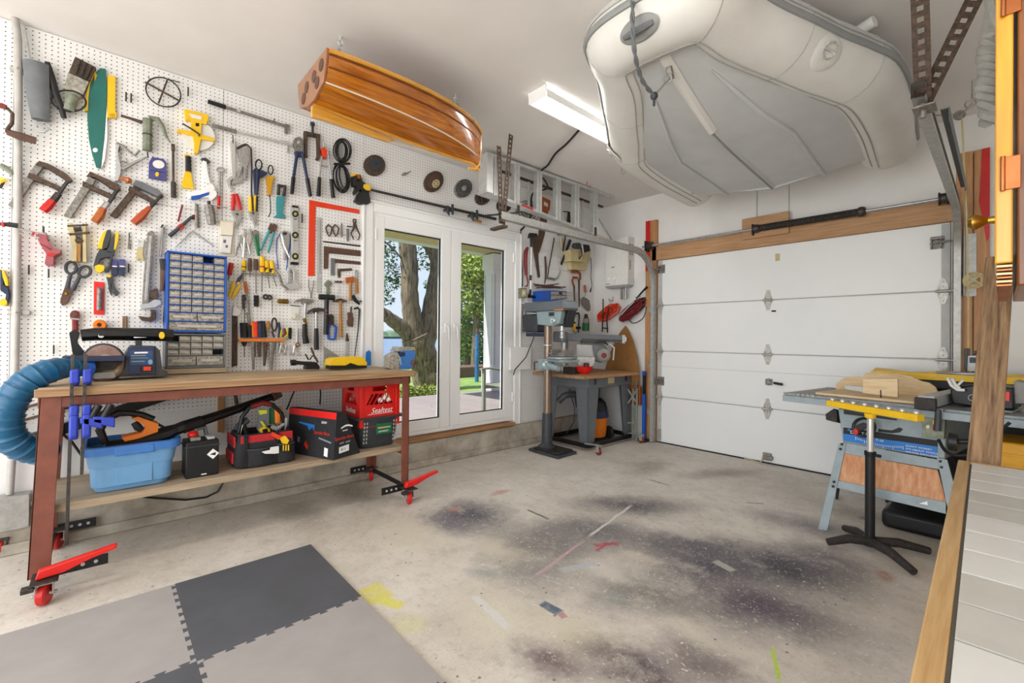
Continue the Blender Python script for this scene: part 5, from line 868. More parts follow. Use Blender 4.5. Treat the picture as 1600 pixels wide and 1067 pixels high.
# things in the bag
BG='tools in the tool bag'
T('tape_tool','lime and grey box cutter standing in the tool bag','cutter','O',BG,d=.45).poly('body','grey',[406,645,418,643,419,668,408,680,402,670],th=.03).poly('grip','lime',[405,641,417,640,418,646,406,648],th=.034,d=.454).st('clip','lime',[408,658,414,666,407,672],2,d=.46).end()
T('tape_measure','yellow and black tape measure in the tool bag','tape measure','O',BG,d=.48).poly('case','yellow',[405,672,414,667,422,670,423,676,408,677],th=.04).poly('panel','black',[410,671,418,669,419,675,411,676],d=.483,th=.004).end()
T('green_screwdriver','screwdriver with a dark green handle standing in the tool bag','screwdriver','O',BG,d=.40).st('handle','green',[425,637,425,662],[4,4.2],flat=1).st('shaft','steel',[425,660,426,680],1.2,flat=1).end()
T('amber_screwdriver','screwdriver with a large amber handle standing in the tool bag','screwdriver','O',BG,d=.42).st('handle','orange',[434,636,434,660],[5.4,4.6],flat=1).st('shaft','steel',[434,660,432,682],1.3,flat=1).end()
T('bag_pliers','grey pliers lying across the top of the tool bag','pliers','O',BG,d=.5).st('handle','soft_grey',[424,666,434,670],[3,4]).st('jaw','steel',[434,670,444,662],[4,2]).end()
T('snap_knife','pale steel knife standing at the edge of the tool bag','knife','O',BG,d=.46).poly('body','light_grey',[446,653,449,653,448,676,444,676],th=.012).end()
T('utility_knife','orange and yellow pistol grip knife in the front pocket','knife','O',BG,d=.63).st('handle','orange_red',[424,677,437,684],[2.5,3.5]).poly('body','yellow',[437,684,446,681,452,688,449,694,442,693],th=.02).end()
T('white_bracket','white plastic gauge tucked into the front pocket','gauge','O',BG,d=.625).poly('gauge','off_white',[409,706,422,703,423,699,436,697,436,708,428,709,414,709],th=.008).end()
for i,x in enumerate((443,447,451)): T('yellow_pencil',['yellow pencil in the tool bag pocket nearest its middle','yellow pencil in the tool bag pocket between two others','yellow pencil in the tool bag pocket nearest the corner'][i],'pencil','O','pencils in the bag pocket',d=.61).st('pencil','yellow',[x,695,x-.3,704],1,flat=1).end()
T('drill_bag_tool','dark cordless tool sticking out of the side of the tool bag','power tool','O',BG,d=.42).st('body','dark_grey',[368,672,378,662,388,655],[5,6,5],flat=1).st('grip','black',[380,664,384,680],[4,5],flat=1).poly('sticker','off_white',[372,681,378,663,380,664,375,682],th=.004,d=.45).end()
# poles and cords behind the bench
def pole(name,label,cat,m,a,b,w_,h_): return tag(MB().bar(a,b,w_,h_).build(name,m,bevel=.004),label,cat)
pole('black_pole','thick black pole lying along the wall under the bench','pole','black',onX(30,692,.05),onX(305,603,.05),.05,.06)
pole('brown_strip','thin brown wooden strip along the wall under the bench, lower of two','strip','rusty',onX(25,660,.03),onX(235,600,.03),.02,.014); pole('tan_strip','thin brown wooden strip along the wall under the bench, higher of two','strip','leather',onX(25,640,.03),onX(150,608,.03),.02,.014)
tag(MB().tube([onX(98,678,.10),onX(112,690,.1),onX(128,712,.1)],.007,6).build('short_cable','black'),'short black cord hanging behind the left bench clamps','cord')
P0=onX(345,655,.02); MB_=MB().box((.009,P0.y-.02,.53),(.03,P0.y+.02,.93)); tag(MB_.build('wall_batten','fir_z',bevel=.002),'upright wooden batten on the wall under the bench','batten')
tag(MB().tube([onX(366,608,.04),onX(372,645,.05)],.012,8).build('pipe_stub','rusty'),'short rusty pipe hanging under the bench beside the batten','pipe')
for i,(l,lb) in enumerate((([(462,606),(456,620),(448,640)],'black cord with an inline switch hanging under the bench'),([(500,602),(501,616),(500,632)],'black cord hanging straight under the bench behind the box'),([(350,752),(340,768),(322,777),(290,781),(240,778),(222,776)],'black cord trailing along the curb below the bench shelf'))):
    tag(MB().tube([onX(x,y,.06 if i<2 else .075) for x,y in l],.006,6).build('hanging_cable','black'),lb,'cord')
# ------------------------------------------------------------------ on the bench
hs=thing('dust_hose','ribbed dark blue dust hose curving down at the bench end','hose',(.6,-.3,.6))
ctrl=[(122,575),(100,575),(75,580),(45,595),(22,620),(10,650),(14,680),(35,698),(60,705),(74,708)]
xs_=[.47,.53,.60,.62,.62,.60,.58,.55,.50,.47]; cp=[onX(x,y,d) for (x,y),d in zip(ctrl,xs_)]
def smooth(P,n):
    out=[]
    for i in range(len(P)-1):
        p0,p1,p2,p3=P[max(i-1,0)],P[i],P[i+1],P[min(i+2,len(P)-1)]
        for k in range(n):
            t_=k/n; out.append(.5*((2*p1)+(p2-p0)*t_+(2*p0-5*p1+4*p2-p3)*t_*t_+(3*p1-p0-3*p2+p3)*t_**3))
    return out+[P[-1]]
sp=smooth(cp,12); mr=[.042+.018*min(1,i/30) for i in range(len(sp))]
MB().tube(sp,[r*(1.07 if i%6<1 else (1.0 if i%6<4 else .96)) for i,r in enumerate(mr)],18).build('ribbed_tube','hose_blue',hs)
MB().tube([sp[0],sp[0]+Vector((-.02,.05,0))],.045,16).build('cuff','blue',hs)
# belt and disc sander
t=T('belt_disc_sander','navy belt and disc sander on the bench','sander','O',d=.42)
t.poly('base','dark_grey',[140,590,262,587,262,581,254,578,250,548,243,541,205,540,196,552,196,575,170,588],th=.2).poly('motor_housing','navy',[200,543,241,542,242,583,200,585],th=.05,d=.435).poly('label_plate','label_navy',[203,548,239,548,239,570,203,571],d=.437,th=.002).poly('label_text','print_white',[210,550,231,549.5,231,552,210,552.5],d=.4385,th=.001).poly('label_lines','print_grey',[205,555,228,554.6,228,556,205,556.4],d=.4385,th=.001).poly('label_lines','print_grey',[205,559,232,558.6,232,559.6,205,560],d=.4385,th=.001).poly('label_lines','print_grey',[205,564,226,563.6,226,565.2,205,565.6],d=.4385,th=.001).el('label_emblem','pale_blue',235,565.5,3.6,4,d=.4388,th=.001).poly('switch_recess','black',[219,572,239,571,239,580,219,581],d=.4375,th=.002).poly('switch','orange_red',[224,573,236,572.5,236,579,224,579.5],d=.442,th=.004)
t.el('disc_guard','dark_grey',162,567,36,31,th=.03,d=.41).el('sanding_disc','sand_disc',162,567,32,28,d=.425,th=.012).el('disc_wear','tan',165,572,22,18,d=.4265,th=.002)
t.poly('tilt_table','navy',[97,557,195,556,195,564,97,565],th=.16,d=.50).poly('table_bracket','iron',[125,565,194,564,178,578,150,580],th=.09,d=.45).end()
t=T('sander_belt','black abrasive belt arm with a yellow knob, top of the sander','sander part','O',d=.34)
t.st('belt_arm','black_gloss',[127,524,150,522,200,522,250,523,270,524],[9.5,10.5,10.5,10.5,9.5],flat=1.4,n=12).poly('trim_line','print_white',[208,526,236,522,241,522,241,526,236,527,210,528],d=.388,th=.012).poly('slot','dark_grey',[180,519,206,519,206,526,180,526],d=.387,th=.012).el('bolt','chrome',158,524,5,4,d=.39,th=.02).el('knob','yellow',253,524,4.5,5.5,d=.4,th=.03).poly('support','dark_grey',[212,531,222,531,222,543,212,543],d=.36,th=.05).poly('dust_chute','rubber',[108,520,116,514,124,520,120,535,135,555,132,562,115,562,112,545],d=.33,th=.08).end()
T('stone_block','flat grey sharpening stone under the sander disc','stone','O',d=.47).poly('stone','soft_grey',[146,583,178,581,181,588,178,591,146,592],th=.07).end()
# two quick clamps hanging on the bench edge
for i,(lb,x0,x1) in enumerate((('blue quick grip bar clamp on the bench edge, one nearer the corner',117,98),('blue quick grip bar clamp on the bench edge, one with the shorter bar',137,124))):
    yb=(852,742)[i]; e=thing('quick_clamp',lb,'clamp',(.74,onX(x0,580,.74).y,.3),'blue quick clamps')
    a=onX(x0-3,560,.735); b=onX(x1,yb,.735); b.y=b.y*.5+a.y*.5; MB().bar(a+Vector((0,0,.02)),b,.007,.013,up=(0,1,0)).build('bar','dark_steel',e,.001)
    h=onX(x0,580,.74); y=h.y; MB().box((.60,y-.014,BZ+.004),(.70,y+.014,BZ+.028)).box((.68,y-.017,BZ+.02),(.76,y+.017,BZ+.085)).build('fixed_head','royal_blue',e,.008)
    k=onX((100,112)[i],650,.74); zz=BZ-.19; MB().box((.66,y-.017,zz+.055),(.765,y+.015,zz+.105)).prism([(.70,y-.017,zz+.06),(.768,y-.017,zz+.06),(.768,y-.017,zz-.04),(.74,y-.017,zz-.06),(.71,y-.017,zz+.0)],(0,.032,0)).build('sliding_head','royal_blue',e,.008)
    MB().prism([(.768,y+.02,zz+.05),(.768,y+.02,zz+.02),(.768,y+.1,zz-.015),(.768,y+.1,zz+.035)],(-.03,0,0)).build('trigger','royal_blue',e,.006)
    MB().tube([(.75,y+.05,zz+.02),(.75,y+.085,zz+.1)],.016,10).build('pistol_grip','black',e)
# drawer cabinets against the wall
def cabinet(name,label,y0,y1,z0,z1,x0,x1,body,rows,wallt,dm):
    e=thing(name,label,'drawer cabinet',((x0+x1)/2,(y0+y1)/2,z0)); t_=wallt
    MB().box((x0,y0,z0),(x1,y0+t_,z1)).build('side','%s'%body,e,.002); MB().box((x0,y1-t_,z0),(x1,y1,z1)).build('side',body,e,.002); MB().box((x0,y0,z1-t_),(x1,y1,z1)).build('top',body,e,.002); MB().box((x0,y0,z0),(x1,y1,z0+t_)).build('bottom',body,e,.002); MB().box((x0,y0+t_,z0+t_),(x0+.01,y1-t_,z1-t_)).build('back',body,e)
    z=z1-t_; cache={}
    for ri,(n,h,miss) in enumerate(rows):
        zt_=z; z-=h; MB().box((x0+.01,y0+t_,z-.003),(x1-.002,y1-t_,z+.002)).build('shelf_rail',body,e)
        wd=(y1-y0-2*t_)/n
        for k in range(n):
            if k in miss: continue
            key=(n,h); off=(0,k*wd,0)
            if key not in cache:
                a=(x0+.02,y0+t_+.0022,z+.003); b=(x1-.006,y0+t_+wd-.0022,zt_-.005)
                d_=MB().box(a,b).build('drawer',dm,e,.0015); l_=MB().box((b[0],a[1]+wd*.14,a[2]+(b[2]-a[2])*.35),(b[0]+.005,b[1]-wd*.14,a[2]+(b[2]-a[2])*.68)).build('drawer_grip','clear_plastic',d_,.001)
                cache[key]=(d_,k,z)
                if k: d_.location=d_.location+Vector(off)
            else:
                src,k0,z_0=cache[key]; c=src.copy(); COL.objects.link(c); c.parent=e; c.location=src.location+Vector((0,(k-k0)*wd,z-z_0)); WLOC[c.name]=WLOC[e.name]
                for g in src.children: q=g.copy(); COL.objects.link(q); q.parent=c
    return e
cabinet('blue_drawer_cabinet','tall blue cabinet of small clear drawers on the pegboard',.283,.603,1.222,1.733,.012,.175,'blue',[(5,.0465,(3,))]+[(5,.0465,())]*7+[(2,.058,()),(1,.06,())],.011,'bits')
cabinet('grey_drawer_cabinet','grey cabinet of small clear drawers under the blue cabinet','y' and .280,.602,.992,1.212,.012,.17,'grey',[(5,.043,(0,)),(5,.043,()),(5,.043,(4,)),(2,.066,())],.010,'clear_grey')
tag(MB().box((.012,.27,.957),(.18,.61,.989)).build('cabinet_board','shelf_wood',bevel=.003),'worn board on the bench under the grey drawer cabinet','board')
# charger, glue gun, speed square, blue tool, clear box
T('battery_charger','yellow and black battery charger on the bench','charger','O',d=.36).poly('base','black',[516,574,519,567,532,569,545,567,560,571,574,570,573,575,517,577],th=.1).poly('cover','yellow',[515,571,518,561,524,559,556,557,567,558,574,567,573,571,560,571,548,567,540,571,523,571],th=.11,d=.365).end()
t=T('glue_gun','black corded tool with a brown arm lying on the bench','tool','O',d=.30)
t.poly('body','black',[478,577,480,569,486,565,495,566,500,573,499,577],th=.07).st('barrel','black',[455,566,470,567,482,568],[4,3,3.5],flat=1).poly('head','black',[455,562,463,562,463,571,456,571],th=.03).st('arm','leather',[486,543,491,556,497,566],[1.8,1.6,1.6]).st('arm','black',[477,553,482,562],1.2).st('cord','black',[484,562,488,556,494,558],1.1).end()
T('lime_square','translucent lime and grey speed square standing on the bench','square','O',d=.10).poly('plate','soft_grey',[506,541,540,563,540,574,506,574],th=.006).poly('tab','lime',[506,574,508,562,516,557,516,574],d=.112,th=.01).end()
T('blue_scraper','flat blue plastic scraper standing against the door casing','scraper','O',d=.09).poly('blade','print_blue',[571,572,572,550,577,547,580,550,580,571],th=.006).end()
cb=T('tool_case','blue and clear plastic power tool at the end of the bench','power tool','O',d=.50)
cb.poly('body','lid_blue',[624,577,627,556,626,549,634,547,649,549,648,563,646,574,640,577],th=.12).poly('top','clear_grey',[620,549,625,542,648,542,650,547,636,548],th=.12,d=.5).poly('hood','clear_grey',[608,575,609,556,616,552,621,550,625,557,624,577,614,578],th=.1).poly('dark_gap','navy',[625,550,633,550,633,556,627,557],d=.503,th=.01).st('stripe','pale_blue',[625,558,627,570],1.6,d=.505).end()
tag(MB().tube([onX(646,577,.66),onX(646,568,.66)],.009,8).ball(onX(646,566,.66),.022,10).build('wooden_finial','leather'),'small brown round knob at the bench end beside the blue tool','knob')
rl_=onZ(2,868,.0); e=thing('spare_caster','red caster with a foot lever at the photo edge beyond the bench','caster',(rl_.x,rl_.y,0)); MB().lathe([(.012,-.014),(.04,-.014),(.044,-.008),(.044,.008),(.04,.014),(.012,.014)],(rl_.x,rl_.y,.044),(.3,1,0),20).build('wheel','red',e); MB().prism([(rl_.x,rl_.y-.12,.10),(rl_.x,rl_.y+.02,.105),(rl_.x,rl_.y+.05,.13),(rl_.x,rl_.y-.1,.125)],(-.03,0,0)).build('lever','bright_red',e,.003); MB().box((rl_.x-.03,rl_.y-.03,.085),(rl_.x+.03,rl_.y+.03,.1)).box((rl_.x-.03,rl_.y-.024,.03),(rl_.x+.03,rl_.y-.019,.09)).box((rl_.x-.03,rl_.y+.019,.03),(rl_.x+.03,rl_.y+.024,.09)).build('fork','dark_steel',e,.002)
# ------------------------------------------------------------------ outlines on any real plane
def onP(px,py,P0,Nn):
    d=ray(px,py); P0=Vector(P0); Nn=Vector(Nn); return CAM+d*((P0-CAM).dot(Nn)/d.dot(Nn))
class PTool(Tool):
    """thing whose parts lie on planes parallel to (P0, normal); d = distance in front of that plane"""
    def __init__(s,name,label,cat,P0,Nn,group=None,fr='O',d=0):
        Tool.__init__(s,name,label,cat,fr,group,d); s.P0=Vector(P0); s.N=Vector(Nn).normalized()
    def w(s,p,d): return onP(s.ox+p[0]/s.s,s.oy+p[1]/s.s,s.P0+s.N*d,s.N)
    def poly(s,part,m,l,d=None,th=.01,bev=.0015):
        d=s.d if d is None else d; s.parts.append((part,m,MB().prism([s.w(p,d) for p in PY(l)],-s.N*th),bev)); return s
    def st(s,part,m,l,r,d=None,flat=1,n=8,closed=False):
        d=s.d if d is None else d; pts=PY(l); k=len(pts); rr=r if isinstance(r,(list,tuple)) else [r]*k
        P=[s.w(p,d) for p in pts]; R=[max(.001,rr[i]/s.s*mpp(P[i])) for i in range(k)]
        s.parts.append((part,m,MB().tube(P,R,n,closed=closed,flat=(s.N,flat)),0)); return s
    def raw(s,part,m,mb,bev=0): s.parts.append((part,m,mb,bev)); return s
# ------------------------------------------------------------------ drill press
dx,dy=.42,3.50
dp=thing('drill_press','floor standing drill press with a steel column and black base','drill press',(dx,dy,0))
MB().prism([(.28,3.36,0),(.715,3.345,0),(.70,3.655,0),(.26,3.665,0)],(0,0,.03)).build('base','dark_grey',dp,.006)
MB().prism([(.33,3.39,.03),(.68,3.375,.03),(.67,3.63,.03),(.31,3.64,.03)],(0,0,.018)).build('base_plate','iron',dp,.005)
MB().box((.53,3.43,.0485),(.66,3.445,.05)).build('slot','black',dp); MB().box((.53,3.56,.0485),(.66,3.575,.05)).build('slot','black',dp)
MB().lathe([(.095,.045),(.098,.06),(.075,.075),(.058,.09),(.052,.40),(.05,.41)],(dx,dy,0),(0,0,1),24).build('foot_sleeve','dark_grey',dp)
MB().lathe([(.042,.40),(.042,1.42)],(dx,dy,0),(0,0,1),24).build('column','column_steel',dp); MB().lathe([(.05,1.12),(.055,1.125),(.055,1.14),(.05,1.145)],(dx,dy,0),(0,0,1),24).build('column_collar','steel',dp)
MB().box((.16,3.385,1.49),(.735,3.62,1.592)).build('belt_cover','machine_grey',dp,.014); MB().box((.735,3.395,1.515),(.742,3.61,1.58)).build('front_badge','print_grey',dp,.002); MB().box((.61,3.3835,1.49),(.735,3.386,1.50)).build('orange_strip','orange',dp)
MB().prism([(dx-.08,3.40,1.49),(.69,3.40,1.49),(.69,3.40,1.44),(.66,3.40,1.36),(.58,3.40,1.33),(dx-.06,3.40,1.35)],(0,.2,0)).build('head','machine_blue',dp,.01)
MB().box((.52,3.398,1.435),(.60,3.4,1.475)).build('switch_plate','dark_grey',dp,.002); MB().box((.545,3.394,1.445),(.575,3.4,1.467)).build('switch','black',dp,.002)
MB().lathe([(.03,0),(.034,.012),(.028,.03),(.02,.034)],(.60,3.40,1.385),(0,-1,0),20).build('depth_knob','chrome',dp); MB().lathe([(.008,0),(.008,.002)],(.60,3.365,1.385),(0,-1,0),10).build('knob_mark','grey',dp)
MB().lathe([(.03,0),(.03,.05),(.022,.06),(.022,.10),(.026,.105),(.026,.125),(.014,.135),(.005,.16)],(.62,3.50,1.335),(0,0,-1),18).build('chuck','steel',dp)
MB().prism([(.06,3.46,1.47),(.30,3.46,1.47),(.30,3.46,1.27),(.09,3.46,1.27)],(0,.14,0)).build('motor','dark_grey',dp,.02)
MB().box((.12,3.46,1.225),(.40,3.58,1.262)).build('motor_mount','navy',dp,.004)
MB().prism([(.69,3.46,1.49),(.745,3.46,1.49),(.70,3.46,1.32),(.67,3.46,1.32),(.67,3.46,1.4)],(0,.12,0)).build('front_guard','black',dp,.006)
# table with arm clamp
MB().lathe([(.062,-.06),(.07,-.055),(.07,.055),(.062,.06)],(dx,dy,.93),(0,0,1),20).box((dx-.07,dy-.08,.88),(dx+.0,dy-.02,.985)).build('table_clamp','machine_blue',dp,.006)
MB().prism([(dx+.02,dy-.05,.99),(dx+.30,dy-.12,.99),(dx+.34,dy+.12,.99),(dx+.02,dy+.06,.99)],(0,0,-.03)).build('table_arm','machine_blue',dp,.008)
MB().lathe([(.15,0),(.155,.006),(.155,.02),(.15,.025)],(.60,3.52,.992),(0,0,1),28).build('table','cast_iron',dp,.002)
MB().lathe([(.03,0),(.034,.02),(.03,.06)],(dx+.10,dy-.065,.935),(0,-1,0),16).lathe([(.02,.06),(.02,.1)],(dx+.10,dy-.065,.935),(0,-1,0),12).build('lock_handle','chrome',dp); MB().tube([(dx+.12,dy-.12,.93),(dx+.28,dy-.14,.90)],[.03,.026],12).build('crank','machine_blue',dp); MB().tube([(dx-.07,dy-.05,.95),(dx-.12,dy-.08,.95),(dx-.12,dy-.08,.86)],.008,8).build('tilt_handle','dark_steel',dp)
tag(MB().box((.50,3.45,1.02),(.70,3.60,1.06)).box((.50,3.45,1.06),(.52,3.60,1.09)).box((.66,3.45,1.06),(.70,3.60,1.09)).tube([(.60,3.45,1.05),(.60,3.36,1.05),(.55,3.36,1.05)],.01,8).build('machine_vise','worn_steel',bevel=.003),'small steel drill vise on the drill press table','vise')
tag(MB().tube([(.32,3.42,1.34),(.30,3.40,1.2),(.23,3.36,1.0),(.12,3.3,.86),(.1,3.3,.80)],.006,6).build('power_lead','black'),'black power cord of the drill press hanging to the wall','cord')
tag(MB().box((.02,3.3,.85),(.05,3.62,1.105)).build('melamine_sheet','white',bevel=.003),'white panel standing behind the drill press column','panel')
# ------------------------------------------------------------------ radial arm saw on its stand
rs=thing('radial_arm_saw','radial arm saw with a long grey arm on a grey steel stand','radial saw',(.48,4.15,0))
TZ=.825; tp=[(.10,3.60),(.84,3.585),(.86,4.60),(.74,4.70),(.10,4.70)]
for i in range(5):
    a=.10+.15*i; b=a+.148; MB().prism([(a,3.60,TZ-.032),(b+.002*(i==4),3.60,TZ-.032),(b+.01*(i==4),4.66-.02*i,TZ-.032),(a,4.66-.02*i,TZ-.032)],(0,0,.032)).build('table_plank','fir_y',rs,.002)
MB().box((.10,3.592,TZ-.034),(.85,3.60,TZ-.002)).build('table_edge','old_plank',rs,.002)
MB().box((.06,3.86,.66),(.68,4.70,.785)).build('housing','machine_grey',rs,.012)
MB().box((.681,3.97,.70),(.683,4.005,.775)).build('louvre','black',rs); MB().box((.681,4.56,.71),(.683,4.6,.775)).build('louvre','black',rs); MB().box((.681,4.22,.70),(.683,4.34,.765)).build('name_plate','tan',rs)
def sleg(x,y,sx,sy):
    # sheet steel leg, wide at the top and narrow at the floor
    for (ax,ay) in ((1,0),(0,1)):
        a=.17 if ax else .20; pts=[(x,y,.67),(x+sx*a*ax,y+sy*a*ay,.67),(x+sx*(.11*ax)+sx*.02*0,y+sy*.12*ay,.06),(x+sx*.03*0,y,.06)]
        MB().prism(pts,(sx*.006*(0 if ax else 1),sy*.006*(1 if ax else 0),0)).build('leg','machine_grey',rs,.002)
for x,y,sx,sy in ((.675,3.865,-1,1),(.675,4.695,-1,-1),(.065,3.865,1,1),(.065,4.695,1,-1)): sleg(x,y,sx,sy)
for a,b in (((.10,3.84,.055),(.70,3.84,.055)),((.70,3.84,.055),(.70,4.70,.055)),((.10,3.84,.055),(.10,4.70,.055)),((.10,4.70,.055),(.70,4.70,.055))):
    o_=MB().bar(a,b,.005,.045).bar(Vector(a)+Vector((0,0,-.02)),Vector(b)+Vector((0,0,-.02)),.04,.005).build('base_rail','black',rs,.001)
for y in (3.80,4.62):
    w_=MB().lathe([(.01,-.013),(.034,-.013),(.038,-.008),(.038,.008),(.034,.013),(.01,.013)],(.87,y,.038),(.25,1,0),20).build('caster_wheel','dark_red',rs)
    MB().box((.85,y-.024,.03),(.89,y-.019,.10)).box((.85,y+.019,.03),(.89,y+.024,.10)).box((.83,y-.03,.095),(.9,y+.03,.102)).bar((.70,y,.09),(.86,y,.10),.04,.012).build('caster_fork','steel',w_,.002)
# column, arm, motor head
MB().lathe([(.06,0),(.06,.06),(.045,.07),(.045,.38)],(.22,4.0,TZ),(0,0,1),20).build('column','steel',rs)
a0=Vector((.24,3.93,1.225)); a1=Vector((.74,4.40,1.205))
MB().bar(a0,a1,.10,.085).build('arm','machine_grey',rs,.008); MB().bar(a0-(a1-a0).normalized()*.1,a0+(a1-a0).normalized()*.06,.13,.12).build('arm_base','machine_grey',rs,.01); MB().bar(a1-(a1-a0).normalized()*.005,a1+(a1-a0).normalized()*.03,.11,.095).build('arm_end','light_grey',rs,.004); MB().bar(a1+(a1-a0).normalized()*.03,a1+(a1-a0).normalized()*.045,.08,.05).build('arm_scale','print_white',rs,.002)
dd=(a1-a0).normalized(); 
side=Vector((dd.y,-dd.x,0)); fs=a0+side*.052; MB().bar(fs+dd*.22-up*.02,fs+dd*.68-up*.02,.004,.02).build('arm_rail','dark_steel',rs)
hc=a0+dd*.36; MB().bar(hc-up*.05-dd*.14,hc-up*.05+dd*.14,.14,.03).build('carriage','dark_steel',rs,.004)
MB().prism([hc+side*.09+dd*(-.16)-up*.07,hc+side*.09+dd*.12-up*.07,hc+side*.09+dd*.155-up*.12,hc+side*.09+dd*.15-up*.24,hc+side*.09+dd*.08-up*.28,hc+side*.09+dd*(-.16)-up*.24],-side*.14).build('motor_head','grey',rs,.02)
MB().lathe([(.07,0),(.075,.01),(.075,.09),(.05,.11)],hc+dd*.1-up*.19+side*.08,side,22).build('motor','soft_grey',rs); MB().lathe([(.03,0),(.03,.012)],hc+dd*.1-up*.19+side*.19,side,14).build('motor_cap','dark_red',rs)
MB().tube([hc+side*.12+dd*.17-up*.06,hc+side*.14+dd*.22-up*.1,hc+side*.14+dd*.21-up*.24],.009,8).build('yoke_handle','light_grey',rs)
MB().tube([hc+side*.1-up*.045+dd*.02,hc+side*.13-up*.03+dd*.1,hc+side*.12-up*.07+dd*.15],.009,8).build('cable','black',rs)
MB().lathe([(.10,-.002),(.10,.002)],hc-up*.25-dd*.09+side*.1,side,28).build('blade','steel',rs); MB().prism([hc+side*.11+dd*(-.2)-up*.08,hc+side*.11+dd*(-.02)-up*.08,hc+side*.11+dd*0-up*.22,hc+side*.11+dd*(-.2)-up*.22],-side*.03).build('blade_guard','light_grey',rs,.01)
tag(MB().lathe([(.05,0),(.085,.03),(.10,.075),(.094,.075),(.08,.035),(.045,.008)],onX(898,587,.62).lerp(Vector((.62,3.86,TZ)),1),(0,0,1),24).build('red_bowl','bright_red'),'red plastic bowl on the radial saw table','bowl')
tag(MB().lathe([(.03,0),(.034,.03),(.03,.055),(.018,.06)],(.60,3.93,TZ+.055),(0,0,1),14).build('red_stopper','dark_red'),'dark red cap standing in the red bowl','cap')
tag(MB().box((.44,3.72,TZ),(.60,3.83,TZ+.07)).build('black_case','iron',bevel=.006),'small dark metal case on the radial saw table','case')
# shop vacuum under the stand
vc=thing('shop_vacuum','orange and black shop vacuum under the radial saw','vacuum',(.42,4.32,0))
MB().lathe([(.14,.06),(.15,.08),(.165,.27),(.17,.28),(.17,.29)],(.42,4.30,0),(0,0,1),24).build('tank','orange',vc); MB().lathe([(.175,.285),(.18,.30),(.17,.33),(.165,.36)],(.42,4.30,0),(0,0,1),24).build('collar','navy',vc)
MB().lathe([(.165,.36),(.16,.40),(.14,.46),(.10,.50),(.03,.52)],(.42,4.30,0),(0,0,1),24).build('motor_lid','black',vc); MB().tube([(.42,4.22,.48),(.42,4.24,.55),(.42,4.36,.55),(.42,4.38,.48)],.016,8).build('handle','black',vc)
for y in (4.50,):
    MB().lathe([(.02,-.02),(.075,-.02),(.08,-.01),(.08,.01),(.075,.02),(.02,.02)],(.50,4.50,.08),(.3,1,0),22).build('wheel','rubber',vc)
MB().box((.3,4.2,.0),(.52,4.46,.07)).build('dolly','black',vc,.01)
tag(MB().tube(smooth([Vector(p) for p in ((.34,4.12,.42),(.42,4.0,.54),(.45,3.9,.58),(.42,3.80,.575),(.38,3.76,.53),(.36,3.74,.50))],6),[.036]*31,14).build('vacuum_hose','dark_grey'),'thick grey vacuum hose hanging under the radial saw table','hose')
tag(MB().tube([(.30,4.0,.62),(.34,4.05,.4),(.36,4.02,.25),(.3,3.95,.1)],.006,6).build('saw_lead','black'),'thin black cord hanging inside the radial saw stand','cord')
# ------------------------------------------------------------------ on the back wall
hw=thing('water_heater','white tankless water heater on the back wall','water heater',(.45,D-.06,1.86))
MB().box((.285,D-.13,1.87),(.62,WB,2.46)).build('case','off_white',hw,.012); MB().prism([(.285,D-.13,1.871),(.62,D-.13,1.871),(.60,D-.10,1.845),(.30,D-.10,1.845)],(0,.1,0)).build('underside','light_grey',hw)
for z0,z1,y in ((2.24,2.38,D-.10),(2.24,2.38,D-.05)): 
    for k in range(6): MB().box((.6195,y,z0+k*.024),(.6212,y+.03,z0+k*.024+.012)).build('vent_slot','dark_grey',hw)
for k in range(6): MB().box((.6195,D-.09,2.06+k*.02),(.6212,D-.06,2.06+k*.02+.01)).build('vent_slot','grey',hw)
MB().box((.385,D-.132,2.10),(.43,D-.13,2.108)).build('brand_mark','print_black',hw); MB().box((.30,D-.132,1.893),(.36,D-.13,1.9)).build('brand_mark','print_black',hw)
for x in (.35,.44): MB().lathe([(.022,0),(.022,.01),(.018,.02)],(x,D-.13,1.955),(0,-1,0),16).build('knob','white',hw)
for x,m_ in ((.49,'worn_steel'),(.55,'steel')): MB().tube([(x,D-.06,1.86),(x,D-.06,1.70)],.013,10).build('pipe',m_,hw); 
MB().tube([(.55,D-.06,1.76),(.55,D-.06,1.70)],.018,10).build('valve','steel',hw)
def cordcoil(name,label,loop_m,cx,cz,ang,L,hook,second=None):
    e=thing(name,label,'cord',(cx,D-.05,cz-.15)); ca,sa=math.cos(ang),math.sin(ang)
    MB().tube([(hook[0],D+.015,hook[1]+.05),(hook[0],D+.015,hook[1]),(hook[0],D-.06,hook[1]-.01),(hook[0],D-.07,hook[1]+.02)],.008,8).build('hook','galv',e)
    for i in range(13):
        m_=loop_m if not second or i<7 else second; a=L*(.72+.36*random.random()); b=.012+.05*random.random(); ox=random.uniform(-.03,.03); oz=random.uniform(-.03,.03)-(.06 if second and i>=7 else 0); pts=[]
        for k in range(22):
            t_=2*math.pi*k/22; u,v=a*math.cos(t_),b*math.sin(t_); pts.append((cx+ox+u*ca-v*sa,D-.015-.006*i+random.uniform(-.004,.004),cz+oz+u*sa+v*ca+random.uniform(-.012,.012)))
        MB().tube(pts,.0075,6,closed=True).build('loop',m_,e)
    return e
cordcoil('extension_cord_reel','orange red extension cord coiled on a wall hook','orange_red',.275,1.545,math.radians(28),.17,(.31,1.70))
f_=T  # black frame of the cord holder
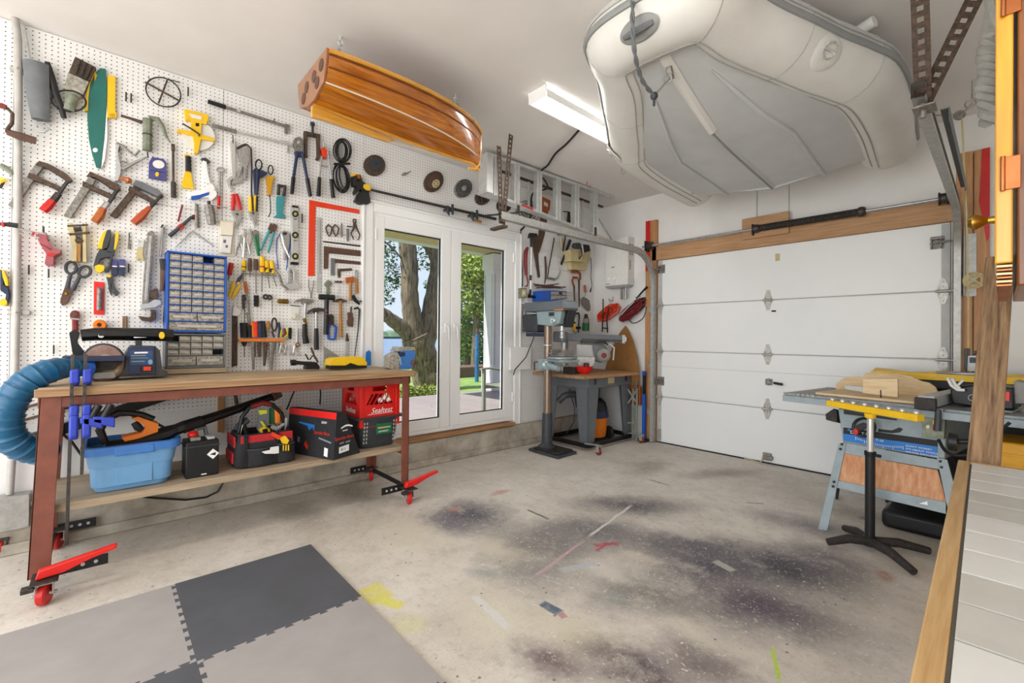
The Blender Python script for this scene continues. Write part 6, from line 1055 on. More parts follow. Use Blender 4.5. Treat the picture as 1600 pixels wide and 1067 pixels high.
e=thing('cord_holder','thin black wire holder hanging through the orange cord','holder',(.25,D-.03,1.3)); MB().tube([(.24,D-.1,1.72),(.24,D-.1,1.55),(.17,D-.02,1.30)],.008,6).build('wire','black',e); MB().tube([(.33,D-.1,1.62),(.30,D-.1,1.45),(.255,D-.02,1.29)],.008,6).build('wire','black',e); MB().tube([(.175,D-.025,1.35),(.265,D-.025,1.34)],.008,6).build('wire','black',e)
e=cordcoil('jumper_cables','black and dark red jumper cables on a wall hook','black',.64,1.60,math.radians(34),.20,(.70,1.70),'dark_red'); MB().tube([(.70,D-.06,1.70),(.80,D-.05,1.80),(.84,D-.05,1.83)],[.008,.012,.016],8).build('clip','black',e); MB().tube(smooth([Vector((.58,D-.04,1.45)),Vector((.65,D-.04,1.40)),Vector((.78,D-.04,1.46)),Vector((.83,D-.04,1.60))],6),.006,6).build('tail','dark_grey',e); MB().tube([(.50,D-.1,1.50),(.56,D-.1,1.55),(.70,D-.11,1.66)],.01,6).build('grip','light_grey',e)
# mdf template
arc=[]
for i in range(13):
    t_=i/12; arc.append((.52-.255*math.sin(t_*math.pi/2)**.75*1.0, 1.37-.72*t_))
arc2=[(2*.52-x+.0,z) for x,z in arc]; md=[(x,D-.02,z) for x,z in arc]+[(x,D-.02,z) for x,z in reversed(arc2)]
MB_=MB().prism([Vector((x,y-.10*(1.37-z)/.72,z)) for x,y,z in md],(0,.012,0)); tag(MB_.build('mdf_template','mdf',bevel=.002),'brown pointed arch of board leaning behind the radial saw','board')
tag(MB().box((.60,D-.11,.42),(.79,D-.06,.645)).build('red_brown_box','orange_wood',bevel=.004),'reddish wooden box standing below the brown arch board','box')
bb=thing('blue_jack','tall blue steel bar jack standing beside the track','jack',(.84,D-.1,0)); MB().bar((.84,D-.10,.03),(.84,D-.10,.56),.036,.036,up=(0,1,0)).build('lower_bar','blue',bb,.003); MB().bar((.84,D-.1,.56),(.84,D-.1,.80),.03,.03,up=(0,1,0)).build('upper_bar','black',bb,.003); MB().bar((.84,D-.1,.78),(.84,D-.1,.83),.036,.036,up=(0,1,0)).build('cap','blue',bb,.003); MB().box((.79,D-.15,0),(.89,D-.05,.03)).build('foot','iron',bb,.004)
fc=thing('folded_trolley','pale green folded metal trolley standing beside the radial saw','trolley',(.77,D-.15,0))
for x in (.73,.78): MB().tube([(x,D-.16,.02),(x,D-.16,.62)],.014,10).build('tube','patio_green',fc)
MB().tube([(.66,D-.18,.42),(.79,D-.16,.62)],.01,8).build('brace','steel',fc); MB().tube([(.66,D-.18,.62),(.78,D-.16,.45)],.01,8).build('brace','steel',fc); MB().tube([(.66,D-.18,.2),(.78,D-.16,.22)],.01,8).build('brace','steel',fc); MB().tube([(.74,D-.14,.55),(.80,D-.2,.72)],.012,8).build('handle','grey',fc)
# ------------------------------------------------------------------ table saw
A8=math.radians(-8.5); ux=Vector((math.cos(A8),math.sin(A8),0)); uy=Vector((-math.sin(A8),math.cos(A8),0)); S0=Vector((2.685,3.535,0))
def sl(u,v,z): return S0+ux*u+uy*v+Vector((0,0,z))
MS=Matrix((ux,uy,Vector((0,0,1)))).transposed().to_4x4(); MS.translation=S0
FP=sl(.3,.03,.5); FN=-uy
t=PTool('table_saw','grey blue table saw on a splayed steel stand','table saw',FP,FN)
Zs=lambda l:[v/2.807+(1180 if i%2==0 else 540) for i,v in enumerate(l)]
t.poly('cabinet','saw_blue',Zs([362,275,838,330,832,500,385,425]),th=.50,bev=.006)
t.poly('warning_plate','black',Zs([388,280,622,322,620,328,388,300]),d=.002,th=.002)
t.poly('label_black','print_black',Zs([386,358,800,416,800,444,386,386]),d=.003,th=.002).poly('label_blue','print_blue',Zs([386,385,800,443,797,489,386,417]),d=.0035,th=.002)
t.poly('slot','black',Zs([540,365,600,372,632,358,648,366,635,380,600,384,540,378]),d=.0025,th=.002)
t.ring('handwheel','black',*[Zs([478,358])[0],Zs([478,358])[1],17,14],2.2,d=.05).poly('wheel_spokes','black',Zs([440,350,470,338,500,345,520,330,515,345,480,365,450,380,440,372]),d=.055,th=.012).el('wheel_knob','red',*Zs([440,378]),4,5,d=.07,th=.03)
t.poly('switch_box','olive',Zs([732,300,832,312,828,410,732,400]),d=.05,th=.05).el('plug','cream',*Zs([757,356]),3.2,3,d=.055,th=.01).poly('switch','yellow',Zs([778,326,794,326,794,346,778,346]),d=.062,th=.015).poly('switch_off','red',Zs([778,346,794,346,792,378,778,372]),d=.062,th=.015)
t.st('fence_lever','dark_grey',Zs([803,280,802,320,798,372]),[4,4.5,5],d=.09).poly('lever_bracket','light_grey',Zs([788,278,820,278,820,312,788,310]),d=.07,th=.02)
_P,_N=t.P0,t.N; _A=t.w(PY(Zs([365,430]))[0],.01); _C=t.w(PY(Zs([800,495]))[0],.01); _B=onZ(*Zs([296,807]),.0)
t.P0=_A; t.N=(_C-_A).cross(_B-_A).normalized(); t.N=t.N if t.N.dot(CAM-_A)>0 else -t.N
for a in ([365,430,400,425,316,812,275,805],[795,490,842,500,880,640,905,830,870,820,838,690]): t.poly('leg','saw_blue',Zs(a),d=.012,th=.008,bev=.002)
t.poly('upper_rail','saw_blue',Zs([392,424,800,500,832,505,836,548,390,472]),d=.006,th=.01).poly('lower_rail','saw_blue',Zs([356,590,836,686,836,738,352,622]),d=.006,th=.01)
t.poly('wood_panel','rough_orange',Zs([390,472,800,545,838,686,362,590]),d=.001,th=.012).poly('paper_scrap','white',Zs([718,692,755,682,757,700]),d=.0075,th=.001)
for x,y in ((378,432),(372,453),(810,507),(815,533),(344,597),(340,617)): t.el('bolt','black',*Zs([x,y]),2.2,2,d=.022,th=.02,n=10)
t.poly('motor_box','iron',Zs([308,300,345,275,358,285,358,335,310,325]),d=-.02,th=.12)
t.P0,t.N=_P,_N
# top, wings, rails (local frame)
def lb(a,b): return MB(MS).box(a,b)
t.raw('top','cast_iron',lb((.16,.0,.812),(.74,.69,.842)),.003)
t.raw('front_rail','saw_blue',lb((-.02,-.045,.785),(1.45,-.005,.825)),.003); t.raw('rear_rail','saw_blue',lb((.0,.69,.785),(1.45,.72,.825)),.003)
for k in range(6): t.raw('wing_rib','galv',lb((-.02+.029*k,.0,.80),(-.004+.029*k,.69,.842)),.002)
t.raw('wing_edge','galv',lb((-.035,-.0,.80),(.16,.012,.842)),.002); t.raw('wing_edge','galv',lb((-.035,.678,.80),(.16,.69,.842)),.002)
t.raw('right_wing','cast_iron',lb((.745,.0,.80),(1.40,.69,.838)),.003)
t.raw('rip_fence','light_grey',lb((.70,-.05,.843),(.77,.70,.905)),.004); t.raw('fence_head','iron',lb((.69,-.075,.83),(.78,-.04,.895)),.004)
# far legs
for u0,u1 in ((.15,.06),(.70,.86)): t.raw('leg','black',MB().bar(sl(u0,.56,.55),sl(u1,.64,0),.05,.012,up=(1,0,0)),.002)

saw=t.end()
tp0=onP(*Zs([430,382]),FP+FN*.006,FN); tdir=(onP(*Zs([800,446]),FP,FN)-onP(*Zs([386,380]),FP,FN)).normalized()
text('DELTA',.026,'print_white',saw,onP(*Zs([416,384]),FP+FN*.006,FN),tdir,(0,0,1),sx=1.25); text('T-10',.02,'print_white',saw,onP(*Zs([528,418]),FP+FN*.006,FN),tdir,(0,0,1))
for k,s_ in enumerate(('DON\'T WORRY','IT\'S ABOUT TOOLS','MOTOR INCLUDED','GUARD IN PLACE')): text(s_,.0125,'print_white',saw,onP(*Zs([660,441+13*k]),FP+FN*.006,FN),tdir,(0,0,1),sx=1.3)
a_,b_=onP(*Zs([440,400]),FP+FN*.006,FN),onP(*Zs([648,440]),FP+FN*.006,FN)
mb=MB()
for k in range(26):
    q=a_.lerp(b_,k/25)-Vector((0,0,.016*math.sin(math.pi*k/25))); mb.bar(q,q-Vector((0,0,.012 if k%5 else .02)),.0008,.0025,up=tdir)
mb.build('angle_scale','print_white',saw)
tri=onP(*Zs([403,372]),FP+FN*.006,FN); MB().prism([tri,tri+tdir*.02,tri+tdir*.01+Vector((0,0,.018))],FN*.0006).build('emblem','print_blue',saw)
# crosscut sled on the saw
sd=PTool('crosscut_sled','pale plywood crosscut sled lying on the table saw','sled',sl(.3,.08,.85),FN)
sd.raw('sled_base','ply',lb((.155,.03,.844),(.70,.50,.860)),.002)
Zt=lambda l:[v/3.81+(1180 if i%2==0 else 560) for i,v in enumerate(l)]
sd.P0=sl(.3,.44,.85); sd.poly('back_fence','ply',Zt([480,190,480,150,530,115,590,108,640,110,655,88,700,82,860,92,930,108,985,135,1035,145,1070,170,1085,200,1080,240,700,232]),th=.02)
sd.P0=sl(.3,.06,.85); sd.poly('front_fence','ply',Zt([640,122,848,122,848,232,640,205]),d=0,th=.018).poly('side_block','light_grey',Zt([533,158,640,170,640,200,533,182]),d=.0,th=.03).poly('kerf_slot','iron',Zt([743,188,750,188,750,240,743,240]),d=.004,th=.01)
sd.end()
# router or motor unit on the right wing
rt=PTool('scroll_saw','black bench tool with grey round table and red switch','bench tool',sl(.90,.18,.86),FN)
Zr=lambda l:[v/5.3375+(1440 if i%2==0 else 520) for i,v in enumerate(l)]
rt.poly('body','black',Zr([235,470,300,450,470,430,760,460,775,640,600,640,250,590]),th=.2,bev=.008).el('oval','light_grey',*Zr([418,540]),6.2,5,d=.004,th=.004).el('oval_hole','black',*Zr([418,540]),5,4,d=.006,th=.004)
rt.poly('switch','bright_red',Zr([686,488,735,492,735,572,686,568]),d=.012,th=.012).poly('print','print_white',Zr([645,470,662,470,660,545,645,545]),d=.003,th=.003).poly('print','print_white',Zr([605,482,630,482,630,488,605,488]),d=.003,th=.003).poly('print','print_white',Zr([605,510,630,510,630,516,605,516]),d=.003,th=.003)
rt.poly('base_plate','cast_iron',Zr([220,625,430,625,760,655,760,690,420,690,210,655]),d=.02,th=.26)
rt.st('tube','off_white',Zr([218,375,250,440,300,475,360,478]),[2.4]*4,d=.03).st('tube','off_white',Zr([255,380,280,430,320,465]),[2.2]*3,d=.04).st('tube','off_white',Zr([350,390,300,440]),1.8,d=.03)
rt.poly('head','light_grey',Zr([375,190,500,190,500,320,375,320]),d=-.04,th=.06).poly('head_opening','black',Zr([400,205,450,205,450,250,400,250]),d=-.035,th=.01).poly('head_side','black',Zr([352,130,385,130,375,330,352,300]),d=-.03,th=.06).poly('grip','black',Zr([415,160,470,140,440,190]),d=-.03,th=.03)
o_=rt.w((0,0),0); e_=onP(*Zr([320,350]),sl(.90,.13,.9),FN); zc=onP(*Zr([330,352]),sl(.9,.15,.9),FN)
rt.raw('round_table','cast_iron',MB().lathe([(.125,0),(.135,.004),(.135,.012),(.13,.016)],(zc.x+.03,zc.y,zc.z),(0,.05,1),28)); rt.poly('motor_case','soft_grey',Zr([770,400,860,420,860,590,775,590]),d=-.03,th=.15)
rt.end()
# yellow covered things behind the saw
yt=thing('yellow_tarp_cart','yellow topped black cart standing behind the table saw','cart',(3.6,4.48,0))
zy=onY(1450,584,4.45).z
MB().grid([[(3.02+.1*i,4.3+.18*j,zy+.012*math.sin(i*1.7+j)+.02*math.sin(j*2)) for i in range(13)] for j in range(3)]+[]).build('yellow_cover','yellow',yt)
MB().box((3.02,4.292,zy-.035),(4.22,4.30,zy+.012)).build('yellow_lip','yellow',yt,.003)
MB().box((3.04,4.31,zy-.10),(4.2,4.66,zy-.03)).build('black_edge','black',yt,.01); MB().box((3.1,4.33,.0),(4.15,4.64,zy-.1)).build('black_body','black',yt,.01)
yc=thing('yellow_cabinet','ochre yellow ribbed case low beside the table saw','case',(3.9,3.55,.1))
MB().box((3.62,3.38,.10),(4.4,3.72,.70)).build('case','dark_yellow',yc,.01)
for k in range(10): MB().box((3.62,3.374,.14+k*.055),(4.4,3.381,.15+k*.055)).build('rib','dark_yellow',yc,.001)
MB().box((3.6,3.36,.0),(4.42,3.74,.10)).build('black_base','black',yc,.01); 
tag(MB().box((3.16,3.75,.0),(3.5,4.0,.12)).build('black_tub','black',bevel=.03),'black rubber tub on the floor behind the saw stand','tub')
kn=thing('threaded_clamp','black threaded clamp knob under the saw rail','clamp',(3.5,3.2,.6)); k0=onY(1487,690,3.2); k1=onY(1530,690,3.2); MB().tube([k0,k1],.012,10).build('screw','black',kn); MB().lathe([(.03,-.015),(.045,-.01),(.045,.02),(.03,.025)],k0,(1,0,0),14).build('grip','black',kn)
tag(MB().tube(smooth([onY(1466,686,3.2),onY(1478,705,3.2),onY(1500,712,3.2),onY(1530,705,3.2),onY(1560,675,3.2),onY(1578,660,3.2)],6),.008,6).build('saw_cable','black'),'black cable looping under the table saw rail','cable')
# ------------------------------------------------------------------ roller stand
ra=Vector((3.177,3.275,0)); bz=.81
rsd=thing('roller_stand','black pedestal roller stand with a yellow ball bearing bar','roller stand',ra)
def foot(px,py):
    q=onZ(px,py,.02); MB().tube([ra+Vector((0,0,.055)),ra.lerp(q,.5)+Vector((0,0,.05)),q+Vector((0,0,.012)) if True else q],[.026,.025,.02],10).build('foot','iron',rsd)
for q in ((1293,850),(1452,864),(1428,897),(1320,828)): foot(*q)
MB().lathe([(.03,.03),(.03,.08),(.024,.085),(.024,.565)],ra,(0,0,1),18).build('outer_tube','black',rsd); MB().lathe([(.026,.545),(.028,.55),(.028,.57)],ra,(0,0,1),18).build('collar','black',rsd); MB().tube([ra+Vector((.02,-.01,.555)),ra+Vector((.05,-.02,.555))],.009,8).build('clamp_knob','black',rsd)
MB().lathe([(.0165,.56),(.0165,bz-.02)],ra,(0,0,1),16).build('inner_tube','chrome',rsd); MB().lathe([(.018,bz-.05),(.026,bz-.045),(.03,bz-.02)],ra,(0,0,1),14).build('yellow_collar','yellow',rsd)
L0=onZ(1297,628,bz+.0); L1=onZ(1437,651,bz); dv=(L1-L0); dv.z=0; dv.normalize(); half=(L1-L0).length/2
c0=ra+Vector((0,0,bz)); MB().bar(c0-dv*half,c0+dv*half,.05,.036).build('yellow_bar','yellow',rsd,.003)
for k in range(8): q=c0+dv*(half*(-.92+1.84*k/7))+Vector((0,0,.024)); MB().ball(q,.0145,10).build('ball','chrome',rsd)
# ------------------------------------------------------------------ tile topped table
TT=.75; ta=onZ(1497,718,TT); tb2=onZ(1420,1067,TT); ex=(ta-tb2); ex.z=0; L_=ex.length; ey=ex.normalized(); exx=Vector((ey.y,-ey.x,0))
MT=Matrix((exx,ey,Vector((0,0,1)))).transposed().to_4x4(); MT.translation=Vector((tb2.x,tb2.y,0))-ey*.15
TL=L_+.15; TWd=.95
tt_=thing('tiled_table','long table with pale tiles set in a wooden edge','table',MT@Vector((TWd/2,TL/2,0)))
def tbx(n_,m_,a,b,bv=.002,par=None): return MB(MT).box(a,b).build(n_,m_,par or tt_,bv)
tbx('edge_board','table_edge',(0,0,TT-.045),(.032,TL,TT),.003); tbx('edge_board','table_edge',(.032,TL-.022,TT-.045),(TWd,TL,TT),.003); tbx('edge_board','table_edge',(TWd-.032,0,TT-.045),(TWd,TL-.022,TT),.003)
tbx('substrate','grout',(.032,0,TT-.04),(TWd-.032,TL-.022,TT-.007),0)
for u,v in ((.16,.05),(TWd-.1,.05),(.16,TL-.16),(TWd-.1,TL-.1)): tbx('leg','table_edge',(u,v,0),(u+.06,v+.06,TT-.045),.003)
pit=(TL-.022-.15)/11.2; tw=.205; import itertools
for r_ in range(14):
    v0=TL-.022-.004-(r_+1)*pit
    if v0<0: break
    for c_ in range(4):
        u0=.038+c_*(tw+.004); tbx('tile','tile_grey' if (r_*7+c_*3)%5 in (1,3) else 'tile_white',(u0,v0+.004,TT-.009),(u0+tw,v0+pit-.003,TT-.0005),.0005)
# plank leaning behind the table
p0=Vector((3.642,2.56,.75)); p1=Vector((3.69,3.2,1.78)); dr=(p1-p0)/1.03
_pk=MB().box((-.046,-.018,0),(.046,.018,1.87)).build('wooden_plank','old_plank',bevel=.004,loc=(0,0,0)); _pk.location=p0-dr*.75+Vector((0,0,.012)); _z=dr.normalized(); _x=Vector((1,0,0)); _x=(_x-_z*_x.dot(_z)).normalized(); _pk.rotation_euler=Matrix((_x,_z.cross(_x),_z)).transposed().to_euler(); tag(_pk,'rough weathered plank leaning behind the tiled table','plank')
# ------------------------------------------------------------------ varnished cabinet hung from the ceiling
yc0=1.30; hc_=thing('hanging_cabinet','varnished orange wooden cabinet with brass knob hanging from the ceiling','cabinet',(3.95,yc0+.25,1.3))
zb=onY(1557,412,yc0).z
MB().box((3.707,yc0,1.315),(4.35,yc0+.5,H)).build('carcass','dark_varnish',hc_,.004)
dr_=MB().box((3.678,yc0-.002,zb),(3.702,yc0+.48,H-.02)).build('door','varnish',hc_,.003)
for k in range(6): MB().box((3.680,yc0-.001,zb-.008-k*.0075),(3.7015,yc0+.47,zb-.0035-k*.0075)).build('ply_edge','copper' if k%2 else 'ply',dr_,.001)
for px_,py_ in ((1571,272),(1573,0)):
    q=onY(px_,py_,yc0); MB().box((3.687,yc0-.006,q.z-.032),(3.712,yc0-.002,q.z+.032)).tube([(3.6885,yc0-.007,q.z-.034),(3.6885,yc0-.007,q.z+.034)],.004,8).build('hinge','copper',dr_,.001)
q=onY(1540,345,yc0+.33); MB().lathe([(.010,0),(.008,.014),(.014,.024),(.019,.034),(.019,.042),(.012,.05)],(3.678,yc0+.33,q.z),(-1,0,0),18).build('knob','brass',dr_)
# rope hanging beside the cabinet
rp=[Vector((onY(1560,0,2.0).x,2.0,H))]+[onY(x,y,2.0) for x,y in ((1556,20),(1553,55),(1546,85),(1549,110),(1544,135),(1549,160),(1552,190))]
e=thing('white_rope','thick twisted pale rope hanging beside the cabinet','rope',(rp[-1].x,2.0,rp[-1].z))
sp_=smooth(rp,8)
for ph in range(3):
    MB().tube([p+Vector((.016*math.cos(i*.55+ph*2.09),.016*math.sin(i*.55+ph*2.09),0)) for i,p in enumerate(sp_)],.017,7).build('strand','soft_grey',e)
# pulley and line at the right of the garage door
pl=thing('ceiling_pulley','small steel pulley hooked to the ceiling with a cord through it','pulley',(3.5,3.9,2.6)); yq=4.2
a=onY(1520,162,yq); b=onY(1503,178,yq)
MB().torus(onY(1517,162,yq),(0,1,0),.026,.006,16,6).build('eye','steel',pl); MB().tube([a,b],.008,8).build('swivel','steel',pl); MB().lathe([(.03,-.012),(.03,-.006),(.022,0),(.03,.006),(.03,.012)],onY(1499,180,yq),(.2,1,.1),16).build('wheel','worn_steel',pl); MB().tube([onY(1519,158,yq),Vector((onY(1519,158,yq).x,yq,H))],.005,6).build('hook','steel',pl)
ln=[onY(1503,182,yq),onY(1506,250,yq),onY(1510,330,4.4),onY(1513,440,4.6),onY(1513,560,4.7)]
MB().tube(ln,.006,6).build('cord','tan',pl); MB().tube([onY(1497,178,yq),onY(1452,181,yq+.2)],.005,6).build('cord','tan',pl)
cc=onY(1522,438,4.62); 
for i in range(5): MB().torus((cc.x,cc.y-.006*i,cc.z),(.05*i-.1,1,.04*i),.055-.004*i,.006,20,6).build('coil','tan',pl)
for s_ in (-1,1): MB().tube([(cc.x-.04,cc.y-.04,cc.z-.04*s_),(cc.x+.04,cc.y-.04,cc.z+.04*s_)],.006,6).build('coil_wrap','tan',pl)
# ------------------------------------------------------------------ small wooden boat under the ceiling
bo=thing('wooden_boat','small varnished cedar boat hanging upright from the ceiling','boat',(1.09,1.43,2.44))
bx0=1.09; ST=[0,.1,.22,.36,.5,.64,.76,.86,.94,1.0]
bw_=[.236,.25,.26,.262,.252,.225,.182,.13,.07,.012]; y_0,y_1=.848,2.03
def lerp(a,b,t): return a+(b-a)*t
sec=[]
for s_,w_ in zip(ST,bw_):
    y=lerp(y_0,y_1,s_); zs=2.70+.02*s_*s_; zc=lerp(2.545,2.515,s_); cw=w_*(.80-.1*s_); zk=2.505-.03*math.sin(math.pi*min(1,s_*1.05)*.6)
    if s_==1.0: zk=2.44; zc=2.52
    sec.append((y,w_,zs,cw,zc,zk))
def strip(f,m,n_,th=None):
    for sg in (1,-1): MB().grid([f(q,sg) for q in sec]).build(n_,m,bo)
K=9
def side(q,sg):
    y,w_,zs,cw,zc,zk=q; return [(bx0+sg*(lerp(w_,cw,k/4)+.012*math.sin(math.pi*k/4)*min(1,w_*6)),y,lerp(zs,zc,k/4)) for k in range(5)]
def bott(q,sg):
    y,w_,zs,cw,zc,zk=q; return [(bx0+sg*lerp(cw,0,k/4),y,lerp(zc,zk,k/4)-.006*math.sin(math.pi*k/4)) for k in range(5)]
strip(side,'cedar','side_planking'); strip(bott,'cedar','bottom_planking')
for sg in (1,-1):
    MB().tube([(bx0+sg*(q[1]+.004),q[0],q[2]-.008) for q in sec],.013,8).build('gunwale','pale_ash',bo)
    MB().tube([(bx0+sg*(q[1]-.001),q[0],q[2]-.026) for q in sec],.005,6).build('rub_strip','cedar_dark',bo)
    MB().tube([(bx0+sg*(q[3]+.002),q[0],q[4]) for q in sec[:-1]],.0042,6).build('chine_strip','cream',bo)
q=sec[0]; tpoly=[(bx0-q[1],y_0,q[2]+.004),(bx0+q[1],y_0,q[2]+.004),(bx0+q[1]*.94,y_0,2.63),(bx0+q[3],y_0,q[4]),(bx0+.05,y_0,q[5]-.002),(bx0-.05,y_0,q[5]-.002),(bx0-q[3],y_0,q[4]),(bx0-q[1]*.94,y_0,2.63)]
tr_=MB().prism([(x,y-.014,z) for x,y,z in tpoly],(0,.016,0)).build('transom','transom_wood',bo,.003)
for x,z in ((.16,2.645),(.05,2.63),(.10,2.575),(-.07,2.62),(-.12,2.575)): MB().lathe([(.032,0),(.032,.003)],(bx0+x,y_0-.014,z),(0,-1,0),20).build('dark_plug','leather',tr_)
sk=[(bx0,y_0-.01,2.49),(bx0,y_0-.01,2.425),(bx0,y_0+.06,2.43),(bx0,y_0+.45,2.425),(bx0,y_0+.5,2.45)]
MB().prism([Vector(p)-Vector((.011,0,0)) for p in sk],(.022,0,0)).build('skeg','pale_ash',bo,.003); MB().tube([(bx0,q[0],q[5]-.006) for q in sec],.011,8).build('keel','pale_ash',bo)
MB().tube([(bx0,2.03,2.735),(bx0,2.034,2.6),(bx0,2.02,2.48),(bx0,1.985,2.435),(bx0,1.93,2.428)],.012,8).build('stem','pale_ash',bo)
MB().grid([[(bx0+sg_*q[1]*k,q[0],q[2]-.09) for k,sg_ in ((1,-1),(.5,-1),(0,1),(.5,1),(1,1))] for q in sec]).build('inner_floor','cedar_dark',bo)
def chain(lb,top,bot,n,m='steel'):
    e=thing('hanging_chain',lb,'chain',(bot[0],bot[1],bot[2]),'chains holding the wooden boat'); top=Vector(top); bot=Vector(bot)
    MB().tube([top+Vector((0,0,.0)),top-Vector((0,0,.025))],.005,8).torus(top-Vector((0,0,.036)),(1,0,0),.014,.004,14,6).build('eye_bolt','chrome',e)
    L=(top-bot).length-.05; d=(bot-top).normalized()
    for k in range(n):
        c=top+d*(.05+L*(k+.5)/n); ax=Vector((1,0,0)) if k%2 else Vector((0,1,0)); h=L/n*.72; s1=d.cross(ax).normalized()
        pts=[c+d*(h*math.cos(2*math.pi*i/14))+s1*(h*.55*math.sin(2*math.pi*i/14)) for i in range(14)]; MB().tube(pts,.0035,6,closed=True).build('link',m,e)
    return e
chain('short steel chain at the transom end of the wooden boat',(1.12,.985,H),(1.13,.96,2.71),6); chain('longer steel chain at the pointed end of the wooden boat',(1.075,1.82,H),(1.12,1.86,2.70),7)
MB().tube([(bx0-.245,.96,2.70),(bx0+.245,.96,2.70)],.006,8).build('lifting_rod','steel',bo); MB().tube([(bx0-.16,1.86,2.70),(bx0+.16,1.86,2.70)],.006,8).build('lifting_rod','steel',bo)
# ------------------------------------------------------------------ inflatable dinghy under the ceiling
ib=thing('inflatable_dinghy','white inflatable dinghy hung upright below the ceiling','boat',(2.48,2.9,2.46))
DO=Vector((2.49,2.9,0)); da=Vector((-.062,.998,0)); db=Vector((.998,.062,0)); TRd=.17; TZc=2.655
def dl(b,a,z): return DO+db*b+da*a+Vector((0,0,z))
half_=[(.70,1.42),(.70,1.30),(.70,1.1),(.705,.6),(.675,.134),(.60,-.06),(.51,-.23),(.42,-.42),(.33,-.60),(.275,-.73),(.235,-.87),(.18,-.935)]
path=[(-b,a) for b,a in half_]+[(0,-.955)]+[(b,a) for b,a in reversed(half_)]
P3=smooth([dl(b,a,TZc+.10*min(1,max(0,(.25-a)/1.1))**1.3) for b,a in path],6); nP=len(P3)
rad=[]
for i in range(nP):
    t_=min(i,nP-1-i); rad.append(TRd*(1 if t_>5 else (.74+.26*max(t_,0)/5)))
MB().tube(P3,rad,28).build('tube_collar','vinyl',ib)
def off(i,o,z):
    t=(P3[min(i+1,nP-1)]-P3[max(i-1,0)]).normalized(); n_=Vector((t.y,-t.x,0)).normalized()
    c=P3[i]; s_=1 if (c-(DO)).dot(n_)>0 else -1
    return c+n_*s_*o+Vector((0,0,z))
MB().tube([off(i,rad[i]+.004,.0) for i in range(6,nP-6)],.014,8,flat=(Vector((0,0,1)),1.3)).build('rub_rail','vinyl_dark',ib)
MB().tube([off(i,rad[i]*.985+.002,.05) for i in range(6,nP-6)],.006,6).build('rail_piping','light_grey',ib)
for o_,z_,nm in ((-.075,-.153,'inner_seam'),(-.035,-.168,'inner_seam')): MB().tube([off(i,o_,z_*rad[i]/TRd) for i in range(8,nP-8)],.004,5).build(nm,'vinyl_seam',ib)
for i in (27,42,nP-43,nP-28,nP//2-9,nP//2+9): MB().torus(P3[i],(P3[i+1]-P3[i-1]),rad[i]+.0005,.0022,36,5).build('cross_seam','vinyl_seam',ib)
# rigid V bottom
sts=[-.86,-.78,-.65,-.45,-.2,.15,.6,.95,1.12]; rows=[]
for a in sts:
    f=min(1,max(0,(a+.86)/.75)); hb=(.17+.45*min(1,(a+.86)/1.0)**.9 if a<.15 else .625); z_b=lerp(2.63,2.53,f); zk=z_b-.07*min(1,f*1.25)**.8; zc=z_b-.012*f; zs=z_b+.01
    rows.append([dl(x_,a,z_) for x_,z_ in ((-hb,zs),(-hb*.97,zc),(-hb*.62,lerp(zc,zk,.42)),(-hb*.56,lerp(zc,zk,.42)-.022*f),(-hb*.5,lerp(zc,zk,.5)),(-.03,zk+.004),(-.012,zk-.014*f),(.012,zk-.014*f),(.03,zk+.004),(hb*.5,lerp(zc,zk,.5)),(hb*.56,lerp(zc,zk,.42)-.022*f),(hb*.62,lerp(zc,zk,.42)),(hb*.97,zc),(hb,zs))])
MB().grid(rows).build('hull_bottom','vinyl_grey',ib)
MB().prism([rows[-1][0],rows[-1][2],rows[-1][4],rows[-1][6],rows[-1][7],rows[-1][9],rows[-1][11],rows[-1][13],dl(.5,1.12,2.86),dl(-.5,1.12,2.86)],da*.03).build('transom','vinyl_grey',ib,.003)
MB().tube([rows[k][6].lerp(rows[k][7],.5) for k in range(3,9)],.008,8).build('keel_strip','vinyl_dark',ib)
MB().grid([[rows[k][5]+Vector((0,0,-.004)),rows[k][6]+Vector((0,0,-.01)),rows[k][7]+Vector((0,0,-.01)),rows[k][8]+Vector((0,0,-.004))] for k in range(0,5)]).build('bow_ridge','vinyl',ib)
for q_ in (3,10): MB().tube([rows[k][q_] for k in range(2,9)],[.004,.012,.014,.014,.014,.014,.014],8).build('strake','vinyl_grey',ib)
# fittings
def patch(px,py,rx,ry,ang,nm,m,i0=None):
    """oval glued patch on the tube where the photo ray meets it"""
    d=ray(px,py).normalized(); best=None
    for i in range(4,nP-4):
        c=P3[i]; w=(c-CAM); t_=w.dot(d); q=CAM+d*t_; e=(q-c).length
        if best is None or e<best[0]: best=(e,i,t_)
    c=P3[best[1]]; q=CAM+d*best[2]; tan=(P3[best[1]+1]-P3[best[1]-1]).normalized(); off_=(q-c); off_-=tan*off_.dot(tan)
    h=math.sqrt(max(1e-6,TRd**2-min(off_.length,TRd*.97)**2)); hit=q-d*h; n_=(hit-c); n_-=tan*n_.dot(tan); n_.normalize(); bi=n_.cross(tan)
    rows=[]
    for r_ in (0,.5,.85,1.0):
        ring=[]
        for k in range(28):
            a=2*math.pi*k/28; u,v=rx*r_*math.cos(a),ry*r_*math.sin(a); ca,sa=math.cos(ang),math.sin(ang); u,v=u*ca-v*sa,u*sa+v*ca
            th_=v/TRd; ring.append(c+tan*((hit-c).dot(tan)+u)+(n_*math.cos(th_)+bi*math.sin(th_))*(TRd+(.007 if r_<.9 else .001)))
        rows.append(ring)
    MB().grid(rows,True).build(nm,m,ib); return c+tan*(hit-c).dot(tan),tan,n_,bi
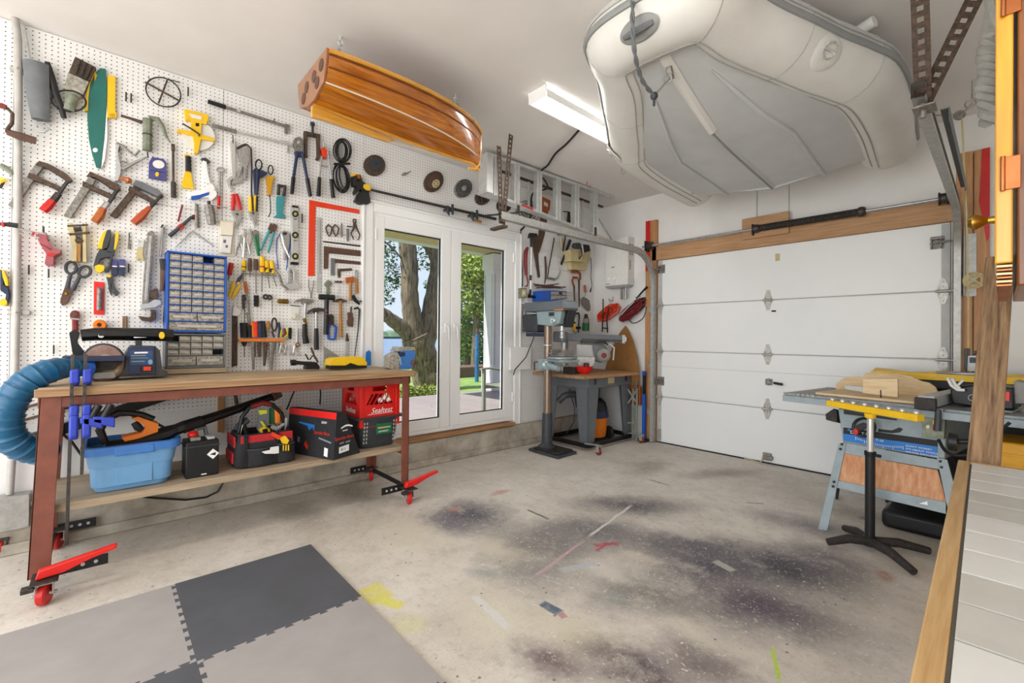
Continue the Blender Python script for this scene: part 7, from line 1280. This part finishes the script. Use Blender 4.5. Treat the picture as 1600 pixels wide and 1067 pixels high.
g=patch(1000,45,.10,.055,0,'grab_patch','vinyl_dark'); c,tn,n_,bi=g; MB().tube([c+n_*(TRd+.006)-tn*.075,c+n_*(TRd+.03),c+n_*(TRd+.006)+tn*.075],[.012,.018,.012],8).build('grab_handle','grey',ib)
for px,py in ((1283,82),(962,236)):
    c,tn,n_,bi=patch(px,py,.085,.085,0,'ring_patch','vinyl'); MB().torus(c+n_*(TRd+.012)+bi*.01,n_,.036,.0045,18,6).build('tow_ring','chrome',ib); MB().tube([c+n_*(TRd+.012)+bi*.01-tn*.04,c+n_*(TRd+.012)+bi*.01+tn*.04],.006,6).build('ring_strap','chrome',ib)
c,tn,n_,bi=patch(1075,290,.035,.03,0,'valve_patch','vinyl_grey')
eye=rows[1][6].lerp(rows[1][7],.5); MB().bar(eye+Vector((0,-.01,-.005)),eye+da*.02+Vector((0,0,-.06)),.03,.018).build('tow_eye','worn_steel',ib,.003); MB().torus(eye+Vector((-.01,0,-.06)),(0,1,.3),.022,.004,14,6).build('tow_link','steel',ib)
knot=onP(1022,150,eye,FWD); r0=onP(990,-20,eye+Vector((0,-.3,.1)),FWD)
rl=smooth([r0,onP(988,30,eye-FWD*.28,FWD),onP(992,85,eye-FWD*.22,FWD),onP(1003,125,eye-FWD*.1,FWD),knot],8)
e=thing('mooring_rope','grey braided rope hanging from the bow to the tow eye','rope',knot)
for ph in (0,math.pi): MB().tube([p+Vector((.006*math.cos(i*.9+ph),.006*math.sin(i*.9+ph),0)) for i,p in enumerate(rl)],.006,6).build('strand','grey',e)
MB().ball(knot,.02,10).tube([knot,knot+Vector((0,0,-.05))],.007,6).build('knot','dark_grey',e); MB().tube([knot,eye+Vector((0,0,-.06))],.006,6).build('tail','soft_grey',e)
for sg,a in ((-1,-.6),(1,-.6),(-1,1.0),(1,1.0)): MB().tube([dl(sg*.45,a,TZc+.1),dl(sg*.45,a,H)],.006,6).build('suspension_cord','light_grey',ib)
tag(MB().tube([dl(.60,.05,TZc+.20),dl(.75,.0,TZc+.22)],.03,12).build('oar_grip','off_white'),'pale round oar grip lying on the dinghy','oar')
# ------------------------------------------------------------------ ladder on the wall
lx=.50; ld=thing('step_ladder','aluminium step ladder lying on its side above the door track','ladder',(lx,3.5,2.36))
A0,A1=onX(757,302,lx),onX(955,380,lx); B0,B1=onX(776,247,lx),onX(953,308,lx); A0.y=B0.y=2.55; A1.y=B1.y=4.52; B0.z=2.868;B1.z=2.905
for a,b,nm in ((A0,A1,'rail'),(B0,B1,'rail')):
    MB().bar(a,b,.075,.006).bar(a+Vector((.036,0,.012)),b+Vector((.036,0,.012)),.004,.028).bar(a+Vector((-.036,0,.012)),b+Vector((-.036,0,.012)),.004,.028).build(nm,'alu',ld,.001)
for px in (771,803,838,868,897,926):
    y=onX(px,300,lx).y; f=(y-2.55)/1.97; z0=lerp(A0.z,A1.z,f); z1=lerp(B0.z,B1.z,f)
    mb=MB().box((lx-.04,y-.003,z0),(lx+.045,y+.003,z1)).box((lx+.04,y-.035,z0),(lx+.045,y+.035,z1)); 
    for k in (-.03,-.01,.012,.031): mb.box((lx+.045,y+k-.003,z0),(lx+.049,y+k+.003,z1))
    mb.build('step','alu',ld,.001)
MB().box((lx-.06,2.52,A0.z-.01),(lx+.07,2.60,B0.z+.01)).build('top_cap','alu',ld,.006)
# rear frame, half open
R0,R1=A0+Vector((-.12,0,.03)),A1+Vector((-.12,-.02,.08)); Q0,Q1=B0+Vector((-.12,0,-.03)),B1+Vector((-.12,-.02,-.08))
MB().bar(R0,R1,.03,.02).build('rear_rail','alu',ld,.002); MB().bar(Q0,Q1,.03,.02).build('rear_rail','dark_steel',ld,.002)
for f in (.35,.8): MB().bar(R0.lerp(R1,f),Q0.lerp(Q1,f),.02,.02,up=(1,0,0)).build('rear_brace','alu',ld,.002)
MB().bar(A0.lerp(A1,.22)+Vector((.04,0,.012)),A0.lerp(A1,.30)+Vector((.04,0,.012)),.002,.018).build('red_label','red',ld)
MB().bar(A1+Vector((0,-.25,.25)),A1+Vector((.02,.0,.02)),.02,.012).build('foot_brace','alu',ld,.001)
for y in (2.9,4.1): tag(MB().bar((.008,y,2.48),(lx+.08,y,2.40 if y<3 else 2.36),.03,.012).bar((lx+.08,y,2.40 if y<3 else 2.36),(lx+.08,y,2.47),.012,.03,up=(0,1,0)).build('ladder_bracket','dark_steel',bevel=.002),'dark steel bracket carrying the ladder, %s'%('one nearer the glazed doors' if y<3 else 'one nearer the corner'),'bracket')
# cable over the ceiling and down the wall
cb_=[onZ(905,203,H-.022),onZ(885,225,H-.022),onZ(868,240,H-.022),onZ(856,258,H-.022),onZ(845,270,H-.022)]; w0=Vector((.03,3.62,H-.09))
cb_+= [Vector((.25,3.66,H-.03)),Vector((.10,3.64,H-.04)),w0,Vector((.025,3.61,2.6)),onX(814,360,.02)]
tag(MB().tube(smooth(cb_,5),.010,8).build('lamp_cable','black'),'black cable from the ceiling light across to the wall','cable')
for lb,px,py,m_ in (('small steel hook in the ceiling beside the dinghy',971,262,'steel'),('red screw hook in the ceiling above the ladder','917','283','red')):
    q=onZ(int(px),int(py),H); tag(MB().tube([q,q-Vector((0,0,.05)),q+Vector((.02,.01,-.075)),q+Vector((.035,.02,-.05))],.004,6).build('ceiling_hook',m_),lb,'hook')
for lb,px,py0,py1 in (('thin pale cable on the wall above the spring, nearer the water heater',1183,280,352),('thin pale cable on the wall above the middle of the spring',1233,270,342)):
    a=onY(px,py0,WB-.006); b=onY(px,py1,WB-.006); tag(MB().tube([(a.x,a.y,H-.02),(a.x,a.y,b.z)],.004,6).build('wall_cable','light_grey'),lb,'cable')
# ------------------------------------------------------------------ foam floor mats
mx=[1.02,1.705,2.39]; my=[-.37,.262,.886]
def matpoly(x0,y0,x1,y1,tl,tb,tr_=0,tt=0,pit=.0685,h=.016):
    """tile outline; tl / tb = toothed edge at y0 / x1 side (dovetail tabs)"""
    P=[(x0,y0)]
    def edge(p,q,nrm,teeth):
        L=math.hypot(q[0]-p[0],q[1]-p[1]); d=((q[0]-p[0])/L,(q[1]-p[1])/L); o=[]
        if teeth:
            n=int(L/pit); pp=L/n
            for k in range(n):
                c=(k+.5)*pp
                for s_,hh in ((-.16,0),(-.26,h),(.26,h),(.16,0)): o.append((p[0]+d[0]*(c+s_*pp)+nrm[0]*hh,p[1]+d[1]*(c+s_*pp)+nrm[1]*hh))
        return o
    c=[(x0,y0),(x1,y0),(x1,y1),(x0,y1)]; nr=[(0,-1),(1,0),(0,1),(-1,0)]; tf=[tl,tb,tr_,tt]; out=[]
    for i in range(4): out.append(c[i]); out+=edge(c[i],c[(i+1)%4],nr[i],tf[i])
    return out
def fmat(lb,i,j,m_,z,*teeth):
    p=matpoly(mx[i] if i<3 else 0,my[j],mx[i+1] if i<2 else mx[i]+.685,my[j+1] if j<2 else my[j]+.63,*teeth)
    tag(MB().prism([(x,y,.0005) for x,y in p],(0,0,z)).build('foam_mat',m_,bevel=.001),lb,'floor mat','interlocking foam floor mats')
fmat('dark grey foam mat with its far corner on bare concrete',0,1,'foam_dark',.0118,1,1)
my_=my; my=[-.37,.262,.886]
fmat('light grey foam mat nearest the bench, beside the dark one',0,0,'foam_light',.011,0,0)
fmat('light grey foam mat in front of the dark one',1,1,'foam_light',.011,0,0)
fmat('dark grey foam mat at the bottom edge below the bench side light mat',1,0,'foam_dark',.0118,0,0,1,1)
fmat('dark grey foam mat at the bottom edge towards the bare concrete',2,1,'foam_dark',.0118,0,0,0,1)
for lb,y0 in (('light grey foam mat at the left photo edge',-1.0),): 
    tag(MB().prism([(x,y,.0005) for x,y in matpoly(mx[0],y0,mx[1],-.373,0,0)],(0,0,.011)).build('foam_mat','foam_light',bevel=.001),lb,'floor mat','interlocking foam floor mats')
# ------------------------------------------------------------------ outside
DKZ=.12
dk=sroot('deck_floor',(-1.8,2.5,0)); MB().box((-3.55,-4,-.1),(-.13,11,DKZ-.04)).build('deck_base','leather',dk)
src=None; n_=24; bwid=3.4/n_
for k in range(n_):
    x=-.135-bwid*(k+1)
    if src is None: src=MB().box((x+.003,-4,DKZ-.035),(x+bwid-.003,11,DKZ)).build('plank','deck_wood',dk,.003); sx0=x
    else: c=src.copy(); COL.objects.link(c); c.parent=dk; c.location=(x-sx0,0,0)
struct(MB().box((-12,-40,-.25),(-3.55,60,.0)).box((-3.56,11,-.25),(0,60,0)).box((-3.56,-40,-.25),(-.2,-4,0)).build('lawn','lawn',loc=(0,0,0)))
struct(MB().box((-600,-500,-.9),(-12,700,-.6)).build('lake_water','lake',loc=(-12,0,-.6)))
struct(MB().box((-60,-60,-.32),(60,60,-.28)).build('outer_ground','concrete',loc=(0,0,-.3)) if False else MB().box((-.2,D+.4,-.3),(40,40,-.15)).box((XR+.2,-40,-.3),(40,D+.4,-.15)).box((-.2,-40,-.3),(XR+.2,YB-.05,-.15)).build('outer_ground','concrete',loc=(0,0,-.3)))
sz=onX(601,372,-3.6).z
pr=sroot('porch_roof',(-1.9,3,2.9)); MB().box((-3.75,3.0,max(sz+.02,2.72)),(-.14,11,max(sz+.02,2.72)+.16)).build('soffit','soffit_wood',pr)
MB().box((-3.75,3.0,sz),(-3.55,11,sz+.12)).build('beam','porch_white',pr,.01)
q=onZ(771,609,DKZ); cl=thing('porch_column','square white porch column with recessed panels','column',(q.x,q.y,DKZ)); w2=.155; zc_=sz
ang=math.radians(0)
MB().box((q.x-w2,q.y-w2,DKZ),(q.x+w2,q.y+w2,zc_)).build('shaft','porch_white',cl,.006)
MB().box((q.x-w2-.03,q.y-w2-.03,DKZ),(q.x+w2+.03,q.y+w2+.03,DKZ+.42)).build('plinth','porch_white',cl,.01); MB().box((q.x-w2-.03,q.y-w2-.03,zc_-.32),(q.x+w2+.03,q.y+w2+.03,zc_)).build('capital','porch_white',cl,.01)
for s_ in (0,1):
    for k in (-1,1):
        a=(q.x+w2,q.y+k*.11-.008,.65) if s_==0 else (q.x+k*.11-.008,q.y-w2-.002,.65); b=(q.x+w2+.002,q.y+k*.11+.008,zc_-.42) if s_==0 else (q.x+k*.11+.008,q.y-w2,zc_-.42); MB().box(a,b).build('panel_groove','print_grey',cl)
# patio chair on the deck
ch=thing('patio_chair','grey green wooden patio armchair on the deck','chair',(-1.2,3.9,DKZ))
c0=onX(756,600,-1.30); cy=c0.y; az=onX(756,578,-1.30).z
def cbar(n2,a,b,w_,h_): MB().bar(a,b,w_,h_).build(n2,'patio_green',ch,.004)
for x in (-.74,-1.30):
    cbar('leg',(x,cy,DKZ),(x,cy,az),.045,.045); cbar('leg',(x,cy+.55,DKZ),(x,cy+.60,az+.32),.045,.045)
    MB().tube([(x,cy-.06,az+.015),(x,cy+.1,az+.02),(x,cy+.35,az-.015),(x,cy+.58,az+.03)],.032,8,flat=(Vector((0,0,1)),.55)).build('arm','patio_green',ch)
for k in range(6): cbar('seat_slat',(-1.30,cy+.04+.09*k,az-.2),(-.74,cy+.04+.09*k,az-.21),.075,.022)
for x in (-.74,-1.30): cbar('seat_rail',(x,cy,az-.235),(x,cy+.56,az-.235),.025,.07)
for k in range(6): cbar('back_slat',(-1.24+.088*k,cy+.56,az-.2),(-1.24+.088*k,cy+.64,az+.4),.06,.02)
cbar('back_rail',(-1.30,cy+.64,az+.4),(-.74,cy+.64,az+.4),.03,.06)
# blue hand pump on the lawn
pm_=onX(745,583,-6.0); hp_=thing('garden_post','blue garden post with a dark cap on the lawn','post',(pm_.x,pm_.y,0)); hz=onX(745,522,-6).z
MB().lathe([(.055,.0),(.055,hz*.5),(.06,hz*.52),(.06,hz*.58),(.05,hz*.6),(.05,hz)],(pm_.x,pm_.y,0),(0,0,1),16).build('body','pool_blue',hp_); MB().lathe([(.05,hz),(.052,hz+.04),(.045,hz+.12),(.045,hz+.16)],(pm_.x,pm_.y,0),(0,0,1),16).build('cap','leather',hp_); MB().torus((pm_.x,pm_.y,hz*.7),(0,0,1),.075,.006,18,6).build('ring','pool_blue',hp_)
struct(MB().box((-8.0,pm_.y-.5,0),(-7.2,pm_.y+30,.32)).build('garden_wall','brick_red',bevel=.02))
struct(MB().box((-9.2,-5,0),(-8.9,5.6,.26)).build('retaining_wall','light_grey',bevel=.02))
# trees: leaf sprays are joined quads
def leaves(mb,c,r,n,size,rnd,sc=(1,1,1)):
    for _ in range(n):
        while True:
            p=Vector((rnd.uniform(-1,1),rnd.uniform(-1,1),rnd.uniform(-1,1)))
            if .25<p.length<1: break
        p=Vector((p.x*sc[0],p.y*sc[1],p.z*sc[2]))*r+Vector(c); a=Vector((rnd.gauss(0,1),rnd.gauss(0,1),rnd.gauss(0,.6))).normalized(); b=a.orthogonal().normalized(); b=(b*math.cos(rnd.uniform(0,6.3))+a.cross(b)*math.sin(rnd.uniform(0,6.3)))
        l=size*rnd.uniform(.7,1.3); k=len(mb.v); mb.v+= [p-a*l,p+b*l*.45,p+a*l,p-b*l*.45]; mb.f.append((k,k+1,k+2,k+3))
rnd=random.Random(3); TX=-5.2
def tp_(l,x=TX): return [onX(a,b,x) for a,b in PY(l)]
def limb(mb,l,r,x=TX):
    P=tp_(l,x); R=[v*1.12*mpp(p) for v,p in zip(r,P)]; SP=smooth(P,5); n2=len(SP); RR=[]
    for i in range(n2): f=i/(n2-1)*(len(R)-1); k=min(int(f),len(R)-2); RR.append(R[k]+(R[k+1]-R[k])*(f-k))
    mb.tube(SP,[rr*(1+.05*math.sin(i*2.1)) for i,rr in enumerate(RR)],16)
tr1=thing('lakeside_tree','old forked tree with thick grey brown trunks by the lake','tree',onX(676,605,TX))
mb=MB(); limb(mb,[676,612,668,575,656,545,648,525],[27,22,20,20]); limb(mb,[650,528,645,500,640,460,640,420,636,380,630,330],[14,13,12,12,12,13]); limb(mb,[652,540,632,515,612,500,596,488,570,478],[12,11,9,8,7]); limb(mb,[662,545,668,515,676,470,684,420,680,395,664,375,640,350],[15,14,12,11,11,9,8]); limb(mb,[680,400,692,360,700,330],[9,8,7]); mb.build('trunk','bark',tr1)
mb=MB(); limb(mb,[600,378,612,386,628,405],[1.4,1.3,1]); limb(mb,[598,384,607,400],[1,.7]); mb.build('branch','bark',tr1)
mb=MB()
for px,py,r,n in ((606,402,.25,150),(612,425,.24,170),(603,448,.22,130),(622,440,.18,90),(608,470,.14,50),(604,384,.2,70),(663,415,.16,70),(668,445,.12,45),(660,398,.18,60),(600,360,.3,90),(670,390,.25,90)): leaves(mb,onX(px,py,TX-.3),r,n,.042,rnd)
fo=mb.build('foliage','leaf_dark',tr1); fo['kind']='stuff'
def bgtree(nm,lb,px,py,x,r,n,m_,trunk=True,size=.09,sc=(1,1,1)):
    c=onX(px,py,x); e=thing(nm,lb,'tree',(c.x,c.y,-.1),'trees beyond the deck'); mb=MB(); leaves(mb,c,r,n,size,rnd,sc); f_=mb.build('foliage',m_,e); f_['kind']='stuff'
    MB().tube([(c.x,c.y,-.1),(c.x+.1,c.y,c.z*.5),(c.x,c.y+.1,c.z),(c.x-.1,c.y-.2,c.z+r*.6)],[.14,.11,.08,.03],8).build('trunk','bark',e)
    for k in range(5): a=k*1.3; MB().tube([(c.x,c.y,c.z-.2),(c.x+.5*r*math.cos(a),c.y+.5*r*math.sin(a),c.z+.2*r),(c.x+.85*r*math.cos(a),c.y+.85*r*math.sin(a),c.z+.35*r)],[.05,.03,.012],6).build('branch','bark',e)
bgtree('bright_tree','bright yellow green tree behind the porch column',742,440,-8.4,1.25,3600,'leaf_bright')
bgtree('shade_tree','darker green tree left of the porch column, lower crown',728,520,-9.5,1.0,2200,'bark_leaf')
bgtree('tall_tree','tall green tree beyond the column, highest crown',770,400,-11,1.6,3000,'leaf_bright',size=.11)
bgtree('far_tree','green tree right of the porch column',805,480,-9,1.4,3000,'bark_leaf')
bgtree('low_tree','low bushy green tree behind the blue post',735,560,-11,.8,1500,'leaf_dark')
for k,(px,py,n,lb) in enumerate(((648,602,260,'low leafy shrub at the deck edge nearest the bench'),(665,604,260,'low leafy shrub at the deck edge by the tree foot'),(682,604,220,'low leafy shrub at the deck edge beside the door frame'),(634,604,240,'low leafy shrub at the deck edge seen over the red crate'))):
    c=onX(px,py,-3.9); mb=MB(); leaves(mb,(c.x,c.y,.13),.2,n,.04,rnd,(1,1.2,.75)); o=mb.build('low_shrub','leaf_bright',loc=(c.x,c.y,0)); tag(o,lb,'shrub','shrubs along the deck')
mb=MB()
for k in range(90):
    y=-300+k*11; mb.ball((-420,y,1.5),9+4*rnd.random(),8,(1,1.1,.55))
o=struct(mb.build('far_shore_hills','far_green'))
